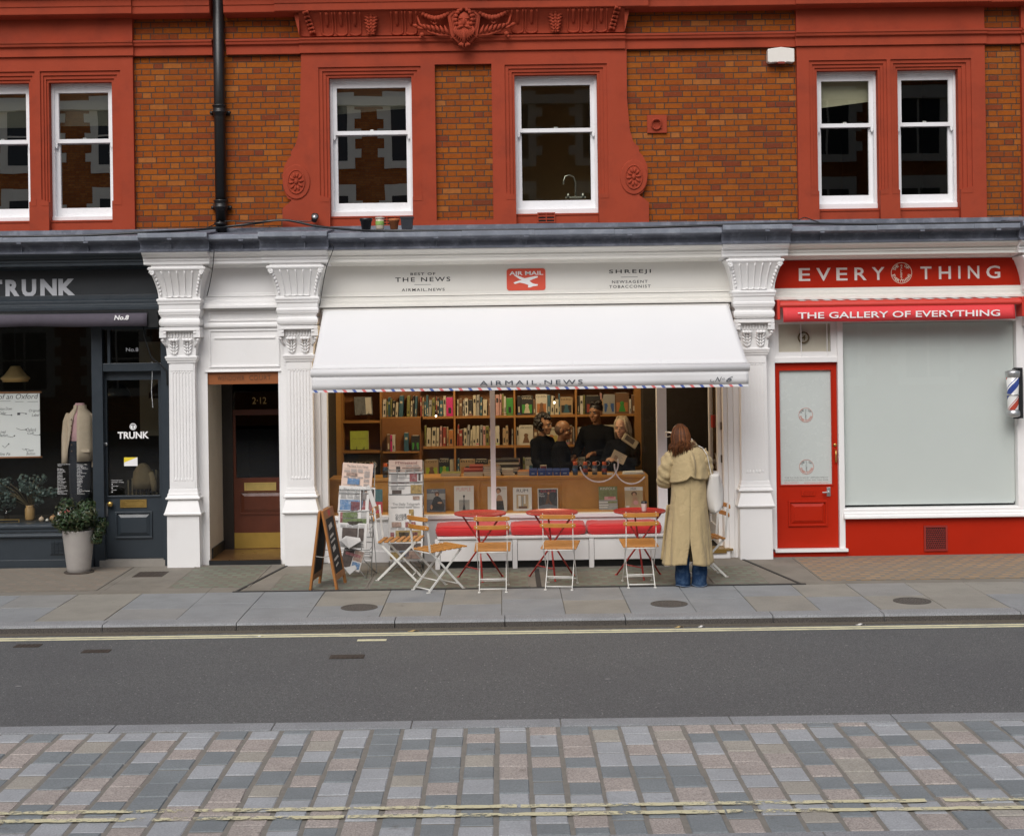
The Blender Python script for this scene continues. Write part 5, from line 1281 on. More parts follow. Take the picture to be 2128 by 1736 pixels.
# flood light and cable along the lead
fl = thing('spotlight', 'small black spotlight on the terracotta scroll above the cables', 'spotlight', P(654, 453, .1))
m = MB(); c = P(654, 452, .08); m.M = Matrix.Translation(c) @ Matrix.Rotation(R(62), 4, 'X') @ Matrix.Rotation(R(14), 4, 'Y'); m.lathe([(.02, -.06), (.035, -.05), (.038, .02), (.042, .03), (.03, .03)], n=16); m.build('housing', DARK, fl)
m = MB(); m.M = Matrix.Translation(c) @ Matrix.Rotation(R(62), 4, 'X') @ Matrix.Rotation(R(14), 4, 'Y'); m.lathe([(.001, .026), (.03, .0265), (.03, .0305)], n=16); m.build('lens', STEEL, fl)
m = MB(); m.bar(c + Vector((0, .0, .03)), c + Vector((0, .11, .05)), .03, .012); m.build('bracket', DARK, fl)
def cable(pts, r, label):
    q = []
    pts = [P(*p) for p in pts]
    for i in range(len(pts) - 1):
        a, b2, c2, d = pts[max(0, i - 1)], pts[i], pts[i + 1], pts[min(len(pts) - 1, i + 2)]
        for k in range(6):
            s_ = k / 6; q.append(.5 * ((2 * b2) + (c2 - a) * s_ + (2 * a - 5 * b2 + 4 * c2 - d) * s_ * s_ + (3 * b2 - a - 3 * c2 + d) * s_ ** 3))
    q.append(pts[-1]); m = MB(); m.tube(q, r, 6)
    tag(m.build('cable', DARK, origin=q[len(q) // 2]), label, 'cable')
cable([(-40, 492, -.40), (60, 491, -.40), (180, 489, -.40), (300, 483, -.4), (400, 478, -.1), (470, 471, .1), (530, 464, .12), (590, 457, .12), (660, 470, .0), (740, 478, -.2), (800, 479.5, -.36), (900, 479.5, -.40), (1020, 478.5, -.40), (1180, 475.5, -.40), (1300, 473.5, -.40), (1480, 468, -.42), (1640, 464, -.42), (1800, 466, -.40), (2000, 464, -.40), (2180, 460, -.40)], .015, 'thick black cable sagging along the grey lead above all the shops')
cable([(1660, 457, .1), (1672, 452, .08), (1690, 458, .0), (1705, 463, -.1)], .006, 'short thin black cable looping over the lead at the right window')
cable([(425, 476, .0), (452, 464, .12), (480, 459, .12), (520, 462, .1), (588, 458, .1), (640, 460, .1), (652, 456, .1)], .006, 'thin black cable crossing the foot of the drainpipe to the spotlight')
cable([(688, 506, -.44), (693, 514, -.44), (688, 530, -.42), (680, 550, -.34), (674, 575, -.28), (668, 612, -.24), (664, 636, -.22)], .0045, 'thin black wire running down beside the second white console')
cable([(445, 519, -.44), (444, 535, -.40), (442, 556, -.36), (436, 590, -.2), (430, 615, -.1)], .005, 'thin wire hanging beside the first white console')
# pots standing on the lead ledge below the left middle window
ly = -.12
def lead_z(y): return 3.652 + (3.72 - 3.652) * (y + .40) / .35
def pot(u, r, h, mat, label, name, sq=False, extra=None):
    x = X(u, 475, ly); z = lead_z(ly) + .002
    t = thing(name, label, 'plant pot' if name == 'plant_pot' else name.replace('_', ' '), (x, ly, z))
    m = MB()
    if sq: m.add([(x - r * .82, ly - r * .6, z), (x + r * .82, ly - r * .6, z), (x + r * .82, ly + r * .6, z), (x - r * .82, ly + r * .6, z), (x - r, ly - r * .7, z + h), (x + r, ly - r * .7, z + h), (x + r, ly + r * .7, z + h), (x - r, ly + r * .7, z + h)], [(0, 3, 2, 1), (0, 1, 5, 4), (1, 2, 6, 5), (2, 3, 7, 6), (3, 0, 4, 7), (4, 5, 6, 7)]); m.box(x - r * 1.06, x + r * 1.06, ly - r * .76, ly + r * .76, z + h * .86, z + h)
    else: m.lathe([(r * .72, 0), (r * .92, h * .75), (r * 1.04, h * .76), (r * 1.06, h), (r * .95, h), (r * .9, h * .85), (0, h * .83)], (x, ly, z), 20)
    m.build('pot', mat, t)
    if extra: extra(x, z, t)
pot(761, .068, .125, DARK, 'black plastic plant pot on the ledge under the window', 'plant_pot')
def jar(x, z, t):
    m = MB(); m.lathe([(.048, .045), (.0485, .05), (.0485, .085), (.048, .09)], (x, ly, z), 18); m.build('label_band', pm('jar_green', (.25, .42, .10), .5, .3, 40), t)
    m = MB(); m.lathe([(.05, .118), (.051, .12), (.051, .132), (.04, .135)], (x, ly, z), 18); m.build('lid', pm('jar_lid', (.45, .42, .36), .4), t)
x = X(789.5, 475, ly); z = lead_z(ly) + .002; t = thing('jar', 'glass jar with a green label between the pots on the ledge', 'jar', (x, ly, z))
m = MB(); m.lathe([(.04, 0), (.047, .01), (.047, .105), (.04, .118), (.03, .118)], (x, ly, z), 18); m.build('glass_body', pm('jar_glass', (.55, .47, .36), .2, .2, 30), t); jar(x, z, t)
pot(819, .058, .115, pm('terracotta_pot', (.40, .14, .05), .8, .2, 20), 'orange terracotta pot on the ledge between jar and box', 'plant_pot')
pot(846, .07, .135, pm('box_blue_black', (.022, .026, .034), .45, .2), 'square blue black tub rightmost of the pots on the ledge', 'tub', True)
tp = thing('kitchen_tap', 'chrome kitchen tap seen behind the right middle window', 'tap', P(1190, 408, .55))
m = MB(); c = P(1196, 410, .55); m.tube([c, c + Vector((0, 0, .18)), c + Vector((-.02, -.01, .235)), c + Vector((-.07, -.03, .255)), c + Vector((-.12, -.05, .235)), c + Vector((-.135, -.055, .19)), c + Vector((-.14, -.055, .15))], .011, 10); m.build('spout', STEEL, tp)
m = MB(); 
for dx in (-.085, .085): m.lathe([(.02, -.01), (.02, .03), (.012, .05)], c + Vector((dx, 0, .0)), 12); 
m.bar(c + Vector((-.12, 0, .0)), c + Vector((.12, 0, .0)), .03, .02); m.build('valve', STEEL, tp)
# ================================================================ cream newsagent shopfront in the middle
ns = thing('shopfront', 'cream newsagent shopfront with an open door and wide display window', 'shopfront', (.3, 0, 0))
pilaster(PX[2], ns, WHITE)
nx0, nx1 = PX[1] + .16, PX[2] - .15
m = MB(); cornice(m, PX[1] + .36, PX[2] - .36); shelfmould(m, nx0 - .06, nx1 + .06, 2.965, 2.85)
m.profx([(.02, 3.01), (-.012, 3.008), (-.014, 2.985), (-.03, 2.97), (.02, 2.964)], nx0 - .06, nx1 + .06); m.build('cornice', CREAM, ns, bevel=.002)
fas = MB().box(nx0 - .12, nx1 + .12, .0, .06, 2.964, 3.32).build('fascia', CREAM, ns)
m = MB(); yy = -.0005
tx(m, 'BEST OF', 853, 904.6, 566.4, 571.6, yy, depth=.001, gap=1.25, bold=.012); tx(m, 'THE NEWS', 821.3, 935.8, 575.8, 585, yy, bold=.012, depth=.001, gap=1.3); tx(m, 'AIRMAIL.NEWS', 834.7, 924, 598.8, 604.6, yy, bold=.012, depth=.001, gap=1.3)
tx(m, 'SHREEJI', 1265.7, 1352.7, 559.8, 569.6, yy, bold=.012, depth=.001, gap=1.3); tx(m, 'NEWSAGENT', 1271.8, 1345.8, 582.2, 588.2, yy, bold=.012, depth=.001, gap=1.3); tx(m, 'TOBACCONIST', 1266, 1352, 592, 598.1, yy, bold=.012, depth=.001, gap=1.3)
for u0, u1, v in ((861, 895.5, 591.4), (1290.5, 1325, 575.7)): m.box(X(u0, v), X(u1, v), -.001, 0, Z(u0, v) - .002, Z(u0, v) + .002)
m.build('lettering', BLACKL, fas)
# red AIR MAIL badge with a propeller aeroplane
bx0, bx1, bz0, bz1 = X(1053, 580), X(1133.5, 580), Z(1093, 603), Z(1093, 558)
pts = []
for (cx, cz, a0) in ((bx1 - .03, bz1 - .03, 0), (bx0 + .03, bz1 - .03, 90), (bx0 + .03, bz0 + .03, 180), (bx1 - .03, bz0 + .03, 270)): pts += arc(cx, cz, .03, .03, a0, a0 + 90, 5)
m = MB(); m.extr(pts, -.006, .0); bdg = m.build('badge', pm('badge_red', (.68, .085, .045), .5, .03), fas)
m = MB(); m.text('AIR MAIL', bx0 + .03, bx1 - .025, bz1 - .072, bz1 - .028, -.0065, bold=.02, depth=.001)
def bp(u, v): return (X(u, v, -.007), Z(u, v, -.007))
wing1 = [(1068, 572), (1073, 571.5), (1090, 578), (1112, 573.5), (1117, 573.5), (1118, 576), (1103, 582), (1098, 585), (1088, 582), (1080, 580)]
body = [(1067, 587), (1072, 585), (1088, 580), (1099, 582.5), (1106, 588), (1112, 590), (1118, 590.5), (1117, 593.5), (1108, 594.5), (1102, 597), (1097, 597), (1098, 592), (1090, 589), (1080, 587), (1070, 590)]
m.extr([bp(*p) for p in wing1][::-1], -.0075, -.0065); m.extr([bp(*p) for p in body][::-1], -.0085, -.0076)
m.build('lettering', WHITEL, bdg)
# frame, sill, stall riser, door posts
yg = .10
def xv(u, y=.08, v=950): return X(u, v, y)
m = MB(); zs = .515
m.box(nx0 - .06, xv(649, .0), .0, .14, 0, 2.86); m.box(xv(649, 0), xv(667, 0), .02, .16, .0, 2.86); m.box(xv(667, 0), xv(680, 0), .045, .16, .0, 2.86)
m.box(xv(1019.5), xv(1030), .055, .13, zs, 2.86)
m.box(xv(1365.5), xv(1385.5), .03, .15, .0, 2.86)
m.box(xv(1503), xv(1512), .05, .17, .0, 2.86); m.box(xv(1512), xv(1523), .02, .17, .0, 2.86); m.box(xv(1523), nx1 + .06, .0, .17, .0, 2.86)
m.box(xv(680), xv(1512), .05, .16, 2.62, 2.86)
m.box(xv(680), xv(1366), .0, .15, .475, zs); m.box(xv(680), xv(1366), .03, .12, .0, .475); m.box(xv(680), xv(1366), .015, .03, .0, .12)
m.box(xv(1385), xv(1512), -.03, .16, .0, .085)
m.build('frame', WHITE, ns, bevel=.003)
m = MB(); m.box(xv(1385), xv(1520, 0), -.045, .2, .0855, .105); m.box(xv(1385), xv(1506, 0), -.05, -.0455, .06, .105); m.build('door_step', pm('step_brass', (.38, .24, .07), .35, .25, 14, metal=.7), ns)
for a, b2 in ((xv(680) - .005, xv(1019.5) + .005), (xv(1030) - .005, xv(1365.5) + .005)): MB().box(a, b2, yg, yg + .006, zs - .005, 2.63).build('pane', GSHOP, ns)
# bicycle drawn on the glass in white line
c1, c2 = P(1245, 962, .095), P(1312, 966, .095); m = MB()
m.tube([(p[0], .095, p[1]) for p in arc(c1.x, c1.z, .215, .21, 190, 372, 30)], .009, 6)
m.tube([(p[0], .095, p[1]) for p in arc(c2.x, c2.z, .19, .21, 175, 322, 26)], .009, 6)
m.build('window_drawing', pm('chalk_white', (.55, .52, .5), .8, .4, 30), ns)
# interior shell
WOOD = pm('shelf_wood', (.36, .16, .04), .5, .2, 5, .08, 40); WOODD = pm('panel_wood', (.22, .085, .022), .55, .25, 4); WOODL = pm('counter_wood', (.50, .25, .068), .5, .2, 6, .08, 40)
x0, x1, y0, y1, z1 = -2.10, 2.62, .165, 2.75, 2.86
m = MB(); m.quad((x0, y1, 0), (x1, y1, 0), (x1, y1, z1), (x0, y1, z1)); m.quad((x0, y0, .08), (x1, y0, .08), (x1, y1, .08), (x0, y1, .08)); m.quad((x0, y0, z1), (x0, y1, z1), (x1, y1, z1), (x1, y0, z1)); m.quad((x0, y0, 0), (x0, y1, 0), (x0, y1, z1), (x0, y0, z1)); m.quad((x1, y0, 0), (x1, y0, z1), (x1, y1, z1), (x1, y1, 0))
m.box(1.72, x1, 1.7, y1, 0, z1)
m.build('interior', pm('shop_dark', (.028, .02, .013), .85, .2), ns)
# door leaf standing open inwards against the right-hand side
hx = xv(1500, .17); t = MB()
m = MB(); lx0, lx1 = hx - .045, hx
def leafbox(a, b2, c, d): m.box(lx0, lx1, a, b2, c, d)
leafbox(.17, .27, .11, 2.12); leafbox(.83, .92, .11, 2.12); leafbox(.27, .83, .11, .31); leafbox(.27, .83, .72, .80); leafbox(.27, .83, 2.0, 2.12); m.box(lx0 + .012, lx1 - .012, .27, .83, .31, .72)
dl = m.build('door', WHITE, ns, bevel=.002)
MB().box(lx0 + .02, lx0 + .025, .27, .83, .80, 2.0).build('pane', GDARK, dl)
for z in (.55, 1.05, 1.42):
    m = MB(); m.box(hx - .012, hx + .022, .145, .172, z, z + .085); m.build('hinge', pm('hinge_bronze', (.10, .075, .05), .4, metal=.5), dl)
m = MB(); m.ball((lx0 - .03, .87, 1.0), .03); m.tube([(lx0, .87, 1.0), (lx0 - .03, .87, 1.0)], .012, 8); m.tube([(lx0 - .03, .86, .92), (lx0 - .045, .86, 1.0), (lx0 - .03, .86, 1.1)], .008, 6); m.build('handle', STEEL, dl)
m = MB(); cxx = (lx0 - .004); m.box(cxx, lx0 - .0005 + .02, .52, .66, 1.42, 1.56); m.build('sticker', pm('sticker_red', (.35, .03, .02), .6), dl)
m = MB(); m.box(hx + .0, nx1, .17, 1.2, .08, 2.62); m.build('reveal', WOODD, ns)
# pendant bulbs over the counter
for (u, v, y, lab) in ((906, 864, 1.05, 'small glowing bulb on a cord left of the white window bar'), (1152, 836, 1.05, 'small glowing bulb on a cord above the black-clothed couple')):
    c = P(u, v, y); t = thing('pendant_bulb', lab, 'lamp', c, 'bare bulbs hanging over the counter')
    m = MB(); m.ball(c, .010, .010, .013); m.build('bulb', emat('warm_bulb', (1, .78, .45), 14), t)
    m = MB(); m.tube([c + Vector((0, 0, .022)), c + Vector((0, 0, .07))], .012, 8); m.tube([c + Vector((0, 0, .06)), (c.x, c.y, 2.86)], .003, 5); m.build('cord', DARK, t)
    l = bpy.data.lights.new('bulb_light', 'POINT'); l.energy = 46; l.color = (1, .76, .47); l.shadow_soft_size = .12
    o = bpy.data.objects.new('bulb_light', l); COL.objects.link(o); o.parent = t; o.location = (0, -.2, .75)
# counter with its front used for display
cy = .55
cx0, cx1 = X(683, 1000, cy), X(1347, 1000, cy)
ct = thing('counter', 'long wooden shop counter with magazines propped along its front', 'counter', ((cx0 + cx1) / 2, cy + .2, 0))
m = MB(); m.box(cx0, cx1, cy, cy + .5, .853, .885); m.build('worktop', WOODL, ct, bevel=.003)
m = MB(); m.box(cx0, cx1 - .03, cy + .02, cy + .04, .1, .853); m.build('front_panel', WOODL, ct)
m = MB()
for u in (994, 1170.5): xx = X(u, 1020, cy); m.box(xx - .013, xx + .013, cy, cy + .02, .1, .853)
m.box(cx1 - .045, cx1, cy, cy + .5, .1, .853); m.build('divider', WOODL, ct)
m = MB(); m.box(cx0, cx1, .155, cy + .02, .49, .507); m.build('display_ledge', WOODL, ct)
# bookcase on the back wall
by = 2.0
U = [711, 792, 877, 945, 1070, 1198, 1328]
BX = [X(u, 900, by) for u in U]
SH = [.78, 1.16, 1.535, 1.91, 2.285]
bc = thing('bookcase', 'tall wooden bookcase filling the back wall of the newsagent', 'bookcase', ((BX[0] + BX[-1]) / 2, by + .15, 0))
m = MB(); m.box(BX[0] - .2, BX[-1] + .07, by + .27, by + .29, .08, 2.7); m.build('back_panel', WOODD, bc)
for i, xx in enumerate(BX):
    if i == 2: continue
    m = MB(); wq = .011 if i < 6 else .05; m.box(xx - wq, xx + wq + (.04 if i == 6 else 0), by, by + .268, .08, 2.7); m.build('upright', WOOD, bc)
m = MB(); m.box(BX[0] - .45, BX[0] - .012, by, by + .26, .08, 2.7); m.build('end_panel', WOODL, bc)
for i in range(6):
    if i == 1: continue
    a, b2 = BX[i], BX[i + 1]
    if i == 2: a = BX[2]
    for z in SH:
        zz = z - .02 + (-.04 if i == 0 and z > 1.0 and z < 1.8 else 0)
        m = MB(); m.box(a + .012, b2 - .012, by + .004, by + .266, zz - .03, zz); m.build('shelf', WOOD, bc)
m = MB(); m.box(BX[1] + .012, BX[2] - .012, by - .02, by + .0, .78, 1.50); m.build('cupboard_door', WOODD, bc)
m = MB(); m.box(BX[1] + .012, BX[2] - .012, by + .004, by + .266, 1.485, 1.515); m.build('shelf', WOOD, bc)
m = MB(); m.box(BX[1] + .03, BX[2] - .03, by - .16, by - .02, 1.075, 1.095); m.build('shelf', WOOD, bc)
# ---- books, every one by itself
BC = {'cream': (.52, .45, .32), 'white': (.55, .50, .41), 'grey': (.30, .28, .25), 'black': (.022, .02, .02), 'brown': (.17, .085, .04), 'red': (.27, .045, .03), 'orange': (.40, .15, .045),
      'olive': (.20, .19, .05), 'teal': (.035, .10, .13), 'blue': (.04, .10, .26), 'green': (.05, .25, .04), 'yellow': (.42, .33, .09), 'lime': (.36, .42, .04), 'magenta': (.55, .02, .16), 'tan': (.38, .25, .13), 'pink': (.52, .28, .25)}
BM = {k: pm('book_' + k, v, .5, .15, 12) for k, v in BC.items()}
PG = pm('book_pages', (.58, .53, .43), .8, .1, 60)
ORD = ['first', 'second', 'third', 'fourth', 'fifth', 'sixth', 'seventh', 'eighth', 'ninth', 'tenth', 'eleventh', 'twelfth', 'thirteenth', 'fourteenth', 'fifteenth', 'sixteenth', 'seventeenth']
rb = random.Random(21)
def book(x, z, wd, h, dp, col, label, lean=0.0, y=None, title=None, tcol=None, face=False, pal=None):
    y = by + .03 if y is None else y
    m = MB(Matrix.Translation((x, y, z)) @ Matrix.Rotation(lean, 4, 'Y'))
    m.box(0, wd, 0, dp, 0, h, 0); m.box(wd * .12, wd * .88, .004, dp + .003, .004, h + .001, 1)
    t2 = 'black' if col not in ('black', 'brown', 'blue', 'teal', 'red') else 'cream'
    if title: m.text(title, wd * .08, wd * .92, h * .83, h * .95, -.0006, 2, depth=0)
    if face and not title or face and pal:
        m.front(wd * .1, wd * .9, h * .1, h * .55, -.0008, 3); m.ball((wd * .5, -.001, h * .5), wd * .16, .001, h * .1, 10, 6, 4)
        m.add([(wd * .25, -.0012, h * .1), (wd * .75, -.0012, h * .1), (wd * .62, -.0012, h * .42), (wd * .38, -.0012, h * .42)], [(0, 1, 2, 3)], 4)
    elif not face:
        k = rb.random()
        if k < .55: m.front(wd * .2, wd * .8, h * rb.uniform(.55, .65), h * rb.uniform(.72, .85), -.0006, 2)
        if k > .3: m.front(wd * .3, wd * .7, h * .15, h * rb.uniform(.28, .5), -.0006, 2)
        if k > .7: m.front(0, wd, h * .06, h * .1, -.0007, 3)
    p2, p3 = rb.choice(list(BM)), rb.choice(list(BM))
    o = m.build('book', [BM[col], PG, BM[tcol or t2], BM[p2], BM[p3 if p3 != p2 else 'black']], origin=(x, y, z))
    return tag(o, label, 'book', 'books on the newsagent shelves')
pal_cols = ['cream', 'white', 'cream', 'grey', 'black', 'brown', 'red', 'olive', 'tan', 'white', 'brown', 'teal', 'pink', 'black', 'grey', 'olive', 'tan', 'cream', 'grey', 'black']
ROWN = {.78: 'bottom', 1.16: 'middle', 1.535: 'top'}
BAYN = {1: 'bay left of the pink book', 2: 'bay with the pink book', 3: 'bay behind the window bar', 4: 'bay behind the curly woman', 5: 'bay behind the tall man'}
special = {(2, 1.535): [('magenta', .085, .235, 'large bright pink book standing face out on the top shelf')],
           (3, 1.535): [('green', .085, .215, 'bright green book face out beside a bookcase upright')],
           (2, 1.16): [('orange', .06, .2, 'cream book with an orange patch on the middle shelf')]}
for bay in (1, 2, 3, 4, 5):
    for z in (.78, 1.16, 1.535):
        if bay == 1 and z < 1.5: continue
        a, b2 = BX[bay] + .016, BX[bay + 1] - .016
        if bay == 2 and z == 1.535: a = BX[2] - .04
        if bay == 1: b2 = BX[2] - .05
        sp_ = special.get((bay, z), [])
        end = b2 - sum(s_[1] for s_ in sp_) - .004
        x = a + rb.uniform(0, .02); k = 0
        while x < end - .02 and k < 17:
            facing = (bay in (4, 5) and rb.random() < .35) or (z == .78 and rb.random() < .45)
            wd = rb.uniform(.14, .19) if facing else rb.choice((.016, .02, .024, .03, .036, .042, .05))
            if x + wd > end: wd = end - x
            if wd < .012: break
            if wd > .1: h = rb.uniform(.2, .26)
            else: h = rb.uniform(.18, .27); facing = False
            if z == .78: h *= .95
            col = rb.choice(pal_cols); lean = rb.choice((0, 0, 0, .03, .05)) if not facing else 0
            size = 'large face-out' if facing else ('thick' if wd > .034 else 'slim')
            ti = None
            if facing and z == 1.535 and bay == 4: ti = rb.choice(['HERO', 'QUEEN', 'VIRGIL']); col = rb.choice(('black', 'tan', 'white'))
            if facing and z == 1.16: ti = rb.choice(['POPEYE', 'INTERIORS', 'APARTAMENTO', 'SSENSE']); col = rb.choice(('white', 'cream'))
            if facing and z == .78: ti = 'LOST' if (bay == 2) else rb.choice(['BIG', 'NYC', 'FILM']); col = rb.choice(('black', 'grey', 'tan'))
            lb = '%s %s book, %s along the %s shelf in the %s' % (size, col, ORD[k], ROWN[z], BAYN[bay])
            book(x, z - .0195, wd, h, rb.uniform(.15, .19), col, lb, lean, by + rb.uniform(.02, .05), ti, None, facing, True if facing and rb.random() < .8 else None)
            x += wd + rb.uniform(.0005, .003) + (.01 if lean else 0); k += 1
            if rb.random() < .04: x += .04
        x = end + .003
        for (col, wd, h, lb) in sp_:
            book(x, z - .0195, wd, h, .16, col, lb, 0, by + .015, None, None, False); x += wd
# left-hand bay: tilted books on stands
def tilted(u0, u1, v0, v1, y, col, label, title=None, rz=0, extra=False):
    p0 = P(u0, v1, y); wd = X(u1, v1, y) - p0.x; h = Z(u0, v0, y) - p0.z
    m = MB(Matrix.Translation(p0) @ Matrix.Rotation(rz, 4, 'Z') @ Matrix.Rotation(R(-12), 4, 'X'))
    m.box(0, wd, 0, .022, 0, h, 0); m.box(.003, wd + .002, .003, .019, .003, h - .003, 1)
    if title: m.text(title, wd * .12, wd * .9, h * .52, h * .64, -.0006, 2, depth=0)
    if extra: m.front(wd * .62, wd * .95, h * .05, h * .95, -.0006, 3)
    for k in (.35, .75): m.tube([(wd * k, -.03, .03), (wd * k, -.03, -.002), (wd * k, .06, -.002)], .004, 5, 4)
    return tag(m.build('book', [BM[col], PG, BM['olive' if col != 'black' else 'cream'], BM['white'], DARK], origin=p0), label, 'book', 'books on the newsagent shelves')
tilted(728, 766, 895, 934, by + .05, 'lime', 'lime green cookbook on a little stand in the left bay', 'Our Cookery', R(6))
tilted(738, 776, 824, 862, by + .05, 'black', 'black and white book tilted on the upper left shelf', None, R(20), True)
tilted(714, 790, 944, 985, by + .05, 'black', 'big dark picture book low in the left bay', 'LUXOR', 0)
for i, (u0, u1, v0, v1, col, lab) in enumerate(((804, 811, 898, 933, 'brown', 'dark brown book standing on the small cupboard shelf'), (811.5, 815, 899, 933, 'magenta', 'purple book standing on the small cupboard shelf'), (815.5, 821, 899, 933, 'white', 'white book standing on the small cupboard shelf'), (840, 849, 895, 933, 'teal', 'small teal card-backed book on the cupboard shelf'), (855, 872, 901, 933, 'black', 'black framed book facing out on the cupboard shelf'))):
    y = by - .15; p0 = P(u0, v1, y); book(p0.x, 1.0955, X(u1, v1, y) - p0.x, Z(u0, v0, y) - p0.z, .1, col, lab, 0, y, None, None, i == 4)
# stacks of books and magazines lying on the counter
rk = random.Random(5)
def stack(u0, u1, n, cols, lab, y=None, hh=None):
    y = cy + .12 if y is None else y
    x0 = X(u0, 985, y); x1 = X(u1, 985, y); z = .8855
    for i in range(n):
        h = hh or rk.uniform(.012, .03); dx = rk.uniform(-.012, .012); c = cols[i % len(cols)]
        m = MB(); m.box(x0 + dx, x1 + dx, y, y + .26, z, z + h, 0); m.box(x0 + dx + .003, x1 + dx - .003, y - .001, y + .255, z + h * .15, z + h * .85, 1)
        tag(m.build('book', [BM[c], PG if c not in ('black', 'red') else BM[c]], origin=(x0 + dx, y, z)), '%s %s' % ('%s book lying %s in' % (c, ('lowest', 'second from the bottom', 'third from the bottom', 'fourth from the bottom', 'fifth from the bottom', 'sixth from the bottom', 'seventh from the bottom')[i]), lab), 'book', 'books lying in stacks on the counter')
        z += h + .0008
stack(962, 1002, 3, ['white', 'grey', 'red'], 'the stack left of the white window bar')
stack(976, 1004, 2, ['white', 'red'], 'the red-topped short stack behind the first stack', cy + .32, .05)
stack(1005, 1040, 5, ['white', 'cream', 'blue', 'grey', 'brown'], 'the stack at the white window bar')
stack(1045, 1068, 3, ['white', 'cream', 'grey'], 'the stack right of the white window bar')
stack(1030, 1080, 6, ['black', 'blue', 'brown', 'black', 'yellow', 'black'], 'the tall dark stack on the counter', cy + .28, .028)
stack(1074, 1098, 2, ['cream', 'orange'], 'the low stack beside the blue boxes')
stack(915, 955, 2, ['tan', 'olive'], 'the flat pile behind the right newspaper rack')
# five blue boxes, bottles with orange caps
BLUEB = pm('carton_blue', (.022, .065, .27), .5, .15, 10)
for i, (u0, u1) in enumerate(((1100, 1116.3), (1118, 1133.8), (1135, 1148.6), (1150, 1164), (1165.5, 1183))):
    y = cy + .06; x0, x1 = X(u0, 985, y), X(u1, 985, y); zt = Z(u0, 974, y)
    m = MB(); m.box(x0, x1, y, y + .1, .8855, zt, 0); m.box(x0 + .025, x1 - .03, y - .001, y, .905, .92, 1); m.box(x0 - .0007, x1 + .0007, y - .0007, y + .1007, zt - .012, zt - .008, 1)
    tag(m.build('carton', [BLUEB, pm('carton_pale', (.25, .32, .5), .5)], origin=(x0, y, .8855), bevel=.002), '%s of the five small blue cartons on the counter' % ('leftmost', 'second from the left', 'middle', 'second from the right', 'rightmost')[i], 'carton', 'blue cartons on the counter')
y = cy + .14; x0, x1 = X(1122.5, 970, y), X(1136, 970, y); m = MB(); m.box(x0, x1, y, y + .06, .8855, Z(1128, 966.5, y), 0); m.box(x0 + .006, x1 - .006, y - .001, y, .93, Z(1128, 968, y), 1)
tag(m.build('carton', [pm('carton_cream', (.5, .42, .3), .6), BM['red']], origin=(x0, y, .8855)), 'small red and cream carton standing behind the blue cartons', 'carton')
CAPO = pm('cap_orange', (.58, .10, .02), .4, .1)
BOTM = pm('bottle_label', (.05, .085, .13), .3, .5, 26)
def bottle(u, y, vb, vt, lab, band):
    c = P(u, vb, y); h = Z(u, vt, y) - .8855 if y < 1.2 else .2
    t = thing('bottle', lab, 'bottle', (c.x, y, .8855), 'bottles with orange caps')
    m = MB(); m.lathe([(.026, 0), (.030, .005), (.030, h * .62), (.024, h * .72), (.022, h * .76)], (c.x, y, .8855), 18); m.build('body', BOTM, t)
    m = MB(); m.lathe([(.0305, h * .2), (.0306, h * .2), (.0306, h * .5), (.0305, h * .5)], (c.x, y, .8855), 18); m.build('label_band', BM[band], t)
    m = MB(); m.lathe([(.024, h * .76), (.0245, h * .78), (.0245, h * .97), (.021, h)], (c.x, y, .8855), 18); m.build('cap', CAPO, t)
    m = MB(); m.tube([(c.x + (.032) + .028 * math.cos(a), y, .8855 + h * .88 + .026 * math.sin(a)) for a in [2 * math.pi * i / 16 for i in range(16)]], .003, 5, closed=True); m.build('loop', STEEL, t)
for u, l2, bd_ in ((1195.5, 'leftmost of the four orange-capped bottles on the counter', 'blue'), (1216.5, 'second orange-capped bottle, beside the leftmost', 'red'), (1236, 'third orange-capped bottle from the left on the counter', 'grey'), (1256, 'rightmost of the four orange-capped bottles on the counter', 'red')): bottle(u, cy + .1, 990, 959, l2, bd_)
bottle(801, cy + .1, 996, 962, 'dark bottle with an orange cap between the two newspaper racks', 'black'); bottle(773, cy + .1, 996, 962, 'dark orange-capped bottle behind the left rack wires', 'blue')
m = MB(); y = cy + .1; x0, x1 = X(1293, 985, y), X(1340, 985, y)
for i in range(4): m.add([(x0 + .01 * i, y - .02 + .02 * i, .886 + .006 * i), (x1 - .005 * i, y - .01, .888 + .005 * i), (x1 - .01, y + .2, .89 + .006 * i), (x0 + .02, y + .2 - .02 * i, .889 + .006 * i), (x0 + .01 * i, y - .02 + .02 * i, .890 + .006 * i), (x1 - .005 * i, y - .01, .892 + .005 * i), (x1 - .01, y + .2, .894 + .006 * i), (x0 + .02, y + .2 - .02 * i, .893 + .006 * i)], [(0, 3, 2, 1), (4, 5, 6, 7), (0, 1, 5, 4), (1, 2, 6, 5), (2, 3, 7, 6), (3, 0, 4, 7)])
tag(m.build('newspaper', PAPER, origin=(x0, y, .886)), 'loose newspaper lying on the right end of the counter', 'newspaper')
m = MB(); x0 = X(1262, 990, cy + .05); m.box(x0, x0 + .065, cy + .04, cy + .09, .8855, .906); tag(m.build('card_pad', PAPER, origin=(x0, cy + .04, .8855), bevel=.002), 'small white pad right of the orange-capped bottles', 'pad')
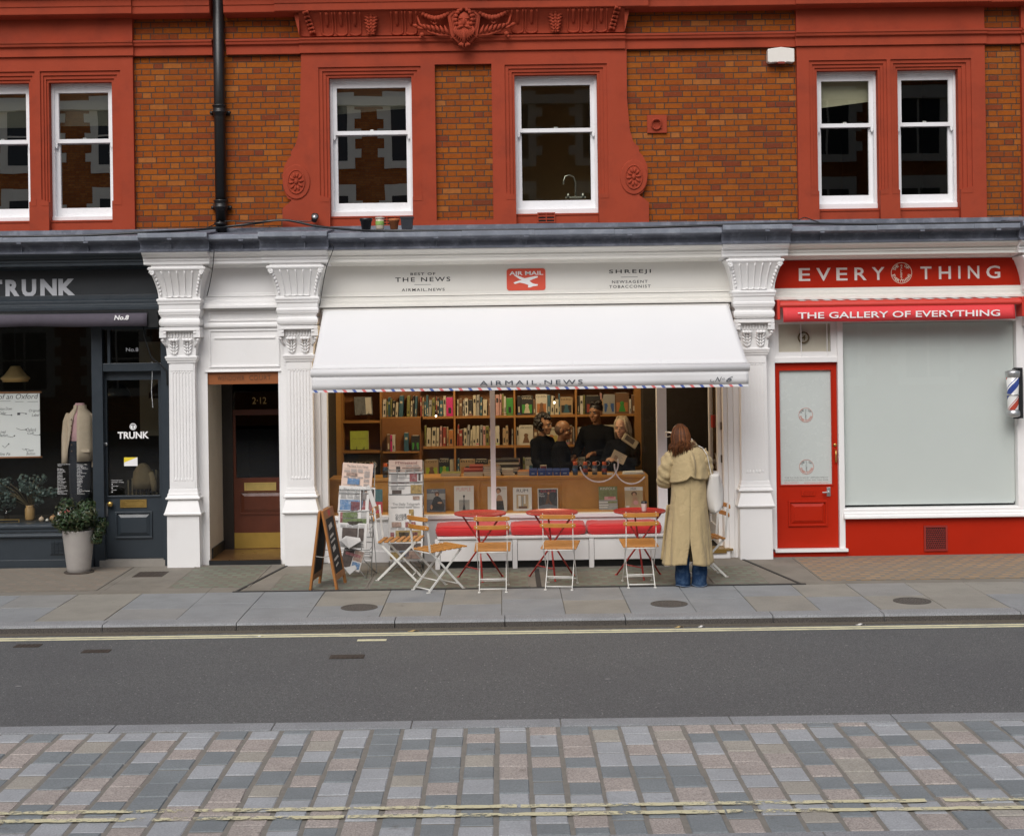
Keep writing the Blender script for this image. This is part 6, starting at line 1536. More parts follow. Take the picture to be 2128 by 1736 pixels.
# magazines propped on the ledge
MS = {'white': pm('mag_white', (.62, .62, .60), .4, .04), 'dark': pm('mag_dark', (.035, .036, .042), .4, .3, 9), 'slate': pm('mag_slate', (.13, .135, .16), .4, .4, 7), 'skin': pm('mag_skin', (.45, .27, .17), .5, .2, 12), 'sand': pm('mag_sand', (.42, .32, .19), .5, .3, 10), 'leaf': pm('mag_leaf', (.17, .2, .08), .5, .6, 25), 'grey': pm('mag_grey', (.30, .30, .29), .5, .3, 12), 'red': pm('mag_red', (.45, .05, .07), .5, .1), 'teal': pm('mag_teal', (.06, .15, .17), .5, .3, 10), 'ink': INK, 'brown': pm('mag_brown', (.12, .06, .035), .5, .3, 12), 'rose': pm('mag_rose', (.60, .30, .30), .5, .05)}
def magazine(u0, u1, v0, v1, label, bgm, parts, y=.40):
    p0 = P(u0, v1, y); wd = X(u1, v1, y) - p0.x; h = Z(u0, v0, y) - p0.z; p0.z = .5075
    m = MB(Matrix.Translation(p0) @ Matrix.Rotation(R(-10), 4, 'X')); names = [bgm]
    m.box(0, wd, 0, .008, 0, h, 0); dep = 0
    for pt in parts:
        mm = pt[1]
        if mm not in names: names.append(mm)
        k = names.index(mm); dep += .0004
        if pt[0] == 't': m.text(pt[2], wd * pt[3], wd * pt[4], h * pt[5], h * pt[6], -.0004 - dep, k, depth=0, gap=1.0)
        elif pt[0] == 'r': m.front(wd * pt[2], wd * pt[3], h * pt[4], h * pt[5], -.0004 - dep, k)
        elif pt[0] == 'p': m.add([(wd * a, -.0004 - dep, h * b2) for a, b2 in pt[2]], [tuple(range(len(pt[2])))], k)
        elif pt[0] == 'e': m.ball((wd * pt[2], -.0004 - dep, h * pt[3]), wd * pt[4], .0006, h * pt[5], 14, 8, k)
    return tag(m.build('magazine', [MS[n] for n in names], origin=p0), label, 'magazine', 'magazines propped along the counter front')
magazine(887, 926, 1020, 1068, 'grey magazine with a figure in a dark dress', 'slate', [('r', 'grey', .0, 1, .55, .8), ('p', 'dark', [(.15, .08), (.9, .05), (.95, .3), (.75, .6), (.55, .72), (.38, .62), (.28, .4)]), ('e', 'brown', .55, .78, .13, .1), ('e', 'skin', .55, .74, .07, .06), ('e', 'skin', .7, .4, .13, .04), ('e', 'skin', .25, .22, .06, .1), ('t', 'white', 'Arch', .25, .6, .88, .95)])
magazine(944, 985, 1012.7, 1066, 'white PURPLE magazine with a lone grey microphone', 'white', [('t', 'rose', 'PURPLE', .12, .86, .8, .94), ('r', 'grey', .25, .78, .06, .46), ('r', 'dark', .48, .52, .08, .6), ('e', 'dark', .5, .6, .05, .05), ('p', 'dark', [(.42, .06), (.58, .06), (.52, .3), (.48, .3)])])
magazine(1013.8, 1054, 1014, 1065, 'white magazine cover of a bare-shouldered woman behind the window bar', 'white', [('p', 'dark', [(.35, .05), (.85, .05), (.8, .42), (.6, .5), (.42, .42)]), ('p', 'skin', [(.42, .42), (.8, .42), (.72, .62), (.58, .68), (.5, .62)]), ('e', 'brown', .56, .84, .14, .11), ('e', 'skin', .55, .8, .09, .09), ('t', 'grey', 'VOGUE', .75, .95, .88, .94)])
magazine(1066.6, 1105.7, 1016.5, 1065, 'white RUM magazine with a pale interior photograph', 'white', [('t', 'ink', 'RUM', .2, .8, .8, .93), ('r', 'sand', .18, .82, .1, .7), ('r', 'white', .28, .42, .2, .66), ('r', 'white', .58, .66, .3, .66), ('r', 'brown', .3, .75, .1, .2), ('r', 'grey', .45, .55, .2, .6)])
magazine(1118, 1160, 1014, 1060, 'dark white-bordered magazine with reddish title', 'white', [('r', 'dark', .04, .96, .04, .96), ('t', 'red', 'KULTURE', .15, .9, .82, .93), ('t', 'white', 'Dark', .08, .3, .72, .8), ('t', 'white', 'Maker', .08, .36, .62, .7), ('p', 'brown', [(.3, .1), (.45, .55), (.5, .8), (.58, .8), (.56, .5), (.8, .15), (.7, .1), (.55, .4), (.38, .1)]), ('e', 'skin', .53, .78, .05, .05), ('p', 'slate', [(.05, .05), (.95, .05), (.95, .2), (.5, .3), (.05, .22)])])
magazine(1245, 1284, 1012.7, 1061, 'leafy green and white magazine right of the counter divider', 'leaf', [('r', 'grey', 0, 1, .0, .42), ('r', 'white', .0, .45, .08, .12), ('r', 'white', .0, .5, .18, .22), ('r', 'white', .0, .5, .3, .34), ('r', 'leaf', .48, .98, .28, .36), ('r', 'rose', .3, .9, .42, .56), ('t', 'white', 'KINFOLK', .1, .9, .85, .96), ('r', 'red', .5, .8, .5, .54)])
magazine(1299, 1337, 1011.6, 1058, 'ochre MilK magazine with a seated child, nearest the door', 'sand', [('r', 'white', 0, 1, .84, 1), ('t', 'ink', 'MilK', .34, .66, .86, .97), ('p', 'skin', [(.3, .15), (.85, .15), (.75, .35), (.66, .55), (.45, .55), (.4, .35)]), ('e', 'brown', .52, .7, .16, .1), ('e', 'skin', .52, .66, .09, .08), ('r', 'white', .06, .24, .06, .16), ('e', 'rose', .6, .3, .14, .1)])
magazine(774, 795, 1022, 1072, 'teal and red magazine half hidden by the left rack', 'teal', [('r', 'red', 0, 1, .0, .48)], .36)
magazine(706, 730, 1022, 1066, 'dull grey magazine behind the left newspaper rack', 'slate', [('r', 'grey', .1, .9, .5, .9)], .36)

# ================================================================ big white awning
aw = thing('awning', 'large white shop awning with AIRMAIL.NEWS on a striped valance', 'awning', (.28, -.6, 2.1))
AWN = pm('awning_cloth', (.73, .725, .725), .8, .015, 3, .05, 220, spec=.2)
ax0, ax1 = -1.985, 2.512; fx0_, fx1_ = -1.972, 2.528
m = MB(); n = 90; k = 14; vs = []
for i in range(n + 1):
    f = i / n
    for j in range(k + 1):
        t = j / k; x = (ax0 + (fx0_ - ax0) * t) + ((ax1 - ax0) + ((fx1_ - fx0_) - (ax1 - ax0)) * t) * f
        sag = -.018 * math.sin(math.pi * t) * (1 + .3 * math.sin(7 * math.pi * f))
        rip = .003 * math.sin(math.pi * 13 * f + 3 * t) * math.sin(math.pi * t)
        vs.append((x, -.055 - 1.175 * t, 2.842 - (2.842 - 2.195) * t + sag + rip))
m.add(vs, [(i * (k + 1) + j, (i + 1) * (k + 1) + j, (i + 1) * (k + 1) + j + 1, i * (k + 1) + j + 1) for i in range(n) for j in range(k)], 0, True)
cn = m.build('canopy', AWN, aw); q = cn.modifiers.new('solid', 'SOLIDIFY'); q.thickness = .004
for f in (.2, .4, .6, .8):
    ms_ = MB(); i_ = int(n * f); q_ = [Vector(vs[i_ * (k + 1) + j]) + Vector((0, -.0015, .003)) for j in range(k + 1)]
    for a, b2 in zip(q_, q_[1:]): ms_.bar(a, b2, .012, .003, (0, -.5, .87))
    ms_.build('seam', AWN, cn)
m = MB(); cyb, czb = -1.245, 2.153
pf = [(cyb + .045 * math.cos(R(a)), czb + .042 * math.sin(R(a))) for a in range(70, 250, 15)] + [(cyb - .02, 2.112), (cyb + .03, 2.112), (cyb + .04, 2.13)]
m.profx(pf[::-1], fx0_ - .012, fx1_ + .012, 0, True); m.build('front_bar', pm('bar_white', (.78, .77, .77), .4, .02), aw)
m = MB(); n = 120; vs = []; yv_ = -1.262
zb = 1.952
for i in range(n + 1):
    x = fx0_ + (fx1_ - fx0_) * i / n; wv = .006 * math.sin(x * 2.4) + .004 * math.sin(x * 6.1)
    for t in (0, .28, .56, 1): vs.append((x, yv_ - wv * t, 2.113 - (2.113 - zb - .0255) * t))
m.add(vs, [(i * 4 + j, i * 4 + j + 1, (i + 1) * 4 + j + 1, (i + 1) * 4 + j) for i in range(n) for j in range(3)], 0, True)
def vpt(xx, z):
    wv = .006 * math.sin(xx * 2.4) + .004 * math.sin(xx * 6.1); return (xx, yv_ - wv, z)
xs_ = [fx0_]; x = fx0_ + .012; i = 0                       # slanting air mail edge: blue, white, red, white
cut = []
while x < fx1_ - .06: cut += [(x, 1 + i % 2), (x + .034, 0)]; x += .0995; i += 1
bd = [(fx0_, 0)] + cut + [(fx1_ - .022, 0)]
for (xa, mm_), (xb, _) in zip(bd, bd[1:]): m.add([vpt(xa, zb + .0255), vpt(xa + .022, zb), vpt(xb + .022, zb), vpt(xb, zb + .0255)], [(0, 1, 2, 3)], mm_)
m.add([vpt(fx1_ - .022, zb + .0255), vpt(fx1_, zb), vpt(fx1_, zb + .0255)], [(0, 1, 2)], 0); m.add([vpt(fx0_, zb + .0255), vpt(fx0_, zb), vpt(fx0_ + .022, zb)], [(0, 1, 2)], 0)
va = m.build('valance', [AWN, pm('stripe_blue', (.09, .14, .40), .8), pm('stripe_red', (.72, .17, .17), .8)], aw); q = va.modifiers.new('solid', 'SOLIDIFY'); q.thickness = .002; q.offset = 1
m = MB(); yy = yv_ - .012
word = 'AIRMAIL.NEWS'; m.text(word, X(997, 795, yy), X(1211, 795, yy), 2.003, 2.049, yy, gap=1.35, depth=.0006)
m.text('N', X(1486, 787, yy), X(1500, 787, yy), 2.008, 2.055, yy, shear=.5, depth=.0006); m.text('o', X(1501, 787, yy), X(1506, 787, yy), 2.028, 2.045, yy, shear=.4, depth=.0006); m.text('6', X(1509, 787, yy), X(1523, 787, yy), 2.005, 2.060, yy, shear=.5, depth=.0006)
m.tube([(X(1486 - 6 + 4 * math.cos(a), 787, yy), yy, 2.02 + .014 * math.sin(a)) for a in [.35 * i + 2 for i in range(13)]], .0022, 4)
m.build('lettering', pm('valance_ink', (.06, .07, .085), .8), va)
for sx_, sg in ((-1.86, 1), (2.40, -1)):
    m = MB(); el = Vector((sx_ + sg * .28, -.62, 2.36)); m.bar((sx_, -.06, 2.74), el, .04, .05); m.bar(el, (sx_ + sg * .06, -1.22, 2.15), .04, .045); m.ball(el, .035)
    m.box(sx_ - .05, sx_ + .05, -.09, -.0, 2.66, 2.83); m.build('arm', pm('arm_white', (.62, .60, .56), .4), aw)
m = MB(); m.box(ax0 - .0, ax1, -.10, .0, 2.78, 2.835); m.tube([(ax0 - .02, -.05, 2.80), (ax1 + .02, -.05, 2.80)], .038, 12); m.build('roller', pm('arm_white', (.62, .60, .56), .4), aw)

# ================================================================ bench with cushions under the window
BENW = pm('bench_white', (.72, .70, .68), .5, .04, 5, stain=(.6, .58, .54), sa=.3)
yf, yb_ = -.56, -.06
bX0, bX1 = X(909, 1140, yf), X(1386, 1140, yf)
bn = thing('bench', 'long low white bench built against the shop window wall', 'bench', ((bX0 + bX1) / 2, -.3, 0))
m = MB(); m.box(bX0, bX1, yf - .01, yb_, .325, .35); m.build('seat', BENW, bn, bevel=.003)
zb0 = .085; dv = [bX0 + .0, X(1070, 1140, yf), X(1229.5, 1140, yf), bX1]
for i in range(3):
    m = MB(); m.box(dv[i] + (.03), dv[i + 1] - .03, yf + .012, yf + .03, zb0, .324); m.build('front_panel', BENW, bn, bevel=.002)
for xx in dv:
    for ya in (yf, yb_ - .05):
        m = MB(); m.box(xx - .026, xx + .026, ya, ya + .05, .0, .324); m.build('leg', BENW, bn, bevel=.003)
MB().box(bX0 + .01, bX1 - .01, -.46, -.02, .0, .20).build('under_bench_shade', DARK, bn)  # black box standing in for the deep shade under the seat
CUSH = pm('cushion_red', (.52, .018, .020), .85, .08, 6, .25, 180, sheen=.2)
cu_u = [(904, 1058), (1061, 1219), (1221, 1377)]
lbs = ['red seat cushion at the left end of the white bench', 'middle of the three red seat cushions on the bench', 'red seat cushion at the right end by the coated woman']
for (u0, u1), lb in zip(cu_u, lbs):
    x0, x1 = X(u0, 1105, yf), X(u1, 1105, yf); m = MB(); rsx = []; nn = 44
    for t, z in ((-.02, .353), (.0, .362), (.012, .385), (.014, .42), (.0, .446), (-.03, .458), (-.09, .462)):
        ring = []
        for k in range(nn):
            a = 2 * math.pi * k / nn; e = .22
            ca, sa = math.cos(a), math.sin(a)
            hx_, hy_ = (x1 - x0) / 2 - .012 + t, (yb_ - yf) / 2 - .03 + t
            ring.append(((x0 + x1) / 2 + math.copysign(abs(ca) ** e, ca) * hx_, (yf + yb_) / 2 + math.copysign(abs(sa) ** e, sa) * hy_, z + .004 * math.sin(5 * a + u0)))
        rsx.append(ring)
    m.rings(rsx); c_ = tag(m.build('cushion', CUSH, origin=((x0 + x1) / 2, -.3, .352)), lb, 'cushion', 'red seat cushions on the white bench')
    m = MB()
    for ri in (1, 4): m.tube([Vector(p) for p in rsx[ri]], .005, 5, closed=True)
    m.build('piping', CUSH, c_)

# ================================================================ bistro chairs and tables
SLAT = pm('slat_wood', (.48, .20, .035), .42, .2, 14, .1, 50); CHW = pm('chair_white', (.74, .73, .68), .4, .05, 9, stain=(.5, .46, .4), sa=.25, ss=14)
def make_chair():
    t = thing('bistro_chair', None, 'chair', (0, 0, 0), 'white folding bistro chairs with wooden slats')
    m = MB()
    for k in range(7):
        y = -.175 + .064 * k; m.box(-.178, .178, y - .0215, y + .0215, .398 + .003 * k, .413 + .003 * k)
    m.build('seat', SLAT, t, bevel=.004)
    for z, yy in ((.725, -.232), (.640, -.222)):
        m = MB(); pts = []
        n = 10
        out = [(-.177 + .354 * i / n, yy - .014 + .022 * (1 - (2 * i / n - 1) ** 2) * -1) for i in range(n + 1)]
        vs = []
        for (x, y) in out:
            for dy, dz in ((-.007, -.022), (.007, -.022), (.007, .022), (-.007, .022)): vs.append((x, y + dy, z + dz * (1 if abs(x) < .17 else .7)))
        m.add(vs, [(4 * i + k, 4 * i + (k + 1) % 4, 4 * i + 4 + (k + 1) % 4, 4 * i + 4 + k) for i in range(n) for k in range(4)] + [(3, 2, 1, 0), tuple(4 * n + q for q in range(4))])
        m.build('back_slat', SLAT, t, bevel=.004)
    for sg in (-1, 1):
        x = sg * .148
        m = MB()
        m.bar((x, -.236, .755), (x, -.205, .41), .007, .021, (0, 1, 0)); m.bar((x, -.205, .412), (x, .19, .012), .007, .021, (0, 1, 0)); m.box(x - .012, x + .012, .18, .215, .0, .009)
        for zz, yy in ((.725, -.246), (.64, -.238)): m.ball((x, yy - .008, zz), .007)
        m.build('upright', CHW, t)
        x = sg * .132
        m = MB(); m.bar((x, .185, .40), (x, -.21, .012), .007, .021, (0, 1, 0)); m.box(x - .012, x + .012, -.235, -.2, .0, .009); m.build('leg', CHW, t)
    for (y, z, hw) in ((-.19, .03, .13), (-.105, .113, .13), (.15, .055, .146), (-.19, .388, .15), (.185, .398, .13)):
        m = MB(); m.tube([(-hw, y, z), (hw, y, z)], .006, 8); m.build('crossbar', CHW, t)
    return t
ch = make_chair()
spots = [(-1.10, -1.13, -96, 'white folding chair seen side on behind the left angled one, facing right'),
         (-.672, -1.78, -52, 'angled white folding chair nearest the road, left of the tables'),
         (-.128, -1.80, -1, 'white folding chair with its back to the road at the first table'),
         (.548, -1.72, -8, 'white folding chair turned slightly right at the middle table'),
         (1.337, -1.66, 1, 'white folding chair with its back to the road at the cup table'),
         (2.03, -1.22, 100, 'white folding chair half hidden behind the coated woman')]
for i, (x, y, a, lb) in enumerate(spots):
    o = ch if i == 0 else copy_tree(ch); put(o, (x, y, 0), R(a)); o['label'] = lb
RTAB = pm('table_red', (.44, .035, .028), .3, .08, 8, stain=(.36, .04, .03), sa=.3, ss=12)
def make_table():
    t = thing('bistro_table', None, 'table', (0, 0, 0), 'round red bistro tables'); H = .695
    m = MB(); m.lathe([(0, H - .006), (.262, H - .006), (.268, H - .002), (.270, H - .014), (.266, H - .02), (.258, H - .012), (0, H - .012)], (0, 0, 0), 48); m.build('table_top', RTAB, t)
    hub = Vector((.0, .03, .36))
    for (fx, fy) in ((-.245, .14), (.215, .17), (.03, -.20)):
        f = Vector((fx, fy, .0)); tp_ = hub + (hub - f).normalized() * 1.0; k = (H - .02 - hub.z) / (tp_.z - hub.z); tp_ = hub + (tp_ - hub) * k
        side = Vector((fy, -fx, 0)).normalized() * .012
        m = MB(); m.tube([f + side, hub + side * .9, tp_ + side], .0095, 8); m.ball(f + side + Vector((0, 0, .008)), .012); m.build('leg', RTAB, t)
    m = MB(); m.tube([(-.165, .10, .125), (.02, -.12, .115)], .006, 6); m.build('brace', RTAB, t)
    m = MB(); m.tube([hub + Vector((0, 0, -.025)), hub + Vector((0, 0, .025))], .024, 10); m.build('hub', RTAB, t)
    m = MB(); m.bar((-.2, .02, H - .018), (.2, .02, H - .018), .02, .01); m.bar((.0, -.2, H - .019), (.0, .2, H - .019), .02, .01); m.build('top_brace', RTAB, t)
    return t
tb = make_table()
for i, (u, v, lb) in enumerate(((998, 1067, 'red bistro table at the left, beside the two angled chairs'), (1147, 1064.5, 'red bistro table between the other two, in front of the middle cushion'), (1329, 1063, 'red bistro table with a paper cup on it'))):
    o = tb if i == 0 else copy_tree(tb); o.location = (X(u, v, -1.25), -1.25, 0); o['label'] = lb
cx_, cy_ = X(1338.5, 1060, -1.33), -1.33
t = thing('paper_cup', 'white paper coffee cup with a black lid on the red table', 'cup', (cx_, cy_, .694))
m = MB(); m.lathe([(.022, 0), (.024, .002), (.032, .082), (.033, .084)], (cx_, cy_, .694), 24); m.build('cup', PAPERW, t)
m = MB(); m.lathe([(.034, .08), (.0345, .09), (.031, .092), (.030, .101), (.027, .102)], (cx_, cy_, .694), 24); m.build('lid', DARK, t)

# ================================================================ A-board
t = thing('a_board', 'wooden A-board standing open on the cellar light', 'A-board', (-1.73, -1.6, 0))
ABW = pm('aboard_wood', (.36, .145, .035), .45, .2, 10, .1, 50); BLKB = pm('chalkboard', (.022, .022, .022), .7, .2, 10)
def leaf(xb, yb0, xt, yd_, name):
    """one leaf: foot line at x=xb, ridge at x=xt; its width runs in depth, skewed by yd_"""
    H = .79; W = .46
    def q(s, h, o=0.0):                       # s along the width, h up the leaf, o outwards
        x = xb + (xt - xb) * h / H; nx_ = H / math.hypot(H, xt - xb) * (1 if xb > xt else -1)
        return Vector((x + yd_ * s + nx_ * o, yb0 + W * s, h))
    m = MB(); wv = .045
    def plank(s0, s1, h0, h1, o0, o1, mm=0):
        vs = [q(s, h, o) for o in (o0, o1) for (s, h) in ((s0, h0), (s1, h0), (s1, h1), (s0, h1))]
        m.add(vs, [(0, 1, 2, 3), (7, 6, 5, 4), (0, 4, 5, 1), (1, 5, 6, 2), (2, 6, 7, 3), (3, 7, 4, 0)], mm)
    plank(0, .11, 0, H, -.012, .012); plank(.89, 1, 0, H, -.012, .012); plank(.11, .89, .09, .15, -.011, .011); plank(.11, .89, .70, H, -.011, .011)
    lf = m.build(name, ABW, t, bevel=.003)
    m = MB(); plank(.11, .89, .15, .70, -.006, .006); bd_ = m.build('board', BLKB, lf)
    return q, lf, bd_
q1, l1, b1 = leaf(-1.955, -1.77, -1.85, .045, 'leaf'); q2, l2, b2_ = leaf(-1.69, -1.77, -1.826, .045, 'leaf')
m = MB()
for (s0, h0, ds, dh) in ((.3, .58, .35, .05), (.25, .50, .4, .025), (.25, .45, .45, .02), (.3, .36, .3, .05), (.25, .27, .45, .025), (.3, .21, .3, .02)):
    m.add([q2(s0, h0, .0075), q2(s0 + ds, h0 + .02, .0075), q2(s0 + ds * .9, h0 + dh + .02, .0075), q2(s0, h0 + dh, .0075)], [(0, 1, 2, 3)])
m.build('lettering', pm('chalk', (.6, .58, .54), .9, .3, 40), b2_)
m = MB(); m.add([q2(.4, .72, .0125), q2(.62, .72, .0125), q2(.62, .775, .0125), q2(.4, .775, .0125)], [(0, 1, 2, 3)]); m.build('badge', pm('badge_pink', (.62, .1, .08), .6), l2)
m = MB(); m.tube([q1(.04, .34), (q1(.04, .34) + q2(.04, .34)) / 2 - Vector((0, 0, .012)), q2(.04, .34)], .004, 6); m.tube([q1(.96, .34), q2(.96, .34)], .003, 6); m.build('stay_cord', pm('cord_grey', (.4, .38, .34), .8), t)
m = MB(); m.bar(q1(.15, .79) , q2(.15, .79), .03, .01); m.bar(q1(.85, .79), q2(.85, .79), .03, .01); m.build('hinge', STEEL, t)

# ================================================================ newspaper racks
PAPN = pm('newsprint', (.62, .60, .57), .9, .05, 9); PAPP = pm('newsprint_pink', (.66, .50, .41), .9, .05, 9)
NI = pm('news_ink', (.20, .20, .20), .9, .2, 60); NG = pm('news_grey', (.30, .295, .29), .9, .15, 120)
NC = [pm('news_photo_dark', (.09, .07, .06), .8, .7, 30), pm('news_photo_blue', (.11, .20, .34), .8, .6, 35, stain=(.5, .5, .5), sa=.8, ss=30), pm('news_photo_red', (.26, .09, .09), .8, .7, 40, stain=(.4, .32, .3), sa=.8, ss=34), pm('news_photo_gold', (.34, .24, .09), .8, .8, 45, stain=(.10, .08, .06), sa=.8, ss=34), pm('news_photo_green', (.11, .15, .055), .8, .7, 45, stain=(.3, .3, .25), sa=.7, ss=30), pm('news_photo_skin', (.34, .24, .19), .8, .7, 40, stain=(.08, .07, .07), sa=.8, ss=34)]
rn = random.Random(8)
def paper(M, wd, h, label, title=None, tcol=0, pink=False, photos=(), vertical=None, curl=0.0, tf=(.08, .92, .84, .96), under=None):
    m = MB(M); n = 8
    vs = []
    for o in (0, .010):
        for i in range(n + 1):
            s = i / n; c = curl * (s - .5) ** 2
            for hh in (0, .5, 1): vs.append((wd * s, o - c + (.006 if hh == 1 else 0), h * hh))
    k = 3 * (n + 1); fs = []
    for i in range(n):
        for j in range(2):
            a = 3 * i + j; fs += [(a, a + 3, a + 4, a + 1), (a + k, a + k + 1, a + k + 4, a + k + 3)]
        fs += [(3 * i + 2, 3 * i + 5, 3 * i + 5 + k, 3 * i + 2 + k), (3 * i, 3 * i + k, 3 * i + 3 + k, 3 * i + 3)]
    fs += [(0, 1, 1 + k, k), (1, 2, 2 + k, 1 + k), (3 * n, 3 * n + k, 3 * n + 1 + k, 3 * n + 1), (3 * n + 1, 3 * n + 1 + k, 3 * n + 2 + k, 3 * n + 2)]
    m.add(vs, fs, 0)
    y = -.0022 - abs(curl) * .25
    if title: m.text(title, wd * tf[0], wd * tf[1], h * tf[2], h * tf[3], y, 1 if tcol == 0 else 3 + tcol, depth=0)
    top = tf[2] - .04 if title else .95
    for (a, b2, c, d, col) in photos: m.front(wd * a, wd * b2, h * c, h * d, y - .0008, 3 + col)
    if vertical:
        Mv = M @ Matrix.Translation((0, y, 0)) @ Matrix.Rotation(R(90), 4, 'Y')
        for j, wt in enumerate(vertical):
            a = .2 + .085 * j; vv = MB(); vv.text(wt, -h * .75, -h * .12, wd * a, wd * (a + .07), 0, 0, depth=0, bold=.02)
            m.M = Mv; m.add(vv.v, vv.f, 1); m.M = M
    ncol = 4
    for c in range(ncol):
        a, b2 = wd * (.07 + .22 * c), wd * (.07 + .22 * c + .19); z = h * top
        while z > h * .05:
            z -= h * rn.uniform(.018, .024)
            if any(p[0] * wd - .005 < b2 and p[1] * wd + .005 > a and p[2] * h - .005 < z < p[3] * h + .005 for p in photos): continue
            if vertical and c < 3 and z > h * .12: continue
            if rn.random() < .08: z -= h * .02; continue
            m.front(a, b2 - rn.choice((0, 0, .1)) * (b2 - a), z, z + h * .0105, y, 2)
    o = m.build('newspaper', [PAPP if pink else PAPN, NI, NG] + NC, origin=M @ Vector((0, 0, 0)))
    return tag(o, label, 'newspaper', 'newspapers displayed in the wire racks')
def rack(name_lab, Mr, W, H, tiers, lean, legs=.0):
    """wire rack in its own frame: x along the width, y back, z up; tiers = heights of the pocket rails"""
    t = thing('newspaper_rack', name_lab, 'newspaper rack', Mr @ Vector((0, 0, 0)), 'wire newspaper racks')
    WIRE = pm('rack_wire', (.33, .34, .33), .4, .2, 20, metal=.6); r = .0042
    def yb(z): return .0 + lean * z
    m = MB(Mr)
    for x in (0, W): m.tube([(x, yb(0) + .0, 0.0), (x, yb(H), H)], r * 1.2, 6)
    for x in (W * .33, W * .67): m.tube([(x, yb(.16), .16), (x, yb(H), H)], r, 6)
    m.tube([(0, yb(H), H), (W, yb(H), H)], r * 1.2, 6)
    for z in [.16 + .1 * i for i in range(int((H - .16) / .1) + 1)]: m.tube([(-.004, yb(z) + .004, z), (W + .004, yb(z) + .004, z)], r, 6)
    m.build('back_grid', WIRE, t)
    for z in tiers:
        m = MB(Mr); f = -.055
        for x in (.0, W): m.tube([(x, yb(z), z), (x, yb(z) + f, z), (x, yb(z) + f - .01, z + .09), (x, yb(z + .12), z + .12)], r, 6)
        for zz in (.0, .05, .09): m.tube([(-.004, yb(z) + f - .01 * zz / .09, z + zz), (W + .004, yb(z) + f - .01 * zz / .09, z + zz)], r, 6)
        for x in (W * .25, W * .5, W * .75): m.tube([(x, yb(z), z), (x, yb(z) + f, z), (x, yb(z) + f - .01, z + .09)], r * .8, 6)
        m.build('pocket', WIRE, t)
    m = MB(Mr)
    for x in (.02, W - .02): m.tube([(x, yb(.16), .16), (x, -.10, .006), (x + .0, -.02, .1), (x, .24, .006), (x, yb(.62) + .02, .62)], r, 6)
    m.tube([(.02, -.10, .006), (W * .5, -.02, .15), (W - .02, -.10, .006)], r, 6); m.tube([(.02, .24, .006), (W - .02, .24, .006)], r, 6); m.tube([(W - .02, .24, .006), (W * .4, .02, .3)], r, 6); m.tube([(.02, .1, .2), (W - .02, .1, .2)], r, 6)
    m.build('stand', WIRE, t)
    return t
# right-hand rack, eight tiers, facing the road
Mr = Matrix.Translation((X(809, 1180, -.62), -.62, 0))
W2 = .372; LEAN = .15
tiers = [.20, .33, .47, .60, .73, .86, .99]
rack('wire newspaper rack with a pink paper on top, facing the road', Mr, W2, 1.16, tiers, LEAN)
info = [(.33, 'lowest newspaper in the right rack, with colour photos', None, 0, False, [(.05, .5, .08, .45, 3), (.52, .95, .08, .5, 5), (.05, .95, .55, .9, 0), (.3, .6, .2, .5, 1)], None),
        (.45, 'newspaper with a dark painting photo low in the right rack', None, 0, False, [(.2, .95, .45, .98, 3), (.05, .16, .6, .9, 2), (.3, .6, .5, .9, 0), (.65, .85, .55, .9, 2)], None),
        (.545, 'newspaper with small faces along its top in the right rack', None, 0, False, [(.1, .38, .72, .95, 5), (.5, .8, .72, .95, 2)], None),
        (.675, 'newspaper with heavy sideways headlines in the right rack', None, 0, False, [(.60, .74, .45, .95, 3)], ('OVER WAIT', 'TO STEER', 'SERVANTS', 'MPS CIVIL')),
        (.812, 'newspaper titled The Daily Telegraph in the right rack', 'The Daily Telegraph', 0, False, [(.72, .92, .80, .96, 5)], None),
        (.932, 'newspaper with a gold photo, third from the top right', None, 0, False, [(.65, .98, .55, .95, 3), (.1, .38, .5, .72, 0)], None),
        (1.057, 'newspaper with a red photo, second from the top right', None, 0, False, [(.62, .84, .55, .95, 2), (.08, .6, .50, .55, 2), (.88, .94, .6, .95, 0)], None),
        (1.185, 'pink newspaper headed FT Weekend at the top right', 'FTWeekend', 2, True, [(.22, .34, .46, .70, 0), (.40, .95, .60, .66, 5)], None)]
for i, (top, lb, ti, tc, pk, ph, vt) in enumerate(info):
    h = .235 if i else .2; z = top - h
    Mp = Mr @ Matrix.Translation((.004 + rn.uniform(-.006, .006), LEAN * z - .045 - .011 * (7 - i), z)) @ Matrix.Rotation(R(-7.5), 4, 'X')
    tf = {7: (.2, .84, .80, .93), 4: (.12, .92, .52, .66)}.get(i, (.1, .94, .72, .86))
    paper(Mp, W2 - .008, h, lb, ti, tc, pk, ph, vt, .02, tf)
# left-hand rack, turned a little towards the left
Mr = Matrix.Translation((X(704, 1184, -.92), -.92, 0)) @ Matrix.Rotation(R(-14), 4, 'Z')
W1 = .36
rack('wire newspaper rack of untidy papers beside the A-board', Mr, W1, 1.17, [.20, .42, .60, .82], LEAN)
info = [(.42, .22, .29, 'newspaper low in the left rack with an athlete photo', None, 0, [(.15, .68, .28, .8, 0), (.72, .9, .3, .8, 0)], None),
        (.555, .30, .31, 'newspaper with a deer photo in the left rack', None, 0, [(.08, .92, .12, .62, 4), (.14, .62, .66, .9, 4), (.3, .8, .2, .5, 0), (.06, .14, .2, .9, 2)], None),
        (.80, .24, .31, 'tabloid newspaper with a blue sea photo in the left rack', None, 0, [(.06, .8, .08, .50, 1), (.42, .72, .08, .44, 2)], 'The Guardian'),
        (.905, .30, .31, 'large newspaper with a script masthead at the top of the left rack', None, 0, [(.2, .6, .2, .42, 1), (.15, .5, .52, .62, 5)], 'The New York Times')]
